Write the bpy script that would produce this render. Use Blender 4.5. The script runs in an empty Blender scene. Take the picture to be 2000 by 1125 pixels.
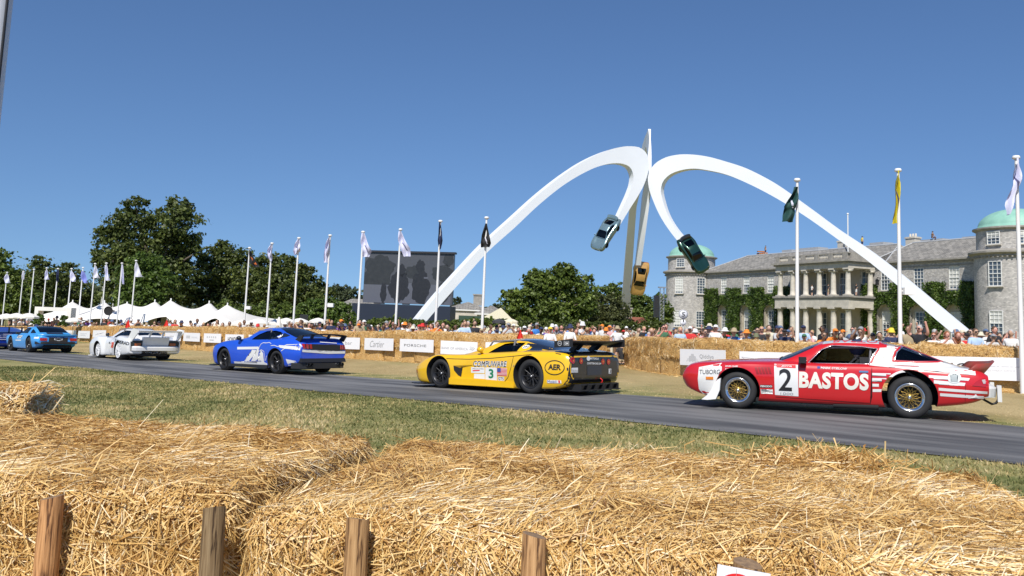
import bpy, bmesh, math, random
import numpy as np
from mathutils import Vector, Matrix, noise
from mathutils.bvhtree import BVHTree
from math import sin, cos, pi, radians, sqrt, atan2
random.seed(7)
RNG = np.random.default_rng(11)
S = bpy.context.scene
COL = S.collection
# ------------------------------------------------------------------ camera, sky, sun
FPX, PITCH, ROLL, CY, ZC = 1700., .115, .038, 429., 2.6
_F = np.array([0, cos(PITCH), sin(PITCH)]); _U = np.array([0, -sin(PITCH), cos(PITCH)]); _X = np.array([1., 0, 0])
CX_ = cos(ROLL) * _X + sin(ROLL) * _U
CU_ = -sin(ROLL) * _X + cos(ROLL) * _U
cam = bpy.data.cameras.new('camera'); camo = bpy.data.objects.new('camera', cam); COL.objects.link(camo)
cam.sensor_width = 36; cam.lens = 36 * FPX / 2000; cam.shift_y = -(562.5 - CY) / 2000
cam.clip_start = .05; cam.clip_end = 6000
mw = Matrix.Identity(4)
for i in range(3):
    mw[i][0] = CX_[i]; mw[i][1] = CU_[i]; mw[i][2] = -_F[i]
mw[2][3] = ZC
camo.matrix_world = mw
S.camera = camo
SKZ = (.85, .09); SKT = (.74, .88, 1.06, 1)
W = bpy.data.worlds.new('World'); S.world = W; W.use_nodes = True
nt = W.node_tree; nt.nodes.clear()
SUN_EL, SUN_AZ = radians(48), radians(-167)      # azimuth measured from +Y clockwise: behind the camera, to the left
sky = nt.nodes.new('ShaderNodeTexSky'); sky.sky_type = 'NISHITA'; sky.sun_disc = False
sky.sun_elevation = SUN_EL; sky.sun_rotation = SUN_AZ
sky.air_density = 1.0; sky.dust_density = 0; sky.ozone_density = 4.; sky.altitude = 0
bg = nt.nodes.new('ShaderNodeBackground'); bg.inputs[1].default_value = .097
wo = nt.nodes.new('ShaderNodeOutputWorld')
# the horizon of a clear, slightly hazy July sky: looked up a little above the true direction, with a small blue tint
tcs = nt.nodes.new('ShaderNodeTexCoord'); vm = nt.nodes.new('ShaderNodeVectorMath'); vm.operation = 'MULTIPLY_ADD'
vm.inputs[1].default_value = (1, 1, SKZ[0]); vm.inputs[2].default_value = (0, 0, SKZ[1])
nrm_ = nt.nodes.new('ShaderNodeVectorMath'); nrm_.operation = 'NORMALIZE'
nt.links.new(tcs.outputs['Generated'], vm.inputs[0]); nt.links.new(vm.outputs[0], nrm_.inputs[0]); nt.links.new(nrm_.outputs[0], sky.inputs[0])
tint = nt.nodes.new('ShaderNodeMix'); tint.data_type = 'RGBA'; tint.blend_type = 'MULTIPLY'; tint.inputs[0].default_value = 1; tint.inputs[7].default_value = SKT
nt.links.new(sky.outputs[0], tint.inputs[6]); nt.links.new(tint.outputs[2], bg.inputs[0]); nt.links.new(bg.outputs[0], wo.inputs[0])
sl = bpy.data.lights.new('sun', 'SUN'); sl.energy = 5.0; sl.angle = radians(.53); sl.color = (1, .95, .87)
so = bpy.data.objects.new('sun', sl); COL.objects.link(so)
sdir = Vector((sin(SUN_AZ) * cos(SUN_EL), cos(SUN_AZ) * cos(SUN_EL), sin(SUN_EL)))
so.rotation_euler = sdir.to_track_quat('Z', 'Y').to_euler()
S.view_settings.view_transform = 'Standard'; S.view_settings.look = 'None'
S.view_settings.exposure = 0; S.view_settings.gamma = 1; S.view_settings.use_curve_mapping = False
S.render.engine = 'CYCLES'

# ------------------------------------------------------------------ geometry of the place
def ray(px, py):
    d = (px - 1000) * CX_ - (py - CY) * CU_ + FPX * _F
    return d / d[1]
def at(px, py, Y):
    d = ray(px, py); return Vector((d[0] * Y, Y, ZC + d[2] * Y))
def proj(p):
    v = np.array([p[0], p[1], p[2] - ZC]); w = v @ _F
    return 1000 + FPX * (v @ CX_) / w, CY - FPX * (v @ CU_) / w
def _cl(v, a, b, s):
    # soft clip
    if v > b: return b + s * math.tanh((v - b) / s)
    if v < a: return a + s * math.tanh((v - a) / s)
    return v
def G(x, y):
    xx = _cl(x, -26, 20, 8); yy = _cl(y, 4, 52, 12)
    return ZC - 1.36 + .0198 * xx - .0134 * yy + .09 * math.exp(-((x - 3) ** 2 + (y - 16.5) ** 2) / 60)
def hit(px, py, dz=0.):
    d = ray(px, py); lo, hi = 1., 900.
    for i in range(50):
        m = (lo + hi) / 2
        if ZC + d[2] * m < G(d[0] * m, m) + dz: hi = m
        else: lo = m
    return Vector((d[0] * lo, lo, ZC + d[2] * lo))
def stand(px, Y):
    """a ground point under image column px at distance Y"""
    yy = 660
    for _ in range(3):
        p = at(px, yy, Y); g = G(p.x, Y); yy = proj((p.x, Y, g))[1]
    p = at(px, yy, Y)
    return Vector((p.x, Y, G(p.x, Y)))

# ------------------------------------------------------------------ materials
_mats = {}
def _new(name):
    m = bpy.data.materials.new(name); m.use_nodes = True
    n = m.node_tree; n.nodes.clear()
    o = n.nodes.new('ShaderNodeOutputMaterial'); b = n.nodes.new('ShaderNodeBsdfPrincipled')
    n.links.new(b.outputs[0], o.inputs[0])
    return m, n, b
def rgba(c): return (c[0], c[1], c[2], 1)
def mat(name, c, r=.6, metal=0., coat=0., var=0., scale=8., bump=0., bscale=None, spec=None, c2=None, stretch=None, emit=0.):
    """principled surface; var: share of brightness variation; c2: second colour mixed by noise"""
    key = name
    if key in _mats: return _mats[key]
    m, n, b = _new(name)
    b.inputs['Base Color'].default_value = rgba(c); b.inputs['Roughness'].default_value = r
    b.inputs['Metallic'].default_value = metal; b.inputs['Coat Weight'].default_value = coat
    b.inputs['Coat Roughness'].default_value = .04
    if spec is not None: b.inputs['Specular IOR Level'].default_value = spec
    if emit:
        b.inputs['Emission Color'].default_value = rgba(c); b.inputs['Emission Strength'].default_value = emit
    if var or bump or c2:
        tc = n.nodes.new('ShaderNodeTexCoord'); mp = n.nodes.new('ShaderNodeMapping')
        n.links.new(tc.outputs['Object'], mp.inputs[0])
        if stretch: mp.inputs['Scale'].default_value = stretch
        nz = n.nodes.new('ShaderNodeTexNoise'); nz.inputs['Scale'].default_value = scale; nz.inputs['Detail'].default_value = 6
        nz.inputs['Roughness'].default_value = .65
        n.links.new(mp.outputs[0], nz.inputs[0])
        if var or c2:
            cr = n.nodes.new('ShaderNodeValToRGB')
            a = c; d = c2 or tuple(min(1, x * (1 + var)) for x in c)
            if not c2: a = tuple(x * (1 - var) for x in c)
            cr.color_ramp.elements[0].position = .35; cr.color_ramp.elements[0].color = rgba(a)
            cr.color_ramp.elements[1].position = .65; cr.color_ramp.elements[1].color = rgba(d)
            n.links.new(nz.outputs[0], cr.inputs[0]); n.links.new(cr.outputs[0], b.inputs['Base Color'])
        if bump:
            nb = nz
            if bscale:
                nb = n.nodes.new('ShaderNodeTexNoise'); nb.inputs['Scale'].default_value = bscale; nb.inputs['Detail'].default_value = 5
                n.links.new(mp.outputs[0], nb.inputs[0])
            bp = n.nodes.new('ShaderNodeBump'); bp.inputs['Strength'].default_value = min(1, bump); bp.inputs['Distance'].default_value = .02
            n.links.new(nb.outputs[0], bp.inputs['Height']); n.links.new(bp.outputs[0], b.inputs['Normal'])
    _mats[key] = m
    return m
def paint(name, c, metal=0., r=.28): return mat(name, c, r, metal, coat=.8, var=.03, scale=3)
def strand_mat(name, ramp, rough=.55, translu=.25, attr='shade'):
    """colour of each strand or leaf from its own random number"""
    m, n, b = _new(name)
    a = n.nodes.new('ShaderNodeAttribute'); a.attribute_name = attr
    cr = n.nodes.new('ShaderNodeValToRGB')
    els = cr.color_ramp.elements
    while len(els) > 1: els.remove(els[-1])
    els[0].position = ramp[0][0]; els[0].color = rgba(ramp[0][1])
    for p, c in ramp[1:]:
        e = els.new(p); e.color = rgba(c)
    n.links.new(a.outputs['Fac'], cr.inputs[0]); n.links.new(cr.outputs[0], b.inputs['Base Color'])
    b.inputs['Roughness'].default_value = rough
    if translu:
        t = n.nodes.new('ShaderNodeBsdfTranslucent'); mx = n.nodes.new('ShaderNodeMixShader'); mx.inputs[0].default_value = translu
        n.links.new(cr.outputs[0], t.inputs[0]); n.links.new(b.outputs[0], mx.inputs[1]); n.links.new(t.outputs[0], mx.inputs[2])
        o = [x for x in n.nodes if x.type == 'OUTPUT_MATERIAL'][0]
        n.links.new(mx.outputs[0], o.inputs[0])
    _mats[name] = m
    return m
def glass_mat(name, tint=(.25, .3, .32), refl=1.0, rough=.02):
    m, n, b = _new(name)
    n.nodes.remove(b)
    o = [x for x in n.nodes if x.type == 'OUTPUT_MATERIAL'][0]
    t = n.nodes.new('ShaderNodeBsdfTransparent'); t.inputs[0].default_value = rgba(tint)
    g = n.nodes.new('ShaderNodeBsdfGlossy'); g.inputs['Roughness'].default_value = rough
    f = n.nodes.new('ShaderNodeFresnel'); f.inputs[0].default_value = 1.5
    mx = n.nodes.new('ShaderNodeMixShader')
    n.links.new(f.outputs[0], mx.inputs[0]); n.links.new(t.outputs[0], mx.inputs[1]); n.links.new(g.outputs[0], mx.inputs[2])
    n.links.new(mx.outputs[0], o.inputs[0])
    _mats[name] = m
    return m

# ------------------------------------------------------------------ mesh helpers
class MB:
    def __init__(s): s.v = []; s.f = []; s.m = []; s.sm = []
    def add(s, vs, fs, m=0, smooth=False):
        k = len(s.v); s.v += [tuple(v) for v in vs]
        for f in fs: s.f.append(tuple(i + k for i in f)); s.m.append(m); s.sm.append(smooth)
        return s
    def box(s, c, d, m=0, R=None, taper=1.):
        hx, hy, hz = d[0] / 2, d[1] / 2, d[2] / 2
        vs = []
        for z in (-1, 1):
            t = 1 if z < 0 else taper
            for x, y in ((-1, -1), (1, -1), (1, 1), (-1, 1)):
                p = Vector((x * hx * t, y * hy * t, z * hz))
                if R is not None: p = R @ p
                vs.append((p.x + c[0], p.y + c[1], p.z + c[2]))
        return s.add(vs, [(3, 2, 1, 0), (4, 5, 6, 7), (0, 1, 5, 4), (1, 2, 6, 5), (2, 3, 7, 6), (3, 0, 4, 7)], m)
    def tube(s, pts, r, n=8, m=0, caps=True, smooth=True):
        pts = [Vector(p) for p in pts]; rs = r if isinstance(r, (list, tuple)) else [r] * len(pts)
        rings = []
        for i, p in enumerate(pts):
            d = (pts[min(i + 1, len(pts) - 1)] - pts[max(i - 1, 0)]).normalized()
            a = d.orthogonal().normalized() if i == 0 else (a - d * a.dot(d)).normalized()
            b = d.cross(a)
            rings.append([p + (a * cos(2 * pi * k / n) + b * sin(2 * pi * k / n)) * rs[i] for k in range(n)])
        vs = [q for r_ in rings for q in r_]
        fs = [(i * n + k, i * n + (k + 1) % n, (i + 1) * n + (k + 1) % n, (i + 1) * n + k) for i in range(len(pts) - 1) for k in range(n)]
        s.add(vs, fs, m, smooth)
        if caps:
            s.add(rings[0], [tuple(range(n))[::-1]], m); s.add(rings[-1], [tuple(range(n))], m)
        return s
    def lathe(s, prof, n=24, c=(0, 0, 0), m=0, axis='z', a0=0., a1=2 * pi, smooth=True):
        full = abs(a1 - a0 - 2 * pi) < 1e-6; k = n if full else n + 1
        vs = []
        for j in range(k):
            t = a0 + (a1 - a0) * j / n
            for r_, h in prof:
                if axis == 'z': q = (r_ * cos(t), r_ * sin(t), h)
                elif axis == 'y': q = (r_ * cos(t), h, r_ * sin(t))
                else: q = (h, r_ * cos(t), r_ * sin(t))
                vs.append((q[0] + c[0], q[1] + c[1], q[2] + c[2]))
        P = len(prof)
        fs = [((j * P + i), ((j + 1) % k * P + i), ((j + 1) % k * P + i + 1), (j * P + i + 1)) for j in range(n) for i in range(P - 1)]
        if axis == 'y': fs = [f[::-1] for f in fs]
        return s.add(vs, fs, m, smooth)
    def ball(s, c, r, n=10, k=6, m=0, sc=(1, 1, 1)):
        vs = []; fs = []
        for i in range(k + 1):
            t = pi * i / k
            for j in range(n):
                q = 2 * pi * j / n
                vs.append((c[0] + r * sc[0] * sin(t) * cos(q), c[1] + r * sc[1] * sin(t) * sin(q), c[2] + r * sc[2] * cos(t)))
        for i in range(k):
            for j in range(n): fs.append((i * n + j, (i + 1) * n + j, (i + 1) * n + (j + 1) % n, i * n + (j + 1) % n))
        return s.add(vs, fs, m, True)
    def prism(s, poly, lo, hi, axis='y', m=0):
        """polygon of 2D points extruded along an axis: 'y' -> points are (x,z); 'z' -> (x,y); 'x' -> (y,z)"""
        def P(a, b, h): return {'y': (a, h, b), 'z': (a, b, h), 'x': (h, a, b)}[axis]
        n = len(poly)
        ar = sum(poly[i][0] * poly[(i + 1) % n][1] - poly[(i + 1) % n][0] * poly[i][1] for i in range(n))
        if ar < 0: poly = poly[::-1]
        vs = [P(a, b, lo) for a, b in poly] + [P(a, b, hi) for a, b in poly]
        bot = tuple(range(n))[::-1]; top = tuple(range(n, 2 * n)); sd = [(i, (i + 1) % n, n + (i + 1) % n, n + i) for i in range(n)]
        fs = [bot, top] + sd
        if axis == 'y': fs = [f[::-1] for f in fs]
        return s.add(vs, fs, m)
    def mesh(s, name, mats, merge=False):
        me = bpy.data.meshes.new(name); me.from_pydata(s.v, [], s.f)
        for m in mats: me.materials.append(m)
        if s.f:
            me.polygons.foreach_set('material_index', s.m); me.polygons.foreach_set('use_smooth', s.sm)
        me.update()
        return me
def put(me, name, parent=None, **props):
    o = bpy.data.objects.new(name, me); COL.objects.link(o)
    if parent: o.parent = parent
    for k, v in props.items(): o[k] = v
    return o
def build(mb, name, mats, parent=None, **props):
    if not isinstance(mats, (list, tuple)): mats = [mats]
    return put(mb.mesh(name, mats), name, parent, **props)
def thing(name, label, cat, loc=(0, 0, 0), group=None, rz=0.):
    o = bpy.data.objects.new(name, None); COL.objects.link(o); o.location = loc; o.rotation_euler = (0, 0, rz)
    o.empty_display_size = .1
    o['label'] = label; o['category'] = cat
    if group: o['group'] = group
    return o
def tag(o, label, cat, group=None):
    o['label'] = label; o['category'] = cat
    if group: o['group'] = group
    return o
def copy_tree(o, parent=None):
    c = o.copy(); COL.objects.link(c); c.parent = parent
    for ch in list(o.children): copy_tree(ch, c)
    return c
def np_mesh(name, V, Fq, mats, shade=None, smooth=False):
    """V (n,3); Fq (m,k) faces of k corners; shade: per-face float"""
    me = bpy.data.meshes.new(name); n, k = Fq.shape
    me.vertices.add(len(V)); me.vertices.foreach_set('co', np.ascontiguousarray(V, np.float32).ravel())
    me.loops.add(n * k); me.loops.foreach_set('vertex_index', np.ascontiguousarray(Fq, np.int32).ravel())
    me.polygons.add(n); me.polygons.foreach_set('loop_start', np.arange(0, n * k, k, dtype=np.int32))
    for m in mats: me.materials.append(m)
    if smooth: me.polygons.foreach_set('use_smooth', np.ones(n, bool))
    if shade is not None:
        a = me.attributes.new('shade', 'FLOAT', 'FACE'); a.data.foreach_set('value', np.ascontiguousarray(shade, np.float32))
    me.update(calc_edges=True); me.validate()
    return me
def unit(a): return a / np.maximum(np.linalg.norm(a, axis=1, keepdims=True), 1e-9)
def ribbons(C, D, Nrm, L, Wd, bend, rng):
    """bent two-segment ribbons: centre C, direction D, facing Nrm, length L, width Wd"""
    n = len(C); side = unit(np.cross(D, Nrm))
    bd = unit(np.cross(D, side) + rng.normal(0, .6, (n, 3)))
    p0 = C - D * (L / 2)[:, None]; p2 = C + D * (L / 2)[:, None]; p1 = C + bd * (L * bend)[:, None]
    w = side * (Wd / 2)[:, None]
    V = np.stack([p0 - w, p0 + w, p1 - w, p1 + w, p2 - w * .7, p2 + w * .7], 1).reshape(-1, 3)
    b = (np.arange(n) * 6)[:, None]
    Fq = np.stack([b + np.array([[0, 1, 3, 2]]), b + np.array([[2, 3, 5, 4]])], 1).reshape(-1, 4)
    return V, Fq
# ------------------------------------------------------------------ ground
def ground_mat():
    m, n, b = _new('lawn')
    tc = n.nodes.new('ShaderNodeTexCoord')
    def nz(scale, det=6, st=None):
        mp = n.nodes.new('ShaderNodeMapping'); n.links.new(tc.outputs['Object'], mp.inputs[0])
        if st: mp.inputs['Scale'].default_value = st; mp.inputs['Rotation'].default_value = (0, 0, radians(42))
        t = n.nodes.new('ShaderNodeTexNoise'); t.inputs['Scale'].default_value = scale; t.inputs['Detail'].default_value = det
        t.inputs['Roughness'].default_value = .6
        n.links.new(mp.outputs[0], t.inputs[0]); return t
    def ramp(src, a, b_, ca, cb):
        r = n.nodes.new('ShaderNodeValToRGB'); r.color_ramp.elements[0].position = a; r.color_ramp.elements[1].position = b_
        r.color_ramp.elements[0].color = rgba(ca); r.color_ramp.elements[1].color = rgba(cb); n.links.new(src, r.inputs[0]); return r
    def mix(f, a, b_, mode='MIX'):
        x = n.nodes.new('ShaderNodeMix'); x.data_type = 'RGBA'; x.blend_type = mode
        if isinstance(f, float): x.inputs[0].default_value = f
        else: n.links.new(f, x.inputs[0])
        n.links.new(a, x.inputs[6]); n.links.new(b_, x.inputs[7]); return x.outputs[2]
    dry = ramp(nz(.5, 8, (1, .25, 1)).outputs[0], .35, .68, (.38, .28, .125), (.56, .43, .215))
    grn = ramp(nz(1.3, 8).outputs[0], .36, .66, (.17, .19, .06), (.42, .36, .16))
    at_ = n.nodes.new('ShaderNodeAttribute'); at_.attribute_name = 'green'
    add = n.nodes.new('ShaderNodeMath'); add.operation = 'MULTIPLY_ADD'
    pn = nz(.35, 5, (1, .35, 1)); n.links.new(pn.outputs[0], add.inputs[0]); add.inputs[1].default_value = 1.2
    n.links.new(at_.outputs['Fac'], add.inputs[2])
    fr = n.nodes.new('ShaderNodeMapRange'); fr.inputs[1].default_value = .85; fr.inputs[2].default_value = 1.25
    n.links.new(add.outputs[0], fr.inputs[0])
    base = mix(fr.outputs[0], dry.outputs[0], grn.outputs[0])
    fine = ramp(nz(28, 8).outputs[0], .25, .75, (.55, .55, .55), (1.25, 1.25, 1.25))
    fin = mix(1., base, fine.outputs[0], 'MULTIPLY')
    n.links.new(fin, b.inputs['Base Color']); b.inputs['Roughness'].default_value = .9; b.inputs['Specular IOR Level'].default_value = .15
    bp = n.nodes.new('ShaderNodeBump'); bp.inputs['Strength'].default_value = .6; bp.inputs['Distance'].default_value = .03
    n.links.new(nz(35, 6).outputs[0], bp.inputs['Height']); n.links.new(bp.outputs[0], b.inputs['Normal'])
    return m
# edges of the road, traced on the ground
near_px = [(0, 703), (198, 720), (450, 748), (700, 774), (1000, 805), (1300, 836), (1550, 859), (2000, 902)]
far_px = [(400, 713), (720, 738), (1000, 757), (1215, 772), (1330, 782), (1640, 806), (2000, 836)]
NE = [hit(*p) for p in near_px]; FE = [hit(*p) for p in far_px]
def poly_fit(pts, deg):
    # rotate 45 deg so the road runs along s
    P = np.array([(p.x, p.y) for p in pts]); s = (-P[:, 0] + P[:, 1]) / sqrt(2); t = (P[:, 0] + P[:, 1]) / sqrt(2)
    return np.polyfit(s, t, deg), s.min(), s.max()
cn, s0n, s1n = poly_fit(NE, 2); cf, s0f, s1f = poly_fit(FE, 1)
def road_t(c, s, a, b):
    ss = min(max(s, a), b); v = np.polyval(c, ss); d = np.polyval(np.polyder(c), ss)
    return v + d * (s - ss)
def road_pt(s, k):
    a = road_t(cn, s, s0n, s1n); b = road_t(cf, s, s0f, s1f)
    b = max(b, a + 4.5)
    t = a + (b - a) * k
    return (-s + t) / sqrt(2), (s + t) / sqrt(2)
def side_of_road(x, y):
    """<0 camera side, 0..1 on the road, >1 beyond"""
    s = (-x + y) / sqrt(2); t = (x + y) / sqrt(2)
    a = road_t(cn, s, s0n, s1n); b = max(road_t(cf, s, s0f, s1f), a + 4.5)
    return (t - a) / (b - a)
def grid_lines(a, b, fine_a, fine_b, st, big):
    v = list(np.arange(fine_a, fine_b + 1e-6, st)); x = fine_b; d = st
    while x < b: d *= big; x += d; v.append(x)
    x = fine_a; d = st; lo = []
    while x > a: d *= big; x -= d; lo.append(x)
    return lo[::-1] + v
gx = grid_lines(-2500, 2500, -60, 60, 1.0, 1.35); gy = grid_lines(-60, 4000, -6, 110, 1.0, 1.35)
gv = [(x, y, G(x, y)) for y in gy for x in gx]; nx = len(gx)
gf = [(j * nx + i, j * nx + i + 1, (j + 1) * nx + i + 1, (j + 1) * nx + i) for j in range(len(gy) - 1) for i in range(nx - 1)]
gme = np_mesh('ground', np.array(gv), np.array(gf), [ground_mat()], smooth=True)
ga = gme.attributes.new('green', 'FLOAT', 'POINT')
def green(x, y):
    k = side_of_road(x, y)
    if k < 0: return .78 if y > 5 else .4
    if y > 62: return .75
    if 1 <= k: return max(0, .62 * math.exp(-((k - 1.16) / .1) ** 2)) + .24
    return .3
ga.data.foreach_set('value', np.array([green(x, y) for x, y, z in gv], np.float32))
put(gme, 'ground', kind='structure')
# road sheet with UV along/across
def road_mat():
    m, n, b = _new('asphalt')
    uv = n.nodes.new('ShaderNodeUVMap'); mp = n.nodes.new('ShaderNodeMapping'); mp.inputs['Scale'].default_value = (.12, 5., 1)
    n.links.new(uv.outputs[0], mp.inputs[0])
    t = n.nodes.new('ShaderNodeTexNoise'); t.inputs['Scale'].default_value = 1.6; t.inputs['Detail'].default_value = 7
    n.links.new(mp.outputs[0], t.inputs[0])
    cr = n.nodes.new('ShaderNodeValToRGB')
    cr.color_ramp.elements[0].position = .40; cr.color_ramp.elements[0].color = (.075, .075, .076, 1)
    cr.color_ramp.elements[1].position = .60; cr.color_ramp.elements[1].color = (.185, .182, .178, 1)
    n.links.new(t.outputs[0], cr.inputs[0])
    tc = n.nodes.new('ShaderNodeTexCoord'); g = n.nodes.new('ShaderNodeTexNoise'); g.inputs['Scale'].default_value = 60; g.inputs['Detail'].default_value = 4
    n.links.new(tc.outputs['Object'], g.inputs[0])
    r2 = n.nodes.new('ShaderNodeValToRGB'); r2.color_ramp.elements[0].color = (.7, .7, .7, 1); r2.color_ramp.elements[1].color = (1.3, 1.3, 1.3, 1)
    n.links.new(g.outputs[0], r2.inputs[0])
    mx = n.nodes.new('ShaderNodeMix'); mx.data_type = 'RGBA'; mx.blend_type = 'MULTIPLY'; mx.inputs[0].default_value = 1
    n.links.new(cr.outputs[0], mx.inputs[6]); n.links.new(r2.outputs[0], mx.inputs[7]); n.links.new(mx.outputs[2], b.inputs['Base Color'])
    b.inputs['Roughness'].default_value = .75
    bp = n.nodes.new('ShaderNodeBump'); bp.inputs['Strength'].default_value = .3; bp.inputs['Distance'].default_value = .005
    n.links.new(g.outputs[0], bp.inputs['Height']); n.links.new(bp.outputs[0], b.inputs['Normal'])
    return m
ks = list(np.linspace(0, 1, 13)); ss = list(np.arange(-40, 130, .5))
rv = []
for s in ss:
    for k in ks:
        x, y = road_pt(s, k)
        if k in (0., 1.):
            w = .05 * noise.noise(Vector((s * 2.3, k * 9, 0))) + .03 * noise.noise(Vector((s * 9.3, k * 9, 4)))
            x += w * .7; y += w * .7
        rv.append((x, y, G(x, y) + .012))
rf = [(j * 13 + i, j * 13 + i + 1, (j + 1) * 13 + i + 1, (j + 1) * 13 + i) for j in range(len(ss) - 1) for i in range(12)]
rme = np_mesh('road', np.array(rv), np.array(rf)[:, ::-1].copy(), [road_mat()], smooth=True)
uvl = rme.uv_layers.new(name='UVMap')
uvv = np.array([(s, k) for s in ss for k in ks])
li = np.zeros(len(rme.loops), np.int32); rme.loops.foreach_get('vertex_index', li)
uvl.data.foreach_set('uv', uvv[li].astype(np.float32).ravel())
put(rme, 'road', kind='structure')

# ------------------------------------------------------------------ grass blades on the verges
GRASS = strand_mat('grass_blades', [(0, (.07, .095, .02)), (.35, (.19, .20, .065)), (.6, (.36, .33, .13)), (.8, (.55, .43, .19)), (1, (.66, .53, .29))], .7, .3)
def grass(name, n, x0, x1, y0, y1, cond, h, rng, dryness, w=.006):
    X = rng.uniform(x0, x1, n); Y = y0 + (y1 - y0) * rng.uniform(0, 1, n) ** 1.25
    keep = np.array([cond(a, b) for a, b in zip(X, Y)]); X = X[keep]; Y = Y[keep]; n = len(X)
    Z = np.array([G(a, b) for a, b in zip(X, Y)])
    pn = np.array([noise.noise(Vector((a * .45, b * .45, 3.))) + .6 * noise.noise(Vector((a * 1.7, b * 1.7, 9.))) for a, b in zip(X, Y)])
    ang = rng.uniform(0, 2 * pi, n); hh = h * rng.uniform(.5, 1.4, n) * (1 + .4 * pn)
    lean = rng.normal(0, .5, (n, 2)) * hh[:, None]
    ww = w * (1 + Y / 10) * rng.uniform(.7, 1.4, n)
    P = np.stack([X, Y, Z - .005], 1); sd = np.stack([np.cos(ang), np.sin(ang), np.zeros(n)], 1) * ww[:, None]
    tip = P + np.stack([lean[:, 0], lean[:, 1], hh], 1)
    V = np.stack([P - sd, P + sd, tip], 1).reshape(-1, 3); Fq = np.arange(n * 3).reshape(-1, 3)
    sh = np.clip(dryness + .75 * pn + rng.normal(0, .16, n), 0, 1)
    return put(np_mesh(name, V, Fq, [GRASS], sh), name, kind='stuff', label='short patchy grass, half green half dried, along the road edge', category='grass')
def g_near(x, y):
    k = side_of_road(x, y)
    return k < .012 and abs(x) < .64 * y + 1
g1 = grass('verge_grass', 330000, -17, 8, 3.6, 28, g_near, .035, RNG, .52)
g1['label'] = 'mown green and straw-coloured grass verge between the near bales and the road'
def g_far(x, y):
    k = side_of_road(x, y)
    return .985 < k < 2.2 and abs(x) < .66 * y and RNG.uniform() < math.exp(-(k - 1) * 1.5)
g2 = grass('lawn_grass', 150000, -34, 14, 11, 60, g_far, .018, RNG, .9, .005)
g2['label'] = 'sun-dried pale lawn grass on the far side of the road'

# ------------------------------------------------------------------ straw bales
STRAW = strand_mat('straw_stalks', [(0, (.24, .11, .03)), (.18, (.46, .25, .07)), (.5, (.71, .45, .15)), (.8, (.85, .62, .28)), (1, (.95, .83, .59))], .42, .12)
CORE = mat('straw_core', (.34, .18, .05), .9, c2=(.58, .34, .11), scale=30, bump=1., bscale=60)
def bale_surface(n, lx, ly, lz, rng, faces, rad=.09):
    """points and normals on a rounded box, base at z=0, centred in x,y. faces: weights for +x,-x,+y,-y,+z"""
    ar = np.array([ly * lz, ly * lz, lx * lz, lx * lz, lx * ly]) * np.array(faces); ar = ar / ar.sum()
    f = rng.choice(5, n, p=ar)
    u = rng.uniform(-1, 1, n); v = rng.uniform(-1, 1, n)
    hx, hy = lx / 2, ly / 2
    P = np.zeros((n, 3)); N = np.zeros((n, 3))
    for i, (a, sgn) in enumerate(((0, 1), (0, -1), (1, 1), (1, -1), (2, 1))):
        k = f == i
        if a == 0: P[k] = np.stack([np.full(k.sum(), sgn * hx), u[k] * hy, (v[k] + 1) / 2 * lz], 1)
        elif a == 1: P[k] = np.stack([u[k] * hx, np.full(k.sum(), sgn * hy), (v[k] + 1) / 2 * lz], 1)
        else: P[k] = np.stack([u[k] * hx, v[k] * hy, np.full(k.sum(), lz)], 1)
        N[k, a] = sgn
    # round the edges
    inner = np.stack([np.clip(P[:, 0], -hx + rad, hx - rad), np.clip(P[:, 1], -hy + rad, hy - rad), np.clip(P[:, 2], -9, lz - rad)], 1)
    d = P - inner; dl = np.linalg.norm(d, axis=1, keepdims=True)
    N2 = np.where(dl > 1e-6, d / np.maximum(dl, 1e-6), N)
    P = inner + N2 * np.minimum(dl, rad)
    return P, N2, f
def bale_warp(P, seed, amp):
    out = P.copy()
    for i in range(len(P)):
        q = Vector(P[i]) * 1.6 + Vector((seed * 7.1, seed * 3.3, 0))
        out[i] = P[i] + amp * np.array(noise.noise_vector(q))
        out[i, 2] += amp * .9 * noise.noise(q * 1.9)
    out[:, 2] = np.maximum(out[:, 2], 0)
    return out
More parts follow.
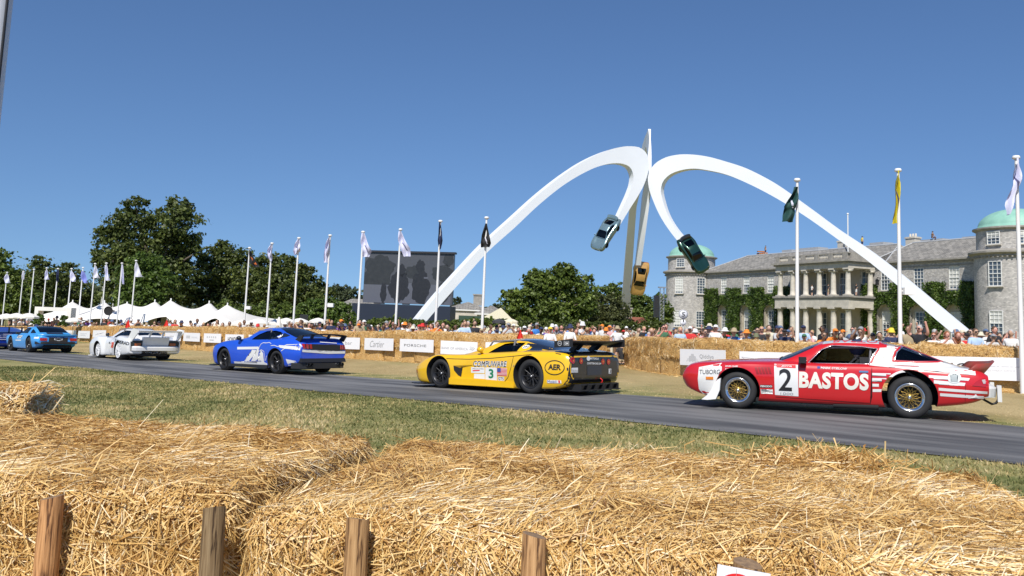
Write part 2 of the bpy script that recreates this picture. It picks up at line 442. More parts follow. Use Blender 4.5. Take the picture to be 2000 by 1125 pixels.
def make_bale_meshes(tagname, lx, ly, lz, n, seed, faces, slen, swid, amp=.05, loose=.16, topdir=(1, .35)):
    rng = np.random.default_rng(seed)
    # core
    bm = bmesh.new(); bmesh.ops.create_cube(bm, size=1)
    bmesh.ops.subdivide_edges(bm, edges=bm.edges, cuts=9, use_grid_fill=True)
    for v in bm.verts:
        p = np.array([[v.co.x * lx, v.co.y * ly, (v.co.z + .5) * lz]])
        inner = np.array([max(-lx / 2 + .09, min(lx / 2 - .09, p[0, 0])), max(-ly / 2 + .09, min(ly / 2 - .09, p[0, 1])), min(p[0, 2], lz - .09)])
        d = p[0] - inner; l = np.linalg.norm(d)
        if l > .09: d = d / l * .09
        w = bale_warp((inner + d)[None], seed, amp)[0]
        v.co = Vector(w) * 1.0
    core = bpy.data.meshes.new('bale_core'); bm.to_mesh(core); bm.free(); core.materials.append(CORE)
    for p in core.polygons: p.use_smooth = True
    P, N, f = bale_surface(n, lx, ly, lz, rng, faces)
    P = bale_warp(P, seed, amp)
    # direction field: matted on top, hanging and tangled on the sides
    cl = np.array([noise.noise_vector(Vector(p) * 2.2 + Vector((seed, 5, 1))) for p in P])
    top = (N[:, 2] > .6)[:, None]
    base = np.where(top, np.array([[topdir[0], topdir[1], 0]]), np.array([[.25, .25, -1.]]))
    D = base * .5 + cl * 1.9 + rng.normal(0, .75, (n, 3))
    D = D - N * (D * N).sum(1, keepdims=True); D = unit(D)
    D = unit(D + N * np.abs(rng.normal(0, loose, (n, 1))))
    L = rng.gamma(4, slen / 4, n); L = np.clip(L, slen * .25, slen * 3)
    stray = rng.uniform(0, 1, n) < .007
    D[stray] = unit(D[stray] + N[stray] * rng.uniform(.3, 1.2, (stray.sum(), 1))); L[stray] *= 1.3
    Wd = swid * rng.uniform(.55, 1.5, n); Wd[rng.uniform(0, 1, n) < .06] *= 1.7
    C = P + N * (rng.uniform(-.018, .02, (n, 1)) * (slen / .1) ** .5) + D * (L * .12)[:, None]
    facing = unit(N + rng.normal(0, .5, (n, 3)))
    V, Fq = ribbons(C, D, facing, L, Wd, rng.normal(0, .07, n), rng)
    sh = np.clip(rng.beta(2.2, 2.0, n) + .35 * cl[:, 0] + .04, 0, 1)
    straw = np_mesh('straw', V, Fq, [STRAW], np.repeat(sh, 2))
    return core, straw
def bale(meshes, loc, rz, label, group, rx=0):
    t = thing('straw_bale', label, 'straw bale', loc, group, rz)
    c = put(meshes[0], 'bale_core', t); s = put(meshes[1], 'straw', t, kind='stuff')
    return t
BT = ZC - .62                                   # top of the near bales
def on_top(px, py):
    d = ray(px, py); k = -.62 / d[2]; return Vector((d[0] * k, k, BT))
# near bales: A left of the seam, B between the seams, C right of it, then one behind and the row continues left
sA0, sA1 = on_top(440, 985), on_top(790, 858)
def near_bale(x0, x1, y0, y1, rz, n, seed, label, topdir=(1, .35), dz=0.):
    lx, ly = x1 - x0, y1 - y0; cx, cy = (x0 + x1) / 2, (y0 + y1) / 2
    g = G(cx, cy) - .02
    m = make_bale_meshes('near', lx, ly, BT + dz - g, n, seed, (.5, .5, .15, 1.0, 1.35), .10, .0042, amp=.035, loose=.2, topdir=topdir)
    return bale(m, (cx, cy, g), rz, label, 'big straw bales in front of the camera')
# ------------------------------------------------------------------ placing the near bales and stakes
BA = radians(-11); O2 = Vector((sA0.x, sA0.y)); EX = Vector((cos(BA), sin(BA))); EY = Vector((-sin(BA), cos(BA)))
def bale_uv(u0, u1, v0, v1, n, seed, label, topdir, dz=0., rot=0., shift=(0, 0)):
    c = O2 + EX * ((u0 + u1) / 2 + shift[0]) + EY * ((v0 + v1) / 2 + shift[1]); lx, ly = u1 - u0, v1 - v0
    g = G(c.x, c.y) - .02
    m = make_bale_meshes('near', lx, ly, BT + dz - g, n, seed, (.3, .3, .12, 1.0, 1.3), .085, .0034, amp=.022, loose=.13, topdir=topdir)
    return bale(m, (c.x, c.y, g), BA + rot, label, 'big straw bales in front of the camera')
bale_uv(-2.72, -.06, 0, 1.66, 110000, 3, 'big golden straw bale at the lower left, behind the two leftmost wooden stakes', (1, .2), rot=radians(3.5), shift=(.01, -.05))
bale_uv(.075, 2.78, .0, 1.74, 190000, 5, 'big golden straw bale in the middle foreground, behind the stakes right of the dark seam', (1, .45), dz=-.012)
bale_uv(2.96, 5.6, -.05, 1.72, 62000, 8, 'big straw bale at the lower right corner, beyond the diagonal seam', (1, -.3), dz=.0)
c0 = at(100, 800, 5.9)
m3 = make_bale_meshes('near', 2.4, .95, .86, 26000, 12, (1, .1, .1, 1.0, 1.0), .12, .006, amp=.03, loose=.16)
ra = .47; ex_ = Vector((cos(ra), sin(ra))); ey_ = Vector((-sin(ra), cos(ra))); bc = c0.xy - ex_ * 1.2 + ey_ * .475
bale(m3, (bc.x, bc.y, BT - .86), ra, 'straw bale standing apart on the grass at the left edge', 'big straw bales in front of the camera')
# loose straw dropped on the stack
def loose_tuft(name, px, py, n, seed, r, label):
    rng = np.random.default_rng(seed); p = on_top(px, py)
    C = np.array(p) + rng.normal(0, 1, (n, 3)) * np.array([r, r * .7, r * .09]); C[:, 2] = BT + np.abs(C[:, 2] - BT) * 1.1 + .01
    D = unit(rng.normal(0, 1, (n, 3)) * np.array([1, 1, .45])); L = rng.uniform(.05, .20, n)
    V, Fq = ribbons(C, D, unit(rng.normal(0, 1, (n, 3)) + [0, 0, 1]), L, .005 * rng.uniform(.5, 1.5, n), rng.normal(0, .06, n), rng)
    o = put(np_mesh(name, V, Fq, [STRAW], np.repeat(np.clip(rng.beta(2, 2, n), 0, 1), 2)), name, kind='stuff')
    tag(o, label, 'straw')
loose_tuft('loose_straw', 1600, 905, 1100, 4, .16, 'raised tuft of loose straw on top of the middle foreground bale')
def litter(name, P, n, seed, label, spread=.5):
    rng = np.random.default_rng(seed); C = []
    for _ in range(n):
        i = rng.integers(0, len(P) - 1); t = rng.uniform(); q = P[i].lerp(P[i + 1], t); y = q.y - abs(rng.normal(0, spread)) - .05; x = q.x + rng.normal(0, .1); C.append((x, y, G(x, y) + .012))
    C = np.array(C); D = unit(rng.normal(0, 1, (n, 3)) * [1, 1, .12]); V, Fq = ribbons(C, D, unit(rng.normal(0, .3, (n, 3)) + [0, 0, 1]), rng.uniform(.06, .2, n), .012 * rng.uniform(.5, 1.5, n), rng.normal(0, .06, n), rng)
    tag(put(np_mesh(name, V, Fq, [STRAW], np.repeat(rng.beta(2, 2, n), 2)), name, kind='stuff'), label, 'straw')
def wood():
    m, n, b = _new('stake_wood')
    tc = n.nodes.new('ShaderNodeTexCoord'); mp = n.nodes.new('ShaderNodeMapping'); mp.inputs['Scale'].default_value = (14, 14, 1.1)
    n.links.new(tc.outputs['Object'], mp.inputs[0])
    w = n.nodes.new('ShaderNodeTexNoise'); w.inputs['Scale'].default_value = 4.5; w.inputs['Detail'].default_value = 8; w.inputs['Distortion'].default_value = 1.6
    n.links.new(mp.outputs[0], w.inputs[0])
    cr = n.nodes.new('ShaderNodeValToRGB'); e = cr.color_ramp.elements
    e[0].position = .36; e[0].color = (.10, .045, .018, 1); e[1].position = .64; e[1].color = (.56, .34, .16, 1)
    x = e.new(.44); x.color = (.36, .20, .085, 1)
    n.links.new(w.outputs[0], cr.inputs[0])
    oi = n.nodes.new('ShaderNodeObjectInfo'); mx = n.nodes.new('ShaderNodeMix'); mx.data_type = 'RGBA'
    n.links.new(oi.outputs['Color'], mx.inputs[7]); n.links.new(cr.outputs[0], mx.inputs[6]); mx.blend_type = 'MULTIPLY'; mx.inputs[0].default_value = 1
    n.links.new(mx.outputs[2], b.inputs['Base Color']); b.inputs['Roughness'].default_value = .75
    bp = n.nodes.new('ShaderNodeBump'); bp.inputs['Strength'].default_value = .7; bp.inputs['Distance'].default_value = .004
    n.links.new(w.outputs[0], bp.inputs['Height']); n.links.new(bp.outputs[0], b.inputs['Normal'])
    return m
WOOD = wood(); WEND = mat('stake_end_grain', (.34, .22, .12), .85, c2=(.2, .13, .08), scale=60, bump=.5)
def on_front(px, py, v):
    d = ray(px, py); o = O2 + EY * v; den = d[0] * EY.x + EY.y; k = (o.x * EY.x + o.y * EY.y) / den
    return Vector((d[0] * k, k, ZC + d[2] * k))
stake_labels = ['orange-brown round wooden stake, leftmost of the five before the bales', 'wooden stake toned grey as in shadow, at the foot of the dark seam',
                'brown round wooden stake right of the seam, third from the left', 'pale brown wooden stake below the middle bale, fourth from the left',
                'grey stake top almost hidden behind the white sign with a red disc']
for i, (px, py, rr, tint) in enumerate([(106, 972, .038, (1.15, 1., .9)), (428, 990, .036, (.52, .60, .68)), (700, 1013, .036, (.95, .95, .92)), (1041, 1047, .036, (1.05, 1.02, 1.0)), (1462, 1102, .040, (.75, .8, .85))]):  # second stake's grey tint paints the shadow lying on it
    p = on_front(px, py, -.075); g = G(p.x, p.y) - .15; h = p.z - g
    mb = MB(); n = 20; rings = []
    for zz in np.linspace(0, h, 7):
        for k in range(n):
            a = 2 * pi * k / n; r = rr * (1 + .03 * sin(3 * a + i) + .02 * sin(zz * 5 + i) - (.05 if zz == h else 0))
            rings.append((r * cos(a), r * sin(a), zz + (.008 * cos(a + i) if zz == h else 0)))
    mb.add(rings, [(j * n + k, j * n + (k + 1) % n, (j + 1) * n + (k + 1) % n, (j + 1) * n + k) for j in range(6) for k in range(n)], 0, True)
    mb.add(rings[-n:], [tuple(range(n))], 1)
    o = build(mb, 'wooden_stake', [WOOD, WEND]); o.location = (p.x, p.y, g); o.rotation_euler = (radians(random.uniform(-1, 1)), radians(random.uniform(-1, 1.5)), 0)
    o.color = (*tint, 1); tag(o, stake_labels[i], 'wooden stake', 'wooden stakes in front of the bales')
# white sign with a red disc nailed to the last stake
WHITE = mat('white_board', (.82, .83, .86), .45, var=.02, scale=2)
RED = mat('red_print', (.75, .02, .025), .45)
BLACKP = mat('black_print', (.03, .03, .035), .45)
GREYP = mat('grey_print', (.33, .34, .36), .5)
ps = on_front(1402, 1102, -.125); pe = on_front(1505, 1121, -.125)
sg = thing('course_sign', 'white sign with a red disc nailed to the stake at the bottom edge', 'sign', ps)
ux = (pe - ps); sw = ux.length; ux.normalize(); uy = Vector((0, 0, 1)); uy = (uy - ux * uy.dot(ux)).normalized(); un = ux.cross(uy)
Rm = Matrix((ux, uy, un)).transposed()
sg.rotation_euler = Rm.to_euler()
mb = MB(); mb.box((sw / 2, -.11, 0), (sw, .22, .004)); build(mb, 'panel', WHITE, sg)
mb = MB(); n = 40; rr = .062
mb.add([(sw * .42 + rr * cos(2 * pi * k / n), -.014 - rr + rr * sin(2 * pi * k / n), .0035) for k in range(n)], [tuple(range(n))]); build(mb, 'red_disc', RED, sg)
mb = MB(); mb.tube([(sw * .36, -.002, .004), (sw * .365, -.03, .005), (sw * .36, -.06, .004)], .0006, 5); build(mb, 'wire_tie', GREYP, sg)

# ------------------------------------------------------------------ lettering
_fc = {}
def text_geo(s, bold=0., shear=0., spacing=1.):
    """triangles of a text, normalised: x from 0, height 1 for a capital letter"""
    k = (s, bold, shear, spacing)
    if k in _fc: return _fc[k]
    cu = bpy.data.curves.new('t', 'FONT'); cu.body = s; cu.offset = bold; cu.shear = shear; cu.space_character = spacing; cu.resolution_u = 4
    cu.fill_mode = 'FRONT'
    o = bpy.data.objects.new('t', cu); COL.objects.link(o)
    bpy.context.view_layer.update()
    me = o.to_mesh(); v = [(p.co.x, p.co.y) for p in me.vertices]; f = [tuple(p.vertices) for p in me.polygons]
    o.to_mesh_clear(); bpy.data.objects.remove(o); bpy.data.curves.remove(cu)
    if v:
        x0 = min(p[0] for p in v); x1 = max(p[0] for p in v); y0 = min(p[1] for p in v); y1 = max(p[1] for p in v)
        v = [((p[0] - x0) / (x1 - x0), (p[1] - y0) / (y1 - y0)) for p in v]
    _fc[k] = (v, f)
    return _fc[k]
def flat_text(mb, s, x0, x1, y0, y1, z=0., m=0, **kw):
    v, f = text_geo(s, **kw)
    mb.add([(x0 + a * (x1 - x0), y0 + b * (y1 - y0), z) for a, b in v], f, m)

# ------------------------------------------------------------------ far straw walls
STRAWW = mat('straw_wall', (.46, .27, .09), .9, c2=(.74, .49, .19), scale=22, bump=1., bscale=40, stretch=(1, 1, 2.2))
fb = []
for sd in (31, 32, 33):
    core, st = make_bale_meshes('far', 2.4, 1.1, .62, 6500, sd, (.35, .35, 0.2, 1., 1.2), .125, .009, amp=.05, loose=.1)
    core.materials[0] = STRAWW; fb.append((core, st))
wallL = [(-260, 92, 638), (-100, 84, 637.5), (0, 77, 637.5), (150, 67, 638.5), (250, 59, 638), (400, 50, 639.5), (480, 47, 641), (600, 44, 645.5), (700, 41, 648.5), (810, 37.5, 648), (880, 36, 650), (940, 35.2, 655), (1050, 34.8, 656), (1120, 35.2, 658), (1192, 36.5, 660)]
wallR = [(1218, 38.5, 660.5), (1240, 34.5, 660.5), (1300, 30.5, 662.5), (1400, 28, 666), (1500, 26.5, 669), (1700, 25, 672.5), (2000, 23.2, 680), (2200, 22.3, 686)]
def wall_path(w):
    P = []
    for px, D, ty in w:
        top = at(px, ty, D); P.append(Vector((top.x, top.y, top.z)))
    return P
WLP, WRP = wall_path(wallL), wall_path(wallR)
def walk(P, step):
    """points at equal steps along the path: position (top z kept) and direction"""
    cum = [0]
    for a, b in zip(P[:-1], P[1:]): cum.append(cum[-1] + (b.xy - a.xy).length)
    out = []; n = max(1, round(cum[-1] / step)); st = cum[-1] / n
    def at_s(s):
        s = min(max(s, 0), cum[-1])
        for i in range(len(P) - 1):
            if s <= cum[i + 1] + 1e-9:
                t = (s - cum[i]) / (cum[i + 1] - cum[i]); return P[i].lerp(P[i + 1], t)
    for i in range(n):
        a, b = at_s(i * st), at_s((i + 1) * st); out.append((a, b))
    return out
landmarks_wall = []
cnt = 0
def straw_wall(P, name, where):
    global cnt
    segs = walk(P, 2.4)
    for i, (a, b) in enumerate(segs):
        d = (b.xy - a.xy); L = d.length; d.normalize(); nrm = Vector((-d.y, d.x)); mid = (a + b) / 2
        px, py = proj(mid)
        if px < -60 or px > 2080: continue
        g = G(mid.x, mid.y) - .05; H = mid.z - g
        for tier in range(2):
            cnt += 1
            j = random.uniform(-.05, .05); hh = H / 2
            c = mid.xy + nrm * (.55 + j); m = fb[cnt % 3]
            o = thing('straw_bale', f'{"upper" if tier else "lower"} bale, {nth(i)} column of the {where}', 'straw bale', (c.x, c.y, g + tier * hh), 'straw bales walling the far side of the road', atan2(d.y, d.x) + (pi if cnt % 2 else 0) + random.uniform(-.02, .02))
            s = L / 2.4 * 1.0
            o.scale = (s, 1, hh / .62 * (1.03 if tier == 0 else random.uniform(.97, 1.05)))
            put(m[0], 'bale_core', o); put(m[1], 'straw', o, kind='stuff')
NUMW = ['first', 'second', 'third', 'fourth', 'fifth', 'sixth', 'seventh', 'eighth', 'ninth', 'tenth', 'eleventh', 'twelfth', 'thirteenth', 'fourteenth', 'fifteenth', 'sixteenth', 'seventeenth', 'eighteenth', 'nineteenth', 'twentieth']
def nth(i):
    if i < 20: return NUMW[i]
    t = ['', '', 'twenty', 'thirty', 'forty', 'fifty'][(i + 1) // 10]; r = (i + 1) % 10
    return (t + '-' + NUMW[r - 1]) if r else {'twenty': 'twentieth', 'thirty': 'thirtieth', 'forty': 'fortieth', 'fifty': 'fiftieth'}[t]
_ordc = {}
def ordinal(px, i):
    return f'{nth(i)} column from its left end'
straw_wall(WLP, 'L', 'straw wall behind the left cars')
straw_wall(WRP, 'R', 'straw wall behind the red car')

litter('straw_litter', WLP, 5000, 61, 'loose straw scattered at the foot of the left straw wall'); litter('straw_litter', WRP, 3500, 62, 'loose straw scattered at the foot of the right straw wall')
# ------------------------------------------------------------------ advertising boards on the walls
def wall_at(P, px, py, off=.1):
    d = ray(px, py); best = None
    for a, b in zip(P[:-1], P[1:]):
        e = b.xy - a.xy; n_ = Vector((e.y, -e.x)).normalized(); o = a.xy + n_ * off
        den = d[0] * n_.x + 1 * n_.y
        if abs(den) < 1e-6: continue
        k = (o.x * n_.x + o.y * n_.y) / den; q = Vector((d[0] * k, k)); t = (q - o).dot(e) / e.length_squared
        miss = max(0, -t, t - 1)
        if best is None or miss < best[0]: best = (miss, Vector((q.x, q.y, ZC + d[2] * k)))
    return best[1]
LIGHTP = mat('faint_grey_print', (.55, .56, .58), .5)
def board(P, x0, yt0, yb0, x1, yt1, yb1, label, draw=None):
    a = wall_at(P, x0, yt0, .16); b = wall_at(P, x1, yt1, .16); a2 = wall_at(P, x0, yb0, .16)
    ux = (b - a); w = ux.length; ux.normalize(); uy = Vector((0, 0, 1)); uy = (uy - ux * uy.dot(ux)).normalized(); h = abs((a - a2).dot(uy))
    o = thing('advertising_board', label, 'advertising board', a2, 'white advertising boards fixed to the straw walls')
    o.rotation_euler = Matrix((ux, uy, ux.cross(uy))).transposed().to_euler()
    mb = MB(); mb.box((w / 2, h / 2, 0), (w, h, .02)); build(mb, 'panel', WHITE, o)
    if draw:
        mb = MB(); draw(mb, w, h)
        if mb.v: build(mb, 'lettering', [GREYP, BLACKP, LIGHTP], o)
    return o
Zt = .0125
def T(s, x0, x1, y0, y1, m=0, **kw): return lambda mb, w, h: flat_text(mb, s, w * x0, w * x1, h * y0, h * y1, Zt, m, **kw)
def lines(rows, m=2):
    def f(mb, w, h):
        for x0, x1, y, t in rows: mb.box((w * (x0 + x1) / 2, h * y, Zt), (w * (x1 - x0), h * t, .001), m)
    return f
def both(*fs): return lambda mb, w, h: [f(mb, w, h) for f in fs]
def boa(mb, w, h):
    flat_text(mb, 'BANK OF AMERICA', w * .03, w * .75, h * .36, h * .54, Zt, 0, spacing=1.05)
    for k in range(3):
        x = w * (.79 + .035 * k)
        mb.add([(x, h * (.42 - .03 * k), Zt), (x + w * .012, h * (.40 - .03 * k), Zt), (x + w * .08, h * (.60 - .03 * k), Zt), (x + w * .068, h * (.62 - .03 * k), Zt)], [(0, 1, 2, 3)], 0)
        mb.add([(x, h * (.55 - .03 * k), Zt + .0005), (x + w * .01, h * (.53 - .03 * k), Zt + .0005), (x + w * .05, h * (.67 - .03 * k), Zt + .0005), (x + w * .04, h * (.69 - .03 * k), Zt + .0005)], [(0, 1, 2, 3)], 2)
def qid(mb, w, h):
    flat_text(mb, 'Qiddiya', w * .45, w * .76, h * .38, h * .70, Zt, 0); flat_text(mb, 'CITY', w * .52, w * .69, h * .14, h * .28, Zt, 0, spacing=1.3)
    for k in range(13):
        x = w * (.15 + k * .022); t = abs(k - 6) / 6; top = h * (.72 - .42 * t ** 1.1 + .04 * (k % 2)); lo = h * (.22 + .05 * (k % 3) / 3)
        mb.add([(x, lo, Zt), (x + w * .011, lo, Zt), (x + w * .011, top, Zt), (x, top, Zt)], [(0, 1, 2, 3)], 0 if t < .6 else 2)
def wings(mb, w, h):
    cx, y = w * .40, h * .45; W_ = w * .37
    def ln(x0, y0, x1, y1, t=.006):
        a = Vector((x0, y0)); b = Vector((x1, y1)); n_ = Vector((-(b - a).y, (b - a).x)).normalized() * t
        mb.add([(a + n_).to_3d() + Vector((0, 0, Zt)), (a - n_).to_3d() + Vector((0, 0, Zt)), (b - n_).to_3d() + Vector((0, 0, Zt)), (b + n_).to_3d() + Vector((0, 0, Zt))], [(0, 1, 2, 3)], 0)
    for s in (-1, 1):
        for k in range(4):
            ln(cx + s * w * .11, y + h * (.12 - .07 * k), cx + s * W_ * (1 - .1 * k), y + h * (.22 - .09 * k), .005)
        ln(cx + s * W_, y + h * .22, cx + s * W_ * .62, y - h * .12); ln(cx + s * W_ * .62, y - h * .12, cx + s * w * .11, y - h * .14)
        ln(cx + s * w * .12, y + h * .18, cx + s * w * .05, y + h * .12)
    for x0, y0, x1, y1 in ((-.13, -.1, .13, -.1), (-.13, .1, .13, .1), (-.13, -.1, -.13, .1), (.13, -.1, .13, .1)): ln(cx + w * x0, y + h * y0, cx + w * x1, y + h * y1, .005)
    flat_text(mb, 'ASTON MARTIN', cx - w * .115, cx + w * .115, y - h * .055, y + h * .055, Zt, 0)
def adio(mb, w, h):
    flat_text(mb, 'ADIO', w * .30, w * .565, h * .28, h * .72, Zt, 1)
    flat_text(mb, 'INVESTMENT OFFICE', w * .63, w * .80, h * .38, h * .46, Zt, 2)
    for k, (a, b_) in enumerate(((.66, .70), (.705, .72), (.73, .77), (.775, .79), (.80, .83))): mb.box((w * (a + b_) / 2, h * .6, Zt), (w * (b_ - a), h * .03, .001), 2)
board(WLP, 0, 640.5, 653, 21, 641, 653.5, 'blank white board at the far left, behind the rear wing of the dark blue car', lines([(.2, .7, .5, .1)]))
board(WLP, 24.5, 641.5, 654, 46, 642, 654.5, 'white board with a faint line, behind the nose of the light blue car', lines([(.2, .8, .45, .08)]))
board(WLP, 125, 645, 657.5, 148, 645.5, 658, 'white board with a grey emblem just right of the light blue car', lines([(.3, .8, .5, .3)]))
board(WLP, 152, 646, 660, 174.6, 646.5, 660.7, 'white board with small grey lines between the light blue and the white car', lines([(.2, .75, .62, .07), (.2, .6, .45, .05), (.2, .7, .35, .05)]))
board(WLP, 181, 645, 659.2, 206, 645, 659.8, 'white board with a thin grey scribble above the nose of the white car', lambda mb, w, h: [mb.add([(w * .2, h * .4, Zt), (w * .22, h * .36, Zt), (w * .85, h * .66, Zt), (w * .8, h * .68, Zt)], [(0, 1, 2, 3)], 0), mb.box((w * .5, h * .52, Zt), (w * .35, h * .03, .001), 0)])
board(WLP, 322, 648, 664.5, 352.8, 649.2, 666, 'white board seen through the rear wing of the white car', lines([(.3, .6, .5, .12)]))
board(WLP, 358, 649.5, 665.8, 389.6, 650.7, 668, 'white board with an outlined emblem and two lines, right of the white car', lines([(.18, .42, .5, .34), (.5, .85, .52, .04), (.5, .85, .42, .04)]))
board(WLP, 397.6, 651, 668.5, 431, 652, 670.5, 'white board with spaced grey capitals, left of the blue car', both(lines([(.18, .25, .6, .2), (.3, .37, .6, .2), (.42, .49, .6, .2), (.54, .61, .6, .2), (.66, .73, .6, .2)]), lines([(.35, .6, .28, .08)], 0)))
board(WLP, 439.5, 652.8, 672, 475, 653.6, 673.5, 'white board lettered HOWDEN above the bonnet of the blue car', T('HOWDEN', .15, .74, .28, .72, 1, bold=.02))
board(WLP, 485, 653.6, 673, 530, 655, 675, 'white board mostly hidden by the windscreen of the blue car', None)
board(WLP, 641, 658.5, 680.5, 702, 659.6, 682.6, 'white board ending in the letters bar, right of the blue car', T('bar', .55, .77, .38, .68, 0))
board(WLP, 711.6, 660, 682.9, 767.6, 661.4, 685, 'white board lettered Cartier in script', T('Cartier', .2, .70, .24, .78, 0, shear=.35))
board(WLP, 780.7, 661.7, 685.7, 846, 663.8, 689, 'white board lettered PORSCHE', T('PORSCHE', .14, .80, .40, .60, 1, spacing=1.1))
board(WLP, 860.3, 664.9, 690.8, 931.9, 668.4, 693.5, 'white board lettered BANK OF AMERICA above the bonnet of the yellow car', boa)
board(WLP, 948, 668.4, 694, 1010, 669.5, 695.5, 'white board behind the windscreen of the yellow car', None)
board(WRP, 1328.5, 681.5, 712.4, 1417, 684, 715.5, 'white board lettered Qiddiya CITY in front of the red car', qid)
board(WRP, 1445, 686, 720, 1585, 690, 725, 'white board with a winged ASTON MARTIN badge behind the red bonnet', wings)
board(WRP, 1700, 693, 735, 2060, 700.5, 746, 'long white board lettered ADIO INVESTMENT OFFICE behind the tail of the red car', adio)
# ------------------------------------------------------------------ the house
HL = at(1350, 560, 155).xy; HR = at(1989, 560, 98).xy
HU = (HR - HL).normalized(); HN = Vector((HU.y, -HU.x))
def HP(u, w, z=0.): q = HL + HU * u + HN * w; return Vector((q.x, q.y, z))
HROT = Matrix(((HU.x, HN.x, 0), (HU.y, HN.y, 0), (0, 0, 1)))   # note: u, outward n, z (left-handed), used through HP only
def brickmat(name, c1, c2, mortar, scale, rough=.85, ratio=(.5, .25), bump=.5, var=.25, mor=.02):
    m, n, b = _new(name)
    uv = n.nodes.new('ShaderNodeUVMap'); mp = n.nodes.new('ShaderNodeMapping'); mp.inputs['Scale'].default_value = (scale, scale, scale)
    n.links.new(uv.outputs[0], mp.inputs[0])
    t = n.nodes.new('ShaderNodeTexBrick'); t.inputs['Color1'].default_value = rgba(c1); t.inputs['Color2'].default_value = rgba(c2); t.inputs['Mortar'].default_value = rgba(mortar)
    t.inputs['Scale'].default_value = 1; t.inputs['Brick Width'].default_value = ratio[0]; t.inputs['Row Height'].default_value = ratio[1]; t.inputs['Mortar Size'].default_value = mor
    t.inputs['Mortar Smooth'].default_value = .3
    n.links.new(mp.outputs[0], t.inputs[0])
    z = n.nodes.new('ShaderNodeTexNoise'); z.inputs['Scale'].default_value = 1.2; z.inputs['Detail'].default_value = 9; z.inputs['Roughness'].default_value = .7
    n.links.new(uv.outputs[0], z.inputs[0])
    r = n.nodes.new('ShaderNodeValToRGB'); r.color_ramp.elements[0].position = .3; r.color_ramp.elements[1].position = .7
    r.color_ramp.elements[0].color = (1 - var, 1 - var, 1 - var, 1); r.color_ramp.elements[1].color = (1 + var * .7, 1 + var * .7, 1 + var * .7, 1)
    n.links.new(z.outputs[0], r.inputs[0])
    mx = n.nodes.new('ShaderNodeMix'); mx.data_type = 'RGBA'; mx.blend_type = 'MULTIPLY'; mx.inputs[0].default_value = 1
    n.links.new(t.outputs[0], mx.inputs[6]); n.links.new(r.outputs[0], mx.inputs[7]); n.links.new(mx.outputs[2], b.inputs['Base Color'])
    b.inputs['Roughness'].default_value = rough
    bp = n.nodes.new('ShaderNodeBump'); bp.inputs['Strength'].default_value = bump; bp.inputs['Distance'].default_value = .03
    n.links.new(t.outputs['Fac'], bp.inputs['Height']); bp.invert = True; n.links.new(bp.outputs[0], b.inputs['Normal'])
    return m
FLINT = brickmat('flint_wall', (.68, .645, .60), (.40, .38, .36), (.50, .475, .44), 1.6, ratio=(.42, .22), var=.22, mor=.03, bump=1.)
SLATE = brickmat('stone_slates', (.34, .32, .285), (.24, .23, .21), (.09, .085, .08), 1.0, ratio=(.8, .42), var=.45, mor=.03)
STONE = mat('pale_stone', (.64, .59, .50), .8, c2=(.47, .44, .38), scale=1.2, bump=.3, bscale=9)
STONED = mat('weathered_stone', (.38, .355, .31), .85, c2=(.25, .235, .21), scale=1.6, bump=.4, bscale=8)
RENDER = mat('cream_render', (.52, .47, .38), .8, var=.08, scale=.7)
COPPER = mat('green_copper', (.30, .56, .44), .55, c2=(.24, .47, .38), scale=1.4, stretch=(1, 1, .15))
WIN = mat('window_white', (.78, .78, .75), .5)
PANE = mat('window_pane', (.075, .10, .13), .08, spec=.8)
BLIND = mat('window_blind', (.62, .62, .58), .7)
DARKW = mat('dark_opening', (.012, .012, .014), .6)
LEAD = mat('lead_grey', (.42, .43, .44), .6, var=.08, scale=2)
def uvbox(me, s=1.):
    """planar uv along the wall: horizontal run and height"""
    uv = me.uv_layers.new(name='UVMap')
    for p in me.polygons:
        n = p.normal
        for li in p.loop_indices:
            v = me.vertices[me.loops[li].vertex_index].co
            if abs(n.z) > .9: q = (v.x, v.y)
            else:
                t = Vector((-n.y, n.x)).normalized() if (n.x or n.y) else Vector((1, 0)); q = (v.x * t.x + v.y * t.y, v.z / max(.3, sqrt(max(1e-6, 1 - n.z * n.z))))
            uv.data[li].uv = (q[0] * s, q[1] * s)
    return me
HB = G(*HP(30, 0).xy) - .6
house = thing('country_house', 'grey flint country house with two copper-domed towers and a columned two-storey portico', 'house', (0, 0, 0))
def hbox(mb, u0, u1, w0, w1, z0, z1, m=0):
    P = [HP(u, w, z) for z in (z0, z1) for u, w in ((u0, w0), (u1, w0), (u1, w1), (u0, w1))]
    mb.add(P, [(0, 1, 2, 3), (7, 6, 5, 4), (4, 5, 1, 0), (5, 6, 2, 1), (6, 7, 3, 2), (7, 4, 0, 3)], m)
WC_L = [9.2, 15.1, 20.9]; WC_R = [43.4, 48.7, 53.9]
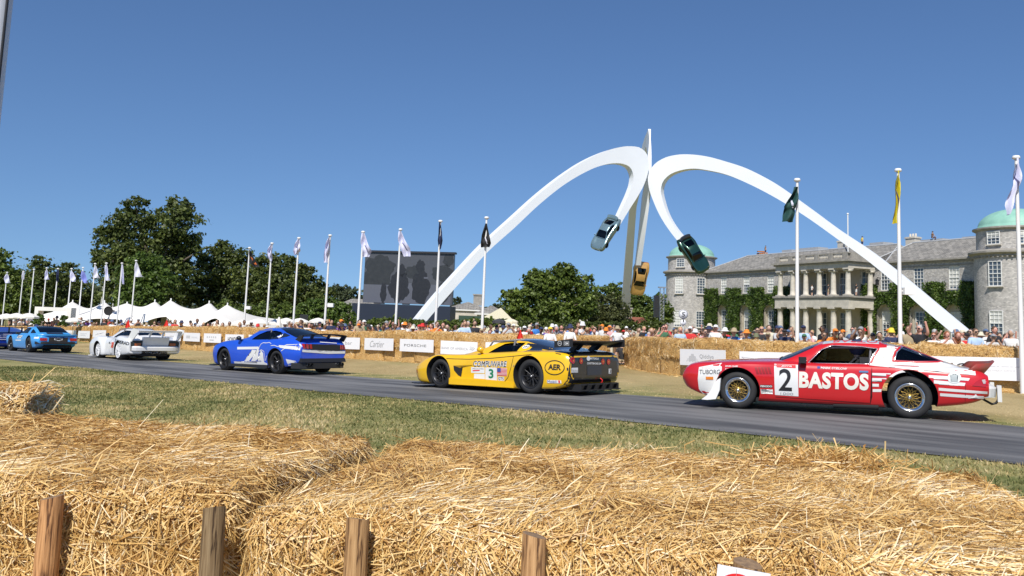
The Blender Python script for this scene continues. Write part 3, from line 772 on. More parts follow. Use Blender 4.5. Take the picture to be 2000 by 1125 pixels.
def wing_wall(u0, u1, centres):
    """wall face with arched niches and window openings left open"""
    mb = MB()
    # columns of wall between openings
    x = u0; ZT = 12.0
    for c in centres:
        hbox(mb, x, c - 1.4, -.6, 0, HB, ZT); x = c + 1.4
        # above the arch: fan of quads from arch curve to z=8.3
        n = 12; pts = [(c + 1.4 * cos(pi - pi * k / n), 5.2 + 1.4 * sin(pi - pi * k / n)) for k in range(n + 1)]
        for (a, za), (b_, zb) in zip(pts[:-1], pts[1:]):
            P = [HP(a, 0, za), HP(b_, 0, zb), HP(b_, 0, 8.25), HP(a, 0, 8.25)]
            mb.add(P, [(0, 1, 2, 3)][::1])
            Q = [HP(a, 0, za), HP(b_, 0, zb), HP(b_, -.45, zb), HP(a, -.45, za)]; mb.add(Q, [(0, 3, 2, 1)], 1)
        for s in (-1, 1):
            Q = [HP(c + s * 1.4, 0, HB), HP(c + s * 1.4, 0, 5.2), HP(c + s * 1.4, -.45, 5.2), HP(c + s * 1.4, -.45, HB)]; mb.add(Q, [(0, 1, 2, 3) if s < 0 else (3, 2, 1, 0)], 1)
        hbox(mb, c - 1.4, c + 1.4, -.75, -.45, HB, 8.2, 1)          # niche back
        for s in (-1, 1): hbox(mb, *sorted((c + s * .8, c + s * 1.4)), -.6, 0, 8.25, ZT)
        hbox(mb, c - .8, c + .8, -.6, 0, 11.15, ZT)
        hbox(mb, c - .8, c + .8, -.6, -.02, 8.2, 8.4)
    hbox(mb, x, u1, -.6, 0, HB, ZT)
    me = mb.mesh('wall', [FLINT, RENDER]); uvbox(me); put(me, 'wall', house)
wing_wall(2.5, 27.5, WC_L); wing_wall(39.0, 59.5, WC_R)
mb = MB(); hbox(mb, 27.5, 39.0, -.6, -.02, HB, 12.0, 0); me = mb.mesh('wall', [RENDER]); put(me, 'wall', house)
# cornice and roof
for u0, u1 in ((3.5, 27.2), (42.3, 58)):
    mb = MB(); hbox(mb, u0, u1, .0, .28, 11.75, 11.95); hbox(mb, u0, u1, .0, .55, 11.95, 12.15); hbox(mb, u0, u1, 0, .08, 11.3, 11.38)
    build(mb, 'cornice', STONED, house)
def roof(u0, u1, h0, h1, label=None):
    zr = 14.95
    P = [HP(u0, .5, 12.16), HP(u1, .5, 12.16), HP(u1 - h1, -4.4, zr), HP(u0 + h0, -4.4, zr), HP(u0, -9.5, 12.16), HP(u1, -9.5, 12.16)]
    me = bpy.data.meshes.new('roof'); me.from_pydata(P, [], [(0, 1, 2, 3), (3, 2, 5, 4), (0, 3, 4), (1, 5, 2)]); me.materials.append(SLATE)
    me.update(); uvbox(me); r = put(me, 'roof', house)
    m2 = MB(); m2.tube([P[3] + Vector((0, 0, .03)), P[2] + Vector((0, 0, .03))], .12, 6); m2.tube([P[0], P[3]], .09, 6); m2.tube([P[1], P[2]], .09, 6); build(m2, 'ridge', LEAD, r)
    return r
roof(3.2, 44.0, 6.5, 2.2); roof(41.0, 58.5, 3.0, .5)
mb = MB()
for u0, u1, z0, z1, w in ((17.7, 20.0, 14.5, 15.55, -5), (21.7, 25.8, 14.5, 15.6, -5), (44.7, 48.2, 14.5, 15.35, -5), (51.1, 53.1, 14.5, 15.3, -5), (35.5, 38.0, 14.4, 15.6, -5.5), (31.5, 33.3, 14.4, 15.4, -5.5)):
    b_ = MB(); hbox(b_, u0, u1, w - 2, w, z0, z1); build(b_, 'roof_light', LEAD, house)
for u0, u1, z1 in ((42.1, 43.6, 15.95), (29.6, 31.3, 16.3)):
    b_ = MB(); hbox(b_, u0, u1, -6.4, -5.2, 14, z1); hbox(b_, u0 - .1, u1 + .1, -6.5, -5.1, z1 - .25, z1 - .05)
    for k in range(3):
        q = HP(u0 + .3 + .45 * k, -5.8); b_.lathe([(.16, z1), (.12, z1 + .45), (0.001, z1 + .45)], 8, (q.x, q.y, 0))
    build(b_, 'chimney', STONE, house)
# windows
def sash_mesh(w, h, cols, rows, blind):
    mb = MB(); t = .07
    mb.box((0, .03, h / 2), (w, .10, t * 1.3)); mb.box((0, .03, h - t / 2), (w, .10, t)); mb.box((0, .03, t / 2), (w, .10, t))
    for s in (-1, 1): mb.box((s * (w / 2 - t / 2), .03, h / 2), (t, .104, h - .002))
    for i in range(1, cols): mb.box((-w / 2 + w * i / cols, .02, h / 2), (.045, .06, h - .01))
    for j in range(1, rows):
        if abs(j / rows - .5) > .05: mb.box((0, .018, h * j / rows), (w - .01, .062, .045))
    fr = mb.mesh('window', [WIN])
    mb = MB(); mb.box((0, -.03, h / 2), (w - .02, .02, h - .02)); 
    if blind: mb.box((0, -.016, h * (1 - blind / 2)), (w - .03, .01, h * blind - .02), 1)
    pn = mb.mesh('pane', [PANE, BLIND])
    mb = MB(); mb.box((0, .1, -.07), (w + .3, .28, .12)); si = mb.mesh('sill', [STONE])
    return fr, pn, si
sashes = {k: sash_mesh(*k) for k in [(1.5, 2.75, 3, 6, 0.), (1.5, 2.75, 3, 6, .5), (1.5, 2.75, 3, 6, .9), (1.5, 1.45, 3, 4, 0.), (1.5, 1.45, 3, 4, .4), (1.7, 3.3, 3, 6, 0.), (1.7, 3.3, 3, 6, .45), (1.5, 3.4, 2, 4, 0.)]}
def window(key, pos, ang, sill=True):
    fr, pn, si = sashes[key]; o = put(fr, 'window', house); o.location = pos; o.rotation_euler = (0, 0, ang)
    put(pn, 'pane', o)
    if sill: put(si, 'sill', o)
HA = atan2(HN.y, HN.x) - pi / 2
for i, c in enumerate(WC_L + WC_R):
    window((1.5, 2.75, 3, 6, (.9, .5, .9, 0., .0, .9)[i]), HP(c, -.12, 8.4), HA)
    window((1.7, 3.3, 3, 6, .45 if i % 2 else 0.), HP(c, -.40, 2.3), HA, False)
for c in (30.6, 34.6, 38.6):
    window((1.5, 3.4, 2, 4, 0.), HP(c + 1.6, .06, 7.6), HA, False); window((1.5, 3.4, 2, 4, 0.), HP(c + 1.6, .06, 2.0), HA, False)
# towers
def tower(c, which):
    mb = MB(); R0 = 4.4
    mb.lathe([(R0, HB), (R0, 11.7)], 48, (c.x, c.y, 0)); mb.lathe([(4.12, 12.5), (4.12, 14.75)], 48, (c.x, c.y, 0))
    me = mb.mesh('tower', [FLINT])
    uv = me.uv_layers.new(name='UVMap')
    for p in me.polygons:
        for li in p.loop_indices:
            v = me.vertices[me.loops[li].vertex_index].co; a = atan2(v.y - c.y, v.x - c.x)
            m_ = atan2(p.center.y - c.y, p.center.x - c.x)
            while a - m_ > pi: a -= 2 * pi
            while a - m_ < -pi: a += 2 * pi
            uv.data[li].uv = (a * 4.4, v.z)
    t = put(me, 'tower', house)
    mb = MB(); mb.lathe([(4.4, 11.6), (4.6, 11.7), (4.6, 11.85), (5.0, 12.05), (5.0, 12.25), (4.3, 12.5), (4.12, 12.52)], 48, (c.x, c.y, 0), smooth=False)
    for k in range(60):
        a = 2 * pi * k / 60; mb.box((c.x + 4.62 * cos(a), c.y + 4.62 * sin(a), 11.6), (.16, .16, .16), 0, Matrix.Rotation(a, 3, 'Z'))
    mb.lathe([(4.12, 14.6), (4.3, 14.7), (4.5, 14.8), (4.5, 14.95), (4.0, 15.05), (.01, 15.06)], 48, (c.x, c.y, 0), smooth=False)
    build(mb, 'cornice', STONED, t)
    mb = MB(); prof = [(4.05, 15.0), (4.05, 15.12)] + [(3.95 * cos(k * pi / 24), 15.12 + 2.2 * sin(k * pi / 24)) for k in range(0, 12)] + [(.02, 17.33)]
    mb.lathe(prof, 48, (c.x, c.y, 0)); build(mb, 'dome', COPPER, t)
    def on_cyl(px, r):
        best = None
        for k in range(720):
            a = 2 * pi * k / 720; q = Vector((c.x + r * cos(a), c.y + r * sin(a), 10))
            if (Vector((c.x, c.y)) - Vector((0, 0))).dot(Vector((cos(a), sin(a)))) > 0: continue
            e = abs(proj(q)[0] - px)
            if best is None or e < best[0]: best = (e, a)
        return best[1]
    for px, z, key, r in which:
        a = on_cyl(px, r); window(key, (c.x + (r + .04) * cos(a), c.y + (r + .04) * sin(a), z), a - pi / 2)
tower(HP(0, 0), [(1329, 12.95, (1.5, 1.45, 3, 4, 0.), 4.12), (1327, 8.35, (1.5, 2.75, 3, 6, .9), 4.4), (1369, 8.35, (1.5, 2.75, 3, 6, 0.), 4.4), (1326, 2.6, (1.5, 2.75, 3, 6, .9), 4.4), (1368, 2.6, (1.5, 2.75, 3, 6, 0.), 4.4)])
tower(HP(D_ := (HR - HL).length, 0), [(1943, 13.0, (1.5, 1.45, 3, 4, .4), 4.12), (2006, 13.0, (1.5, 1.45, 3, 4, .4), 4.12), (1944, 8.35, (1.5, 2.75, 3, 6, 0.), 4.4), (1944, 2.9, (1.5, 2.75, 3, 6, .5), 4.4)])
# portico
UC = [28.25 + 2.62 * k for k in range(6)]
mb = MB(); hbox(mb, 27.3, 42.2, 0, 5.1, 7.28, 7.52); hbox(mb, 27.6, 41.9, 0.02, 4.9, 5.95, 7.1, 1); hbox(mb, 27.45, 42.05, 0.01, 5.0, 7.1, 7.28)
build(mb, 'portico_floor', [STONED, STONE], house)
mb = MB(); hbox(mb, 27.7, 41.85, 0.03, 4.85, 11.2, 11.85, 1); hbox(mb, 27.5, 42.05, 0.02, 5.05, 11.85, 12.05); hbox(mb, 27.25, 42.3, 0.01, 5.35, 12.05, 12.3)
build(mb, 'entablature', [STONED, STONE], house)
mb = MB(); hbox(mb, 27.5, 42.0, 4.6, 4.95, 12.3, 12.5); hbox(mb, 27.5, 42.0, 4.62, 4.93, 13.1, 13.28); hbox(mb, 27.5, 27.85, 0, 4.6, 12.3, 13.28); hbox(mb, 41.65, 42.0, 0, 4.6, 12.3, 13.28)
for k in range(6): hbox(mb, UC[k] - .4, UC[k] + .4, 4.58, 4.97, 12.32, 13.26)
bal = build(mb, 'balustrade', STONED, house)
mb = MB(); prof = [(.06, 12.5), (.10, 12.62), (.13, 12.75), (.06, 12.95), (.08, 13.1)]
for k in range(5):
    for j in range(7):
        q = HP(UC[k] + .4 + (2.62 - .8) * (j + .5) / 7, 4.78); mb.lathe(prof, 6, (q.x, q.y, 0))
build(mb, 'baluster', STONE, bal, kind='stuff')
def column(r, z0, z1, ionic):
    mb = MB(); h = z1 - z0
    mb.box((0, 0, .08), (r * 2.7, r * 2.7, .16)); prof = [(r * 1.25, .16), (r * 1.25, .24), (r * 1.02, .32)] + [(r * (1.02 - .17 * t ** 1.6), .32 + (h - .75) * t) for t in np.linspace(0, 1, 6)]
    prof += [(r * .98, h - .4), (r * 1.2, h - .3)]
    mb.lathe(prof, 20); mb.box((0, 0, h - .1), (r * 2.7, r * 2.7, .2))
    if ionic:
        for s in (-1, 1): mb.lathe([(.001, -r), (r * .42, -r), (r * .42, r), (.001, r)], 10, (s * r * 1.05, 0, h - .34), 0, 'y')
    return mb.mesh('column', [STONE])
cg = column(.42, 0.9, 5.95, False); cu_ = column(.36, 7.52, 11.2, True)
for k, u in enumerate(UC):
    for m_, z in ((cg, .9), (cu_, 7.52)): o = put(m_, 'column', house); o.location = HP(u, 4.45, z); o.rotation_euler = (0, 0, HA)
for u in (28.25, 41.35):
    for m_, z in ((cg, .9), (cu_, 7.52)): o = put(m_, 'column', house); o.location = HP(u, .5, z); o.rotation_euler = (0, 0, HA)
mb = MB(); hbox(mb, 27.3, 42.2, 0, 5.6, HB, .9); build(mb, 'steps', STONE, house)
for u, w in ((27.0, 3.0), (42.6, 1.6)):                               # wall lanterns beside the portico
    q = HP(u, .6, 9.4); mb = MB(); mb.tube([HP(u, 0, 10.0), HP(u, .6, 10.1), HP(u, .6, 9.9)], .04, 5); mb.box(q, (.34, .34, .6)); mb.lathe([(.3, .3), (.01, .6)], 6, q)
    build(mb, 'wall_lantern', DARKW, house)
q = HP(33.9, -3.0, 0); mb = MB(); mb.tube([(q.x, q.y, 13.5), (q.x, q.y, 19.7)], .09, 8); mb.ball((q.x, q.y, 19.75), .16)
pf = build(mb, 'roof_flagpole', WIN, house)

# ------------------------------------------------------------------ ivy on the front
IVY = strand_mat('ivy_leaves', [(0, (.02, .04, .005)), (.45, (.075, .135, .016)), (.8, (.16, .24, .04)), (1, (.30, .38, .10))], .45, .4)
def ivy(u0, u1, centres, label, seed):
    rng = np.random.default_rng(seed); n = 26000
    U = rng.uniform(u0, u1, n); Z = rng.uniform(HB + .5, 9.35, n)
    keep = np.ones(n, bool)
    for c in centres:
        d = np.abs(U - c)
        keep &= ~((d < .98 + rng.normal(0, .05, n)) & (Z > 8.15))
        keep &= ~((d < 1.3 + rng.normal(0, .07, n)) & (Z < 5.2)) & ~((d ** 2 + (Z - 5.2) ** 2 < (1.3 + rng.normal(0, .07, n)) ** 2))
    keep &= ~(Z > 9.3 + .12 * np.sin(U * 3.1) + rng.normal(0, .05, n))
    U = U[keep]; Z = Z[keep]; n = len(U)
    bump = np.array([noise.noise(Vector((a * .9, b_ * .9, seed))) for a, b_ in zip(U, Z)])
    Wd = .12 + .45 * np.sqrt(rng.uniform(0, 1, n)) + .16 * bump
    P = np.array([HL.x, HL.y, 0]) + U[:, None] * np.array([HU.x, HU.y, 0]) + Wd[:, None] * np.array([HN.x, HN.y, 0]) + Z[:, None] * np.array([0, 0, 1])
    N = unit(np.array([HN.x, HN.y, .5]) + rng.normal(0, .55, (n, 3))); A = unit(np.cross(N, rng.normal(0, 1, (n, 3)))); B = np.cross(N, A)
    s = (.10 * rng.uniform(.7, 1.4, n))[:, None]
    V = np.stack([P - A * s, P - B * s * .8, P + A * s, P + B * s * .8], 1).reshape(-1, 3)
    o = thing('ivy', label, 'climbing ivy', (0, 0, 0))
    put(np_mesh('leaf', V, np.arange(n * 4).reshape(-1, 4), [IVY], np.clip(.45 + .5 * bump + rng.normal(0, .2, n), 0, 1)), 'leaf', o, kind='stuff')
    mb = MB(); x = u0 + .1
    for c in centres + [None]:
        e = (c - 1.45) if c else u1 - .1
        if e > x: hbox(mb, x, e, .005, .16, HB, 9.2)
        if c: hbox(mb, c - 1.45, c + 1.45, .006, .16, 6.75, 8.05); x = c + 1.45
    build(mb, 'backing_slab', mat('ivy_backing', (.03, .04, .012), .9, c2=(.06, .05, .03), scale=12), o)  # dark slabs added behind the leaves to back their gaps
ivy(4.35, 25.6, WC_L, 'clipped green ivy on the house front left of the portico', 3)
ivy(39.6, 56.9, WC_R, 'clipped green ivy on the house front right of the portico', 4)

# ------------------------------------------------------------------ trees
BARK = mat('bark', (.09, .07, .05), .9, c2=(.16, .13, .10), scale=6, bump=.8, stretch=(1, 1, .3))
def leafmat(name, a, b_, c): return strand_mat(name, [(0, a), (.5, b_), (1, c)], .5, .42)
LF = {'dark': leafmat('leaves_dark', (.025, .04, .008), (.105, .14, .03), (.26, .30, .08)),
      'mid': leafmat('leaves_mid', (.035, .06, .008), (.13, .185, .03), (.30, .38, .08)),
      'light': leafmat('leaves_light', (.03, .055, .008), (.11, .18, .028), (.25, .34, .07)),
      'olive': leafmat('leaves_olive', (.03, .04, .012), (.11, .125, .04), (.24, .26, .10)),
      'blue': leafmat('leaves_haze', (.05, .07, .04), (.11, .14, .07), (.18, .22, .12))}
def tree(name, label, cat, D, blobs, kind, n, leaf, seed, trunk=True, base=None, group=None, depth=.8, open_=.0):
    """blobs: (px, py, radius in px [, stretch]) at distance D"""
    rng = np.random.default_rng(seed); B = []
    for b_ in blobs:
        p = at(b_[0], b_[1], D); r = b_[2] * D / FPX; st = b_[3] if len(b_) > 3 else .8
        B.append((np.array([p.x, p.y + rng.uniform(-.5, .5) * r * depth, p.z]), r, st))
    for c, r, st in list(B):
        for _ in range(5 if len(blobs) > 4 else 0):
            d = rng.normal(0, 1, 3); d /= np.linalg.norm(d); d[2] = abs(d[2]) * .8 + .1; B.append((c + d * r * np.array([1, depth, st]) * rng.uniform(.75, 1.1), r * rng.uniform(.22, .38), .8))
    nb = len(blobs); bx = base if base is not None else blobs[-1][0]
    gp = stand(bx, D)
    t = thing(name, label, cat, (gp.x, gp.y, gp.z - .1), group)
    off = np.array([gp.x, gp.y, gp.z - .1])
    rs = np.array([b_[1] ** 2 for b_ in B]); n = int(n * 1.7); leaf = leaf * .74; cnt_ = (n * rs / rs.sum()).astype(int)
    PP = []; SH = []; NN = []
    for (c, r, st), k in zip(B, cnt_):
        ns = max(14, int(k / 20)); d = unit(rng.normal(0, 1, (ns, 3))); d[:, 2] = d[:, 2] * .95 + .05
        rad = r * rng.uniform(.45, 1.0, ns) ** .6 * (1 + .28 * rng.normal(0, 1, ns).clip(-1.4, 1.4)); sc = c + d * rad[:, None] * np.array([1, depth, st])
        tone = rng.normal(0, .13, ns)
        j = rng.integers(0, ns, k); q = unit(rng.normal(0, 1, (k, 3))); lr = r * .26 * np.abs(rng.normal(0, .8, k)).clip(.05, 2.2)
        PP.append(sc[j] + q * lr[:, None] * np.array([1, 1, .62])); NN.append(unit(q * .8 + d[j] * .5 + [0, 0, .5]))
        SH.append(.46 + tone[j] + rng.normal(0, .16, k))
    P = np.concatenate(PP) - off; N = np.concatenate(NN); sh = np.clip(np.concatenate(SH), 0, 1); k = len(P)
    low = P[:, 2] > .1; P, N, sh = P[low], N[low], sh[low]; k = len(P)
    N = unit(N + rng.normal(0, .55, (k, 3))); A = unit(np.cross(N, rng.normal(0, 1, (k, 3)))); Bv = np.cross(N, A); s = (leaf * rng.uniform(.6, 1.4, k))[:, None] / 2
    V = np.stack([P - A * s * 1.2, P - Bv * s * .75, P + A * s * 1.2, P + Bv * s * .75], 1).reshape(-1, 3)
    put(np_mesh('crown', V, np.arange(k * 4).reshape(-1, 4), [LF[kind]], sh), 'crown', t, kind='stuff')
    if trunk:
        mb = MB(); main = B[0][0]; H = max(b_[0][2] + b_[1] * .3 for b_ in B) - gp.z; r0 = max(.18, H * .028)
        f0 = Vector((0, 0, 0)); low = Vector((*(np.mean([b_[0] for b_ in B], 0) - off)[:2] * .25, H * .3))
        mb.tube([f0, (f0 + low) / 2 + Vector((.1, 0, 0)), low], [r0 * 1.3, r0, r0 * .85], 9)
        for c, r, st in B[:nb]:
            e = Vector(c - off); m1 = low.lerp(e, .5) + Vector((rng.uniform(-.3, .3), 0, H * .05)); mb.tube([low, m1, e, e + Vector((rng.uniform(-1, 1), rng.uniform(-1, 1), r * .7))], [r0 * .6, r0 * .38, r0 * .2, .03], 6)
        build(mb, 'trunk', BARK, t)
    return t
TG = 'trees behind the crowd'
tree('oak_tree', 'broad green oak standing in the middle of the park, left of the white sculpture leg', 'tree', 84,
     [(1092, 548, 34), (1060, 560, 34), (1125, 562, 32), (1030, 582, 28), (1000, 588, 20), (1078, 585, 40), (1140, 590, 26), (1100, 536, 24), (1052, 548, 22), (1010, 606, 24), (1048, 612, 34), (1100, 615, 34), (1135, 608, 26), (992, 575, 12)], 'mid', 17000, .36, 21, base=1082, group=TG)
tree('large_tree', 'tallest dark green tree left of centre, its crown split into two lobes', 'tree', 105,
     [(262, 440, 42), (342, 445, 46), (268, 405, 22), (345, 405, 24), (230, 470, 34), (310, 490, 50), (210, 455, 20), (368, 478, 26), (385, 494, 14), (270, 520, 60), (330, 540, 44), (225, 515, 30), (200, 500, 22), (245, 560, 50), (310, 580, 40), (345, 515, 24)], 'dark', 26000, .44, 22, base=300, group=TG)
tree('bright_tree', 'lighter green tree in front of the tallest tree', 'tree', 92, [(285, 520, 34), (270, 550, 40), (310, 555, 36), (290, 590, 42), (250, 585, 28)], 'light', 9000, .36, 23, base=285, group=TG)
tree('edge_tree', 'dark tree cut off by the left edge of the photo', 'tree', 88, [(-6, 520, 34), (-20, 560, 60), (20, 560, 36), (40, 590, 34), (0, 600, 44)], 'mid', 8000, .38, 24, base=0, group=TG)
tree('dark_tree', 'very dark tree behind the flags at the far left', 'tree', 120, [(78, 520, 22), (62, 545, 32), (100, 555, 34), (80, 590, 44), (45, 585, 34)], 'dark', 7000, .44, 25, base=78, group=TG)
tree('thin_tree', 'thin-leaved tree between the far left trees and the tallest tree', 'tree', 125, [(135, 535, 26), (120, 565, 32), (155, 570, 30), (140, 600, 36), (175, 590, 30)], 'dark', 6000, .42, 26, base=140, group=TG)
tree('spreading_tree', 'wide green tree to the left behind the leftmost tall flagpoles', 'tree', 112, [(435, 500, 30), (432, 478, 12), (415, 530, 36), (470, 520, 36), (400, 565, 40), (455, 570, 48), (370, 575, 30), (430, 605, 40)], 'dark', 13000, .42, 27, base=440, group=TG)
tree('round_tree', 'round-topped green tree behind the flagpoles left of the big screen', 'tree', 110, [(552, 515, 24), (520, 520, 28), (575, 535, 26), (505, 555, 38), (550, 565, 42), (530, 600, 40), (590, 575, 26)], 'dark', 12000, .42, 28, base=545, group=TG)
tree('pointed_tree', 'green tree with a pointed top left of the big screen', 'tree', 118, [(602, 535, 18), (606, 560, 28), (625, 575, 26), (600, 590, 34), (630, 600, 28)], 'dark', 6500, .4, 29, base=606, group=TG)
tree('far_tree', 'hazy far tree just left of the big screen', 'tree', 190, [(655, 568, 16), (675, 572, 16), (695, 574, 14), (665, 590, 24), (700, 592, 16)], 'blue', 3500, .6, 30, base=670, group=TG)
tree('bush', 'rounded yellow-green bush left of the big screen', 'bush', 76, [(640, 600, 22), (612, 603, 22), (665, 606, 20), (600, 622, 24), (640, 622, 28), (680, 622, 18)], 'light', 6500, .26, 31, trunk=False, base=640)
tree('bush', 'dark bushes behind the white parasols', 'bush', 80, [(560, 612, 22), (520, 612, 24), (480, 615, 24), (440, 615, 26), (580, 625, 20), (500, 630, 22), (550, 630, 20)], 'mid', 6000, .28, 32, trunk=False, base=520)
tree('pale_bush', 'large pale olive-green bush between the oak and the grey sculpture leg', 'bush', 88, [(1190, 600, 28), (1172, 612, 24), (1208, 612, 24), (1190, 630, 34), (1160, 632, 22), (1215, 632, 18)], 'olive', 8500, .26, 33, trunk=False, base=1190)
tree('back_tree', 'green tree behind the pale olive bush', 'tree', 130, [(1180, 575, 22), (1205, 572, 22), (1160, 585, 20), (1225, 582, 20), (1150, 605, 26), (1230, 600, 24)], 'mid', 6000, .42, 34, base=1195, group=TG)
tree('back_tree', 'dark green tree between the grey sculpture leg and the left tower', 'tree', 125, [(1250, 590, 22), (1240, 610, 26), (1275, 600, 20), (1292, 590, 14), (1265, 620, 28), (1300, 612, 18), (1235, 632, 22)], 'mid', 7000, .4, 35, base=1262, group=TG)
tree('slender_tree', 'slender light tree just left of the left tower', 'tree', 135, [(1291, 580, 10), (1296, 600, 14), (1300, 622, 14)], 'light', 1800, .34, 36, base=1296, group=TG)
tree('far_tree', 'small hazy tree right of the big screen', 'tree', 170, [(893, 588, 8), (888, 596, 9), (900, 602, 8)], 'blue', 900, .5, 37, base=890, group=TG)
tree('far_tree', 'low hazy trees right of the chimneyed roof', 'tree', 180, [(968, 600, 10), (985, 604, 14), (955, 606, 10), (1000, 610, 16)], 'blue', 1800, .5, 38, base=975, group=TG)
tree('hedge', 'low leafy hedge below the big screen', 'hedge', 62, [(x, 633 + 3 * sin(x), 11) for x in range(700, 990, 13)], 'mid', 8000, .2, 39, trunk=False, base=840, depth=1)
tree('hedge', 'dark clipped hedge beyond the crowd left of the house', 'hedge', 80, [(x, 638, 12) for x in range(1005, 1300, 13)], 'dark', 8500, .24, 40, trunk=False, base=1200, depth=1)
tree('shrub', 'small plant in the marquee entrance at the left', 'bush', 68, [(76, 620, 9), (72, 628, 9)], 'light', 500, .22, 41, trunk=False, base=75)
tree('shrub', 'small plant left of the marquee centre', 'bush', 69, [(124, 622, 7), (125, 631, 8)], 'light', 450, .2, 42, trunk=False, base=125)
mb = MB(); q = [stand(x, 230) for x in range(-700, 2300, 60)]
rng = np.random.default_rng(50)
Pn = []; 
for x in np.arange(-500, 2300, 5.):
    p = stand(x, 230); hgt = (6.5 if x > 600 else 8) + 2.5 * noise.noise(Vector((x * .01, 1, 0))) + 1.5 * noise.noise(Vector((x * .05, 7, 0)))
    if 640 < x < 1330: hgt *= .72
    k = 60; Pn.append(np.array([p.x, p.y, p.z]) + np.stack([rng.normal(0, 1.2, k), rng.normal(0, 3, k), rng.uniform(0, 1, k) ** .7 * hgt], 1))
P = np.concatenate(Pn); k = len(P); N = unit(rng.normal(0, .6, (k, 3)) + [0, -.6, .6]); A = unit(np.cross(N, rng.normal(0, 1, (k, 3)))); Bv = np.cross(N, A); s = .5
V = np.stack([P - A * s, P - Bv * s, P + A * s, P + Bv * s], 1).reshape(-1, 3)
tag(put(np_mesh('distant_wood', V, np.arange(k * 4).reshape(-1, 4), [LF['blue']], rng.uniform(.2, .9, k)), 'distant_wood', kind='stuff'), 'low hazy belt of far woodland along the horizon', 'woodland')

# ------------------------------------------------------------------ marquee, parasols
CANVAS = mat('white_canvas', (.80, .77, .71), .7, var=.03, scale=.6)
_b = CANVAS.node_tree
def marquee():
    D = 72; peaks = [(100, 586), (144, 586), (210, 590), (247, 584.5), (298, 583), (357, 587), (411, 592)]
    A = stand(48, D + 2); B = stand(486, D - 4)
    ax = (B - A); L = ax.xy.length; ax = Vector((ax.x, ax.y, 0)).normalized(); ay = Vector((-ax.y, ax.x, 0)); dep = 9.
    t = thing('marquee', 'long white stretch tent with seven pointed peaks behind the left flagpoles', 'marquee', A)
    pk = []
    for i, (px, py) in enumerate(peaks):
        p = at(px, py, D + 3.0 - (px - 48) / 438 * 6); v = p - A; pk.append((v.dot(ax), 3.2 + (i % 2) * 1.2, v.z))
    NS, NT = 120, 26; V = []
    def hgt(s, tt):
        base = 1.9 + .35 * sin(s * 1.1) if True else 0
        edge = min(s, L - s); e = min(1, max(0, edge / 3.5)); base *= .25 + .75 * e ** .6
        y = 0
        for ps, pt, pz in pk:
            r = sqrt((s - ps) ** 2 + ((tt - pt) * .8) ** 2); y = max(y, (pz - base) * math.exp(-r / 1.75))
        sm = sum(((pz - base) * math.exp(-sqrt((s - ps) ** 2 + ((tt - pt) * .8) ** 2) / 1.5)) ** 3 for ps, pt, pz in pk) ** (1 / 3)
        return base + sm
    for j in range(NT + 1):
        tt = dep * j / NT
        for i in range(NS + 1):
            s = L * i / NS; z = hgt(s, tt)
            if j == 0: z -= .15 + .55 * abs(sin(s * pi / 4.6)) * 1.0
            if j == NT: z -= .3
            q = ax * s + ay * tt; V.append((q.x, q.y, z))
    F = [(j * (NS + 1) + i, j * (NS + 1) + i + 1, (j + 1) * (NS + 1) + i + 1, (j + 1) * (NS + 1) + i) for j in range(NT) for i in range(NS)]
    mb = MB(); mb.add(V, F, 0, True); build(mb, 'canopy', CANVAS, t)
    for ps, pt, pz in pk:
        q = ax * ps + ay * pt; mb = MB(); mb.tube([(q.x, q.y, 0), (q.x, q.y, pz + .1)], .06, 6); build(mb, 'pole', WIN, t)
    mb = MB()
    for a, b_ in ((.12, .42), (.44, .62)):
        q0 = ax * L * a + ay * 5; q1 = ax * L * b_ + ay * 5; mb.add([q0, q1, q1 + Vector((0, 0, 2.2)), q0 + Vector((0, 0, 2.2))], [(0, 1, 2, 3)])
    build(mb, 'inner_wall', CANVAS, t)
    mb = MB(); q0 = ay * 8.5; q1 = ax * L + ay * 8.5; mb.add([q0, q1, q1 + Vector((0, 0, 1.9)), q0 + Vector((0, 0, 1.9))], [(0, 1, 2, 3)]); build(mb, 'shade_sheet', mat('tent_shade', (.16, .15, .13), .9), t)  # dark sheet standing in for the shade inside the tent
marquee()
def portal():
    p = stand(103, 70); t = thing('entrance_arch', 'square white entrance arch before the marquee at the left', 'entrance arch', p)
    mb = MB()
    for s in (-1, 1): mb.box((s * 1.3, 0, 1.1), (.3, .8, 2.2))
    mb.box((0, 0, 2.35), (2.9, .8, .3)); build(mb, 'frame', CANVAS, t)
portal()
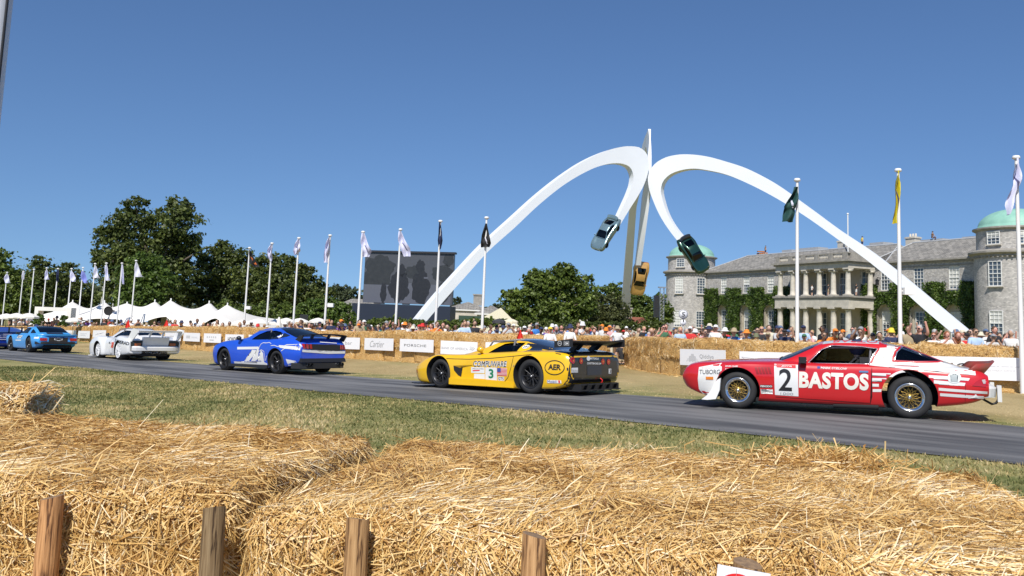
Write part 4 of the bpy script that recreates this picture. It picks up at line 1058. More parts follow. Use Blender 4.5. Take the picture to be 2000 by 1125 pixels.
def parasol(px, py, D, wpx, label, m=CANVAS, closed=False, group='white parasols behind the straw wall'):
    p = stand(px, D); top = at(px, py, D).z - p.z; r = wpx / 2 * D / FPX
    t = thing('parasol', label, 'parasol', p, group)
    mb = MB(); mb.tube([(0, 0, 0), (0, 0, top)], .03, 6); build(mb, 'pole', mat('parasol_pole', (.5, .42, .3), .6), t)
    mb = MB(); n = 8
    if closed: mb.lathe([(.05, top), (.16, top - .4), (.24, top - 1.3), (.2, top - 1.6)], 10)
    else:
        V = [(0, 0, top)]; 
        for rr, zz in ((.35, .10), (.7, .26), (1., .46)):
            for k in range(16):
                a = 2 * pi * k / 16 + .2; f = 1 if k % 2 == 0 else .94; V.append((r * rr * f * cos(a), r * rr * f * sin(a), top - zz * r * .8 - (.0 if k % 2 == 0 else .015)))
        for k in range(16): V.append((V[33 + k][0] * 1.0, V[33 + k][1] * 1.0, V[33 + k][2] - .13))
        F = [(0, 1 + k, 1 + (k + 1) % 16) for k in range(16)] + [(1 + j * 16 + k, 17 + j * 16 + k, 17 + j * 16 + (k + 1) % 16, 1 + j * 16 + (k + 1) % 16) for j in range(3) for k in range(16)]
        mb.add(V, F, 0, False)
    build(mb, 'canopy', m, t)
for i, (px, py, w) in enumerate([(433, 623.5, 50), (470, 624, 44), (502, 621.5, 46), (540, 622, 44), (556, 620.5, 30), (582, 621, 40), (618, 620.5, 34)]):
    parasol(px, py, 58, w, ['white parasol at the right end of the marquee, leftmost of the parasol row', 'white parasol between the two tallest left flagpoles, second of its row', 'white parasol left of the cream folded one, third of its row', 'white parasol just behind the folded cream parasol', 'small white parasol left of the third tall flagpole', 'white parasol right of the third tall flagpole', 'white parasol at the right end of its row, before the bushes'][i])
parasol(541, 619, 54, 10, 'folded cream parasol standing closed before the bushes', closed=True, group=None)
for i, (px, py, w) in enumerate([(8, 612, 40), (28, 611, 36), (52, 611, 38)]):
    parasol(px, py, 66, w, ['white parasol at the left edge of the photo', 'white parasol between the two leftmost flagpoles', 'white parasol beside the third flagpole from the left'][i])
parasol(140, 620, 66, 30, 'low white parasol under the marquee edge')
parasol(972, 622, 50, 26, 'dark grey umbrella right of the black flag', mat('dark_canvas', (.05, .05, .055), .7), group=None)
parasol(995, 622, 55, 30, 'cream parasol left of the oak', mat('cream_canvas', (.75, .68, .5), .7), group=None)

# ------------------------------------------------------------------ big screen and the buildings behind it
def bigscreen():
    D = 105; TL, TR, BL, BR = at(713, 492, D), at(887, 498.5, D - 2), at(709, 590, D), at(883, 597, D - 2)
    TL.x = BL.x = (TL.x + BL.x) / 2; TR.x = BR.x = (TR.x + BR.x) / 2; TL.y = BL.y = D; TR.y = BR.y = D - 2
    zt, zb = (TL.z + TR.z) / 2 + .05, (BL.z + BR.z) / 2; w = (TR - TL).xy.length; a = atan2(-2, TR.x - TL.x); g = G(TL.x, D); h = zt - zb
    t = thing('video_screen', 'large grey outdoor video screen on a dark blue base', 'video screen', (TL.x, D, g), None, a)
    scr = mat('screen_grey', (.075, .078, .09), .35, var=.04, scale=3); tr_ = mat('screen_dark', (.028, .03, .032), .35, c2=(.04, .042, .044), scale=2); fg = mat('screen_figure', (.018, .019, .022), .35, c2=(.028, .028, .032), scale=3); lt = mat('screen_light', (.11, .115, .14), .35)
    z0 = zb - g
    mb = MB(); mb.box((w / 2, .25, z0 + h / 2), (w, .5, h)); sp = build(mb, 'screen_panel', scr, t)
    def blob(mb, cx, cy, rx, ry, y, m, seed, n=40):
        r_ = random.Random(seed); ph = [r_.uniform(0, 6) for _ in range(4)]
        pts = []
        for k in range(n):
            a_ = 2 * pi * k / n; f = 1 + .08 * sin(5 * a_ + ph[0]) + .06 * sin(9 * a_ + ph[1]) + .04 * sin(15 * a_ + ph[2])
            pts.append((min(w - .02, max(.02, w * (cx + rx * f * cos(a_)))), y, z0 + min(h - .02, max(.02, h * (cy + ry * f * sin(a_))))))
        mb.add(pts, [tuple(range(n))], m)
    mb = MB()
    mb.add([(.02, -.004, z0 + .02), (w * .98, -.004, z0 + .02), (w * .98, -.004, z0 + h * .38), (.02, -.004, z0 + h * .44)], [(0, 1, 2, 3)], 3)
    blob(mb, .17, .70, .17, .24, -.008, 1, 1); blob(mb, .42, .55, .06, .12, -.008, 1, 2); blob(mb, .55, .62, .09, .13, -.008, 1, 7); blob(mb, .88, .62, .12, .16, -.008, 1, 3); blob(mb, .94, .88, .06, .12, -.008, 1, 9)
    mb.add([(.02, -.010, z0 + h * .36), (w * .3, -.010, z0 + h * .36), (w * .3, -.010, z0 + h * .58), (.02, -.010, z0 + h * .6)], [(0, 1, 2, 3)], 1)
    blob(mb, .42, .66, .045, .12, -.016, 2, 4); blob(mb, .40, .32, .115, .29, -.016, 2, 5); blob(mb, .63, .74, .05, .13, -.016, 2, 6); blob(mb, .645, .33, .10, .33, -.020, 2, 8); blob(mb, .23, .2, .035, .2, -.016, 2, 10); blob(mb, .9, .25, .07, .2, -.016, 1, 11)
    mb.box((w * .53, -.024, z0 + h * .2), (w * .012, .002, h * .22), 3); mb.box((w * .28, -.024, z0 + h * .12), (w * .014, .002, h * .2), 3); mb.box((w * .7, -.024, z0 + h * .52), (w * .05, .002, h * .03), 3)
    build(mb, 'picture', [scr, tr_, fg, lt], sp)
    mb = MB(); mb.box((w / 2, .2, z0 + h + .12), (w + .35, .8, .22)); build(mb, 'top_beam', BLACKP, t)
    z1 = z0 - .15
    mb = MB(); mb.box((w / 2 - .15, -.6, z1 / 2), (w + .9, 2.6, z1)); build(mb, 'base', mat('navy_cladding', (.018, .025, .045), .45), t)
    for k in range(3): mb = MB(); mb.box((w * (.2 + .3 * k), -.35, z0 - .04), (1.2 if k != 1 else .8, .5, .14)); build(mb, 'fixing', BLACKP, t)
bigscreen()
def gabled(name, label, px0, px1, D, y_eave, y_ridge, wall, roofm, hip=.5, chim=None, cat='building', dep=6.):
    A, B = stand(px0, D), stand(px1, D); w = (B - A).xy.length; a = atan2((B - A).y, (B - A).x); ze = at((px0 + px1) / 2, y_eave, D).z - A.z; zr = at((px0 + px1) / 2, y_ridge, D).z - A.z
    t = thing(name, label, cat, A, None, a)
    mb = MB(); mb.box((w / 2, dep / 2, ze / 2 - .3), (w, dep, ze + .6)); build(mb, 'wall', wall, t)
    me = bpy.data.meshes.new('roof'); hp = dep * hip
    P = [(-.3, -.3, ze), (w + .3, -.3, ze), (w - hp, dep / 2, zr), (hp, dep / 2, zr), (-.3, dep + .3, ze), (w + .3, dep + .3, ze)]
    me.from_pydata(P, [], [(0, 1, 2, 3), (3, 2, 5, 4), (0, 3, 4), (1, 5, 2)]); me.materials.append(roofm); me.update(); uvbox(me); r = put(me, 'roof', t)
    mb = MB(); mb.box((w / 2, -.12, ze - .12), (w + .7, .3, .2)); build(mb, 'gutter', WIN, t)
    if chim: mb = MB(); mb.box((w * chim, dep / 2, zr + .3), (1.2, .9, 1.5)); mb.box((w * chim, dep / 2, zr + 1.1), (1.4, 1.1, .2)); build(mb, 'chimney', STONED, t)
    return t
gabled('stable_block', 'low stone building with a grey slate roof and chimney right of the big screen', 868, 952, 125, 604, 589, STONE, SLATE, .5, .72)
gabled('stable_block', 'low grey-roofed building behind the flagpole right of the oak-side lawn', 930, 985, 118, 612, 596, STONE, SLATE, .3)
gabled('stable_block', 'low slate-roofed building partly hidden left of the big screen', 660, 735, 128, 597, 583, STONE, SLATE, .2)
gabled('lodge', 'small lodge with a red tiled roof between the grey sculpture leg and the hedge', 1226, 1262, 112, 634, 619, STONE, mat('red_tiles', (.30, .10, .055), .8, c2=(.22, .08, .05), scale=2, bump=.5), .4, .1)
mb = MB(); p = stand(1103, 100); mb.box((0, 0, 1.6), (4.8, 3, 3.2)); mb.prism([(-2.6, 3.2), (2.6, 3.2), (0, 4.6)], -1.6, 1.6, 'y'); o = build(mb, 'white_pavilion', CANVAS); o.location = p; tag(o, 'cream pavilion glimpsed under the oak crown', 'pavilion')
mb = MB(); p = stand(965, 66); mb.prism([(-1.8, 1.8), (1.8, 1.8), (0.4, 3.1)], -1.2, 1.2, 'y'); mb.box((0, 0, .9), (3.4, 2.2, 1.8)); o = build(mb, 'cream_tent', mat('cream_tent_canvas', (.75, .70, .52), .7)); o.location = p; tag(o, 'cream tent roof beside the dark umbrella', 'tent')
# green shed and picket fence near the screen
mb = MB(); p = stand(927, 96); mb.box((0, 0, 1.3), (3.6, 2, 2.6)); mb.box((.2, -1.02, 1.0), (.9, .06, 2), 1); o = build(mb, 'shed', [mat('green_boards', (.03, .07, .045), .6), DARKW]); o.location = p; tag(o, 'dark green shed in front of the slate-roofed building', 'shed')
A, B = stand(640, 60), stand(1000, 58); t = thing('picket_fence', 'low white fence behind the crowd below the big screen', 'fence', A); v = B - A; w = v.xy.length; t.rotation_euler = (0, 0, atan2(v.y, v.x))
for z in (.5, 1.1): mb = MB(); mb.box((w / 2, 0, z), (w, .04, .08)); build(mb, 'rail', WIN, t)
mb = MB()
for k in range(int(w / .35)): mb.box((k * .35, -.03, .65), (.08, .02, 1.25))
build(mb, 'paling', WIN, t, kind='stuff')
# ------------------------------------------------------------------ car building kit
RUBBER = mat('tyre_rubber', (.022, .022, .023), .75, var=.15, scale=9)
DARKM = mat('dark_cavity', (.012, .012, .013), .8)
CARBON = mat('matt_black_trim', (.02, .02, .022), .45)
CHROME = mat('polished_metal', (.78, .79, .8), .18, metal=1.)
GOLD = mat('gold_spokes', (.42, .27, .06), .38, metal=.8)
GUN = mat('dark_wheel', (.03, .03, .033), .35, metal=.5)
ALU = mat('bare_aluminium', (.5, .5, .51), .35, metal=.8)
LREDM = mat('tail_light_red', (.45, .012, .012), .18, coat=1.)
AMBER = mat('amber_lens', (.75, .22, .02), .25, coat=1.)
GLASS = glass_mat('car_glass', (.16, .19, .20)); GLASSD = glass_mat('tinted_glass', (.035, .045, .055))
def pchip(x, xs, ys):
    xs = np.asarray(xs, float); ys = np.asarray(ys, float); o = np.argsort(xs); xs, ys = xs[o], ys[o]
    h = np.diff(xs); d = np.diff(ys) / h; m = np.zeros(len(xs)); m[0] = d[0]; m[-1] = d[-1]
    for i in range(1, len(xs) - 1):
        if d[i - 1] * d[i] > 0:
            w1, w2 = 2 * h[i] + h[i - 1], h[i] + 2 * h[i - 1]; m[i] = (w1 + w2) / (w1 / d[i - 1] + w2 / d[i])
    x = np.clip(x, xs[0], xs[-1]); k = np.clip(np.searchsorted(xs, x) - 1, 0, len(xs) - 2); t = (x - xs[k]) / h[k]
    return (2 * t ** 3 - 3 * t ** 2 + 1) * ys[k] + (t ** 3 - 2 * t ** 2 + t) * h[k] * m[k] + (-2 * t ** 3 + 3 * t ** 2) * ys[k + 1] + (t ** 3 - t ** 2) * h[k] * m[k + 1]
def spline_ring(pts, sub):
    """Catmull-Rom through 2D points, ends kept"""
    P = [np.array(p, float) for p in pts]; out = [P[0]]
    for i in range(len(P) - 1):
        a, b, c, d = P[max(i - 1, 0)], P[i], P[i + 1], P[min(i + 2, len(P) - 1)]
        for k in range(1, sub + 1):
            t = k / sub
            # centripetal-ish damping: limit tangents
            m1 = (c - a) * .4; m2 = (d - b) * .4; l = np.linalg.norm(c - b)
            for m_ in (m1, m2):
                q = np.linalg.norm(m_)
                if q > l: m_ *= l / q
            out.append((2 * t ** 3 - 3 * t ** 2 + 1) * b + (t ** 3 - 2 * t ** 2 + t) * m1 + (-2 * t ** 3 + 3 * t ** 2) * c + (t ** 3 - t ** 2) * m2)
    return out
def loft(keys, n, sub=3, inset=0., closed=True):
    """keys: rows (x, [y0,z0, y1,z1 ...]) half section from bottom centre to top centre. Returns verts, faces"""
    xs = [k[0] for k in keys]; m = len(keys[0]) - 1
    X = np.linspace(max(xs), min(xs), n); cols = [pchip(X, xs, [k[1 + j] for k in keys]) for j in range(m)]
    V = []; F = []
    for i, x in enumerate(X):
        half = spline_ring([(cols[2 * j][i], cols[2 * j + 1][i]) for j in range(m // 2)], sub)
        ring = [(x, y, z) for y, z in half] + [(x, -y, z) for y, z in half[::-1][1:-1]] if closed else [(x, y, z) for y, z in half] + [(x, -y, z) for y, z in half[::-1][1:]]
        V.append(ring)
    r = len(V[0]); flat = [p for ring in V for p in ring]
    for i in range(n - 1):
        for k in range(r if closed else r - 1):
            a, b = i * r + k, i * r + (k + 1) % r; F.append((a, a + r, b + r, b))
    if closed: F.append(tuple(range(r))); F.append(tuple(range((n - 1) * r, n * r))[::-1])
    return flat, F
def body_keys(rows):
    """x, zb, ws,zs, wm,zm, wh,zh, wt,zt, zc -> loft keys"""
    return [(x, 0, zb, ws * .92, zb, ws, zs, wm, zm, wh, zh, wt, zt, wt * .5, (zt + zc * 2) / 3 if zc > zt else zc, 0, zc) for x, zb, ws, zs, wm, zm, wh, zh, wt, zt, zc in rows]
def roof_keys(rows):
    """x, zbase, wb, wr, zr (roof edge), zc (roof centre)"""
    return [(x, wb, zb, wb * .55 + wr * .45, zb * .5 + zr * .5, wr + .015, zr - .05 * min(1, (zr - zb) * 4), wr - .045, zr, wr * .5, zr * .3 + zc * .7, 0, zc) for x, zb, wb, wr, zr, zc in rows]
def tmp_obj(me): o = bpy.data.objects.new('t', me); COL.objects.link(o); return o
def cut(me, cutters, op='DIFFERENCE'):
    o = tmp_obj(me); cs = []
    for c in cutters:
        co = tmp_obj(c); cs.append(co); md = o.modifiers.new('b', 'BOOLEAN'); md.operation = op; md.object = co; md.solver = 'EXACT'
        try: md.material_mode = 'TRANSFER'
        except Exception: pass
    bpy.context.view_layer.update()
    ev = o.evaluated_get(bpy.context.evaluated_depsgraph_get()); out = bpy.data.meshes.new_from_object(ev)
    for x in cs + [o]: bpy.data.objects.remove(x)
    return out
def smooth(me, ang=35):
    me.polygons.foreach_set('use_smooth', [True] * len(me.polygons)); me.set_sharp_from_angle(angle=radians(ang)); return me
def shell(V, F, mats, th):
    me = bpy.data.meshes.new('s'); me.from_pydata(V, [], F); [me.materials.append(m) for m in mats]
    bm = bmesh.new(); bm.from_mesh(me); bmesh.ops.recalc_face_normals(bm, faces=bm.faces); bm.to_mesh(me); bm.free()
    # make sure the normals face outwards
    up = sum(p.normal.z * p.area for p in me.polygons)
    if up < 0: me.flip_normals()
    o = tmp_obj(me); md = o.modifiers.new('s', 'SOLIDIFY'); md.thickness = th; md.offset = -1; md.use_even_offset = False
    if len(mats) > 1: md.material_offset = 1; md.material_offset_rim = 1
    bpy.context.view_layer.update()
    out = bpy.data.meshes.new_from_object(o.evaluated_get(bpy.context.evaluated_depsgraph_get())); bpy.data.objects.remove(o)
    return out
def prism_mesh(poly, lo, hi, axis, m): mb = MB(); mb.prism(poly, lo, hi, axis); return mb.mesh('c', [m])
def cyl_mesh(x, z, r, y0, y1, m, n=40, flat=None):
    pts = [(x + r * cos(2 * pi * k / n), z + r * sin(2 * pi * k / n)) for k in range(n)]
    return prism_mesh(pts, y0, y1, 'y', m)
class Car:
    def __init__(s, name, label, FL, RL, L, track, group='racing cars driving along the road', cat='car', scale=1.):
        """FL, RL: pixels where the near front and rear tyres touch the road"""
        s.L = L
        a, b = hit(*FL, .02), hit(*RL, .02); d_ = Vector(ray(*FL)); best = None
        for k in range(-300, 300):
            q = Vector((0, 0, ZC)) + d_ * (a.y + k * .01)
            e = abs((q - b).length - L) + (0 if q.y > b.y else 9)
            if best is None or e < best[0] - 1e-6: best = (e, q)
        a = best[1]; a.z = G(a.x, a.y) + .02; f = (a - b); f.normalize(); lft = Vector((0, 0, 1)).cross(f).normalized(); up = f.cross(lft)
        c = (a + b) / 2 - lft * (track / 2)
        s.M = Matrix(((f.x, lft.x, up.x, c.x), (f.y, lft.y, up.y, c.y), (f.z, lft.z, up.z, c.z), (0, 0, 0, 1)))
        s.found = (a - b).length
        s.root = thing(name, label, cat, (0, 0, 0), group); s.root.matrix_world = s.M
        s.Mi = s.M.inverted(); s.C = s.Mi @ Vector((0, 0, ZC))
    def px(s, px, py, y):
        """photo pixel -> (x, z) on the car's plane y = const"""
        d = s.Mi.to_3x3() @ Vector(ray(px, py)); k = (y - s.C.y) / d.y; p = s.C + d * k; return (p.x, p.z)
    def rpx(s, px, py, x):
        d = s.Mi.to_3x3() @ Vector(ray(px, py)); k = (x - s.C.x) / d.x; p = s.C + d * k; return (p.y, p.z)
    def add(s, me, name, parent=None, sm=True): 
        if sm: smooth(me)
        return put(me, name, parent or s.root)
    def mb(s, mb, name, mats, parent=None, **k): return build(mb, name, mats, parent or s.root, **k)
    def bvh(s):
        bm = bmesh.new()
        for me in s.solids: bm.from_mesh(me)
        s.tree = BVHTree.FromBMesh(bm); bm.free()
    def decal(s, name, V, F, m, side='L', off=.004, dice=.07, parent=None, maxd=None):
        """flat (a, b) polygons thrown onto the body: side L: a=x b=z; 'B' (tail): a=y b=z; 'T' (top): a=x b=y"""
        bm = bmesh.new(); vs = [bm.verts.new((a, b, 0)) for a, b in V]
        for f in F:
            try: bm.faces.new([vs[i] for i in f])
            except ValueError: pass
        bmesh.ops.triangulate(bm, faces=bm.faces[:], ngon_method='EAR_CLIP')
        for ax in (0, 1):
            lo = min(v[ax] for v in V); hi = max(v[ax] for v in V); c = lo + dice * .5
            while c < hi:
                nrm = (1, 0, 0) if ax == 0 else (0, 1, 0); co = (c, 0, 0) if ax == 0 else (0, c, 0)
                bmesh.ops.bisect_plane(bm, geom=bm.verts[:] + bm.edges[:] + bm.faces[:], plane_co=co, plane_no=nrm); c += dice
        bad = []
        for v in bm.verts:
            a, b = v.co.x, v.co.y
            if side == 'L': o, d = Vector((a, 3, b)), Vector((0, -1, 0))
            elif side == 'R': o, d = Vector((a, -3, b)), Vector((0, 1, 0))
            elif side == 'B': o, d = Vector((-6, a, b)), Vector((1, 0, 0))
            else: o, d = Vector((a, b, 3)), Vector((0, 0, -1))
            h = s.tree.ray_cast(o, d)
            if h[0] is None or (side in 'LR' and abs(h[0].y) < .5) or (side == 'T' and h[0].z < .5): bad.append(v); continue
            n_ = h[1] if h[1].dot(d) < 0 else -h[1]
            if -n_.dot(d) < {'B': .42, 'T': .5}.get(side, .22): bad.append(v); continue
            v.co = h[0] + (n_ * .5 - d * .5).normalized() * off
        bmesh.ops.delete(bm, geom=bad, context='VERTS')
        bmesh.ops.recalc_face_normals(bm, faces=bm.faces)
        me = bpy.data.meshes.new(name); bm.to_mesh(me); bm.free(); me.materials.append(m)
        for p in me.polygons: p.use_smooth = True
        return put(me, name, parent or s.body)
    def stroke_px(s, name, pts, w, y, m, closed=False, **k):
        P = [Vector(s.px(a, b, y)) for a, b in pts]; w *= .5 / 62; V = []
        for i, p in enumerate(P):
            d = (P[min(i + 1, len(P) - 1)] - P[max(i - 1, 0)]).normalized(); V += [(p.x - d.y * w, p.y + d.x * w), (p.x + d.y * w, p.y - d.x * w)]
        return s.decal(name, V, [(2 * i, 2 * i + 1, 2 * i + 3, 2 * i + 2) for i in range(len(P) - 1)], m, **k)
    def poly_px(s, name, pts, y, m, **k):
        P = [s.px(a, b, y) for a, b in pts]; return s.decal(name, P, [tuple(range(len(P)))], m, **k)
    def text_px(s, name, txt, p0, p1, h, y, m, side='L', x=None, bold=0., shear=0., spacing=1., off=.005, **kw):
        """baseline from pixel p0 to p1, capital height h px"""
        f = (lambda a, b: s.px(a, b, y)) if side == 'L' else (lambda a, b: s.rpx(a, b, x))
        A = Vector(f(*p0)); B = Vector(f(*p1)); Up = Vector(f(p0[0] + h * .02, p0[1] - h)) - A; R_ = B - A
        v, F = text_geo(txt, bold, shear, spacing)
        P = [A + R_ * a + Up * b for a, b in v]
        return s.decal(name, [(p.x, p.y) for p in P], F, m, side=side, off=off, dice=.06, **kw)
def wheel_parts(R, w, rim, style, tread=0.):
    """wheel about the y axis, outer face +y, centred; returns [(name, mesh)]"""
    out = []; mb = MB(); h = w / 2
    prof = [(rim - .01, -h + .03), (rim + .01, -h + .004), (R - .05, -h), (R - .015, -h + .015), (R, -h + .04), (R, h - .04), (R - .015, h - .015), (R - .05, h + .002), (rim + .035, h + .004), (rim + .01, h - .006), (rim - .01, h - .03)]
    mb.lathe(prof[::-1], 44, axis='y'); out.append(('tyre', mb.mesh('tyre', [RUBBER])))
    if style == 'lattice':
        mb = MB(); mb.lathe([(rim - .02, -h + .03), (rim - .05, -h + .06), (rim - .055, h - .075)][::-1], 40, axis='y', m=0)
        mb.lathe([(rim - .055, h - .08), (rim - .035, h - .02), (rim - .005, h + .002), (rim + .008, h + .006), (rim + .012, h)][::-1], 44, axis='y', m=0)
        mb.lathe([(rim - .053, h - .12), (.0, h - .125)][::-1], 24, axis='y', m=1)
        out.append(('rim', mb.mesh('rim', [CHROME, DARKM])))
        mb = MB(); N = 15; r0, r1 = .05, rim - .052
        for k in range(N):
            for sg_ in (-1, 1):
                a0 = 2 * pi * k / N; a1 = a0 + sg_ * 2 * pi / N * 1.5
                p0 = Vector((r0 * cos(a0), h - .055, r0 * sin(a0))); p1 = Vector((r1 * cos(a1), h - .07, r1 * sin(a1)))
                mb.tube([p0, (p0 + p1) / 2 + Vector((0, .006, 0)), p1], .0036, 4, caps=False)
        mb.lathe([(.0, h - .03), (.03, h - .032), (.052, h - .05), (.06, h - .07)][::-1], 16, axis='y')
        out.append(('spoke', mb.mesh('spoke', [GOLD])))
        mb = MB(); mb.lathe([(.0, h - .012), (.022, h - .014), (.03, h - .034)][::-1], 6, axis='y')
        for k in range(5): a = 2 * pi * k / 5; mb.ball((.043 * cos(a), h - .048, .043 * sin(a)), .008, 6, 4)
        out.append(('hub', mb.mesh('hub', [CHROME])))
    elif style in ('multi', 'split'):
        m1 = GUN; mb = MB(); mb.lathe([(rim - .02, -h + .03), (rim - .04, -h + .06), (rim - .045, h - .07)][::-1], 36, axis='y')
        mb.lathe([(rim - .045, h - .07), (rim - .02, h - .015), (rim + .004, h + .004), (rim + .012, h)][::-1], 40, axis='y'); mb.lathe([(rim - .045, h - .13), (.0, h - .135)][::-1], 20, axis='y', m=1)
        out.append(('rim', mb.mesh('rim', [m1, DARKM])))
        mb = MB(); N = 10 if style == 'multi' else 7
        for k in range(N):
            for dlt in ((-.07, .07) if style == 'split' else (0,)):
                a0 = 2 * pi * k / N; a1 = a0 + dlt * 1.6; a0 += dlt * .2
                p0 = Vector((.05 * cos(a0), h - .075, .05 * sin(a0))); p1 = Vector(((rim - .03) * cos(a1), h - .045, (rim - .03) * sin(a1)))
                mb.tube([p0, p1], [.016, .011] if style == 'multi' else .009, 5, caps=False)
        mb.lathe([(0, h - .045), (.035, h - .048), (.06, h - .085)][::-1], 14, axis='y')
        out.append(('spoke', mb.mesh('spoke', [m1])))
        mb = MB(); mb.lathe([(0, h - .03), (.022, h - .032), (.026, h - .05)][::-1], 6, axis='y'); out.append(('hub', mb.mesh('hub', [ALU])))
    elif style == 'cover':
        WH = mat('white_wheel_cover', (.8, .8, .8), .35); mb = MB(); mb.lathe([(0, h + .012), (.06, h + .012), (rim * .6, h + .004), (rim - .02, h - .005), (rim + .012, h)][::-1], 40, axis='y')
        out.append(('rim', mb.mesh('rim', [WH])))
        mb = MB()
        for k in range(12):
            a = 2 * pi * k / 12; mb.tube([((rim * .5) * cos(a), h + .010, rim * .5 * sin(a)), ((rim - .02) * cos(a + .25), h + .003, (rim - .02) * sin(a + .25))], .006, 4)
        mb.lathe([(0, h + .03), (.03, h + .03), (.04, h + .01)][::-1], 8, axis='y'); out.append(('hub', mb.mesh('hub', [ALU])))
    return out
def add_wheels(car, R, w, rim, style, Rr=None, wr=None, rimr=None, tf=1.6, tr=1.6, steer=0.):
    for ax, rr, ww, ri, tr_ in ((1, R, w, rim, tf), (-1, Rr or R, wr or w, rimr or rim, tr)):
        parts = wheel_parts(rr, ww, ri, style)
        for sd in (1, -1):
            e = bpy.data.objects.new('wheel', parts[0][1]); COL.objects.link(e); e.parent = car.root
            e.location = (ax * car.L / 2, sd * tr_ / 2 - sd * ww / 2, rr); e.rotation_euler = (0, 0, (0 if sd > 0 else pi) + (steer if ax > 0 else 0))
            for nm, me in parts[1:]: put(me, nm, e)
def make_body(car, rows, roof_rows, paintm, arches, cockpit, side_win, screens, glass_holes=(), n=64, nr=40, glass=None, roofm=None, zarch=.0, roof_cutm=None, interior=True):
    """rows/roof_rows: section tables; arches: (x, z, r, y_in); cockpit: top outline (x0,x1,w) cut down to z; side_win: polygons (x,z); screens: polygons in top view (x,y)"""
    V, F = loft(body_keys(rows), n, 3); me = bpy.data.meshes.new('body'); me.from_pydata(V, [], F); me.materials.append(paintm); me.materials.append(DARKM)
    bm = bmesh.new(); bm.from_mesh(me); bmesh.ops.recalc_face_normals(bm, faces=bm.faces); bm.to_mesh(me); bm.free()
    cs = []
    for x, z, r, yi in arches:
        cs.append(cyl_mesh(x, z, r, yi, 1.4, DARKM)); cs.append(cyl_mesh(x, z, r, -1.4, -yi, DARKM))
    if cockpit:
        x0, x1, w, z0 = cockpit; cs.append(prism_mesh([(x0, -w), (x0, w), (x1, w * .97), (x1, -w * .97)], z0, 2., 'z', DARKM))
    body = cut(me, cs); body.name = 'body'
    car.solids = [body]
    car.body = car.add(body, 'body')
    if roof_rows:
        V, F = loft(roof_keys(roof_rows), nr, 3, closed=False); sh = shell(V, F, [roofm or paintm, DARKM], .035)
        cs = [prism_mesh(p, .3, 1.3, 'y', DARKM) for p in side_win] + [prism_mesh(p, -1.3, -.3, 'y', DARKM) for p in side_win] + [prism_mesh(p, z0, z1, 'z', DARKM) for p, z0, z1 in screens]
        rf = cut(sh, cs); rf.name = 'roof'; car.solids.append(rf); car.roof = car.add(rf, 'roof')
        gk = [(x, zb, wb - .014, wr - .014, zr - .013, zc - .013) for x, zb, wb, wr, zr, zc in roof_rows]
        V, F = loft(roof_keys(gk), nr, 3, closed=False); g = bpy.data.meshes.new('window_glass'); g.from_pydata(V, [], F); g.materials.append(glass or GLASS)
        if glass_holes:
            g2 = shell(V, F, [glass or GLASS], .004); g = cut(g2, [prism_mesh(p, .3, 1.3, 'y', glass or GLASS) for p in glass_holes])
        car.glass = car.add(g, 'window_glass')
    car.bvh()
def outline(mb, pts, r, y, m=0, sgn=1):
    mb.tube([(a, y * sgn, b) for a, b in pts] + [(pts[0][0], y * sgn, pts[0][1])], r, 5, m, caps=False)
def cage(car, x0, x1, x2, w, z0, z1):
    mb = MB(); 
    for s in (-1, 1):
        mb.tube([(x1, s * w, z0), (x1 - .05, s * (w - .12), z1)], .022, 6); mb.tube([(x1 - .05, s * (w - .12), z1), (x0 - .25, s * (w - .13), z1 - .03), (x0 + .25, s * (w - .02), z0 + .1)], .02, 6); mb.tube([(x1 - .05, s * (w - .15), z1 - .03), (x2, s * (w - .2), z0 + .1)], .02, 6)
    mb.tube([(x1 - .05, -w + .12, z1), (x1 - .05, w - .12, z1)], .022, 6); mb.tube([(x1, -w, z0), (x1 - .05, w - .15, z1)], .018, 6)
    car.mb(mb, 'roll_cage', mat('cage_grey', (.2, .2, .21), .5))
def seat_driver(car, x, y, z, helmet, suit, parent=None):
    mb = MB(); mb.box((x - .12, y, z + .18), (.16, .5, .75)); mb.box((x - .1, y + .2, z + .5), (.2, .08, .2)); mb.box((x - .1, y - .2, z + .5), (.2, .08, .2)); car.mb(mb, 'seat', mat('seat_black', (.025, .025, .028), .7))

# wheels: pixel contact points give each car's place and heading
def lerp_rows(rows): return rows
# ================================================================= red and white car, number 2
RPAINT = paint('red_paint', (.58, .012, .016)); WPAINT = mat('white_stripe_paint', (.80, .79, .76), .28, coat=.8)
red = Car('racing_car', 'red and white coupe with number 2 and BASTOS lettering, nearest car at the right', (1441, 797), (1778, 817), 2.74, 1.72)
rr_rows = [ # x, zb, ws,zs, wm,zm, wh,zh, wt,zt, zc
 (2.36, .40, .66, .42, .74, .50, .72, .57, .60, .61, .615), (2.30, .34, .76, .38, .82, .50, .80, .66, .66, .71, .72), (2.16, .27, .82, .31, .88, .50, .86, .74, .68, .80, .81), (1.98, .21, .84, .26, .91, .50, .87, .78, .68, .83, .84),
 (1.75, .18, .86, .23, .91, .52, .88, .78, .68, .845, .855), (1.37, .17, .87, .22, .93, .55, .90, .81, .70, .87, .885), (.9, .15, .87, .21, .92, .53, .88, .82, .70, .885, .925), (.5, .15, .87, .21, .91, .52, .88, .83, .74, .90, .93),
 (0., .15, .87, .21, .92, .50, .88, .83, .76, .885, .89), (-.8, .15, .88, .21, .93, .52, .90, .84, .80, .90, .91), (-1.37, .17, .90, .24, .96, .56, .92, .85, .80, .915, .93), (-1.9, .22, .87, .28, .94, .56, .89, .83, .76, .90, .915),
 (-2.25, .28, .84, .33, .90, .56, .85, .80, .74, .87, .88), (-2.42, .34, .80, .38, .87, .55, .82, .77, .72, .83, .84), (-2.52, .40, .76, .43, .83, .54, .79, .70, .70, .76, .77)]
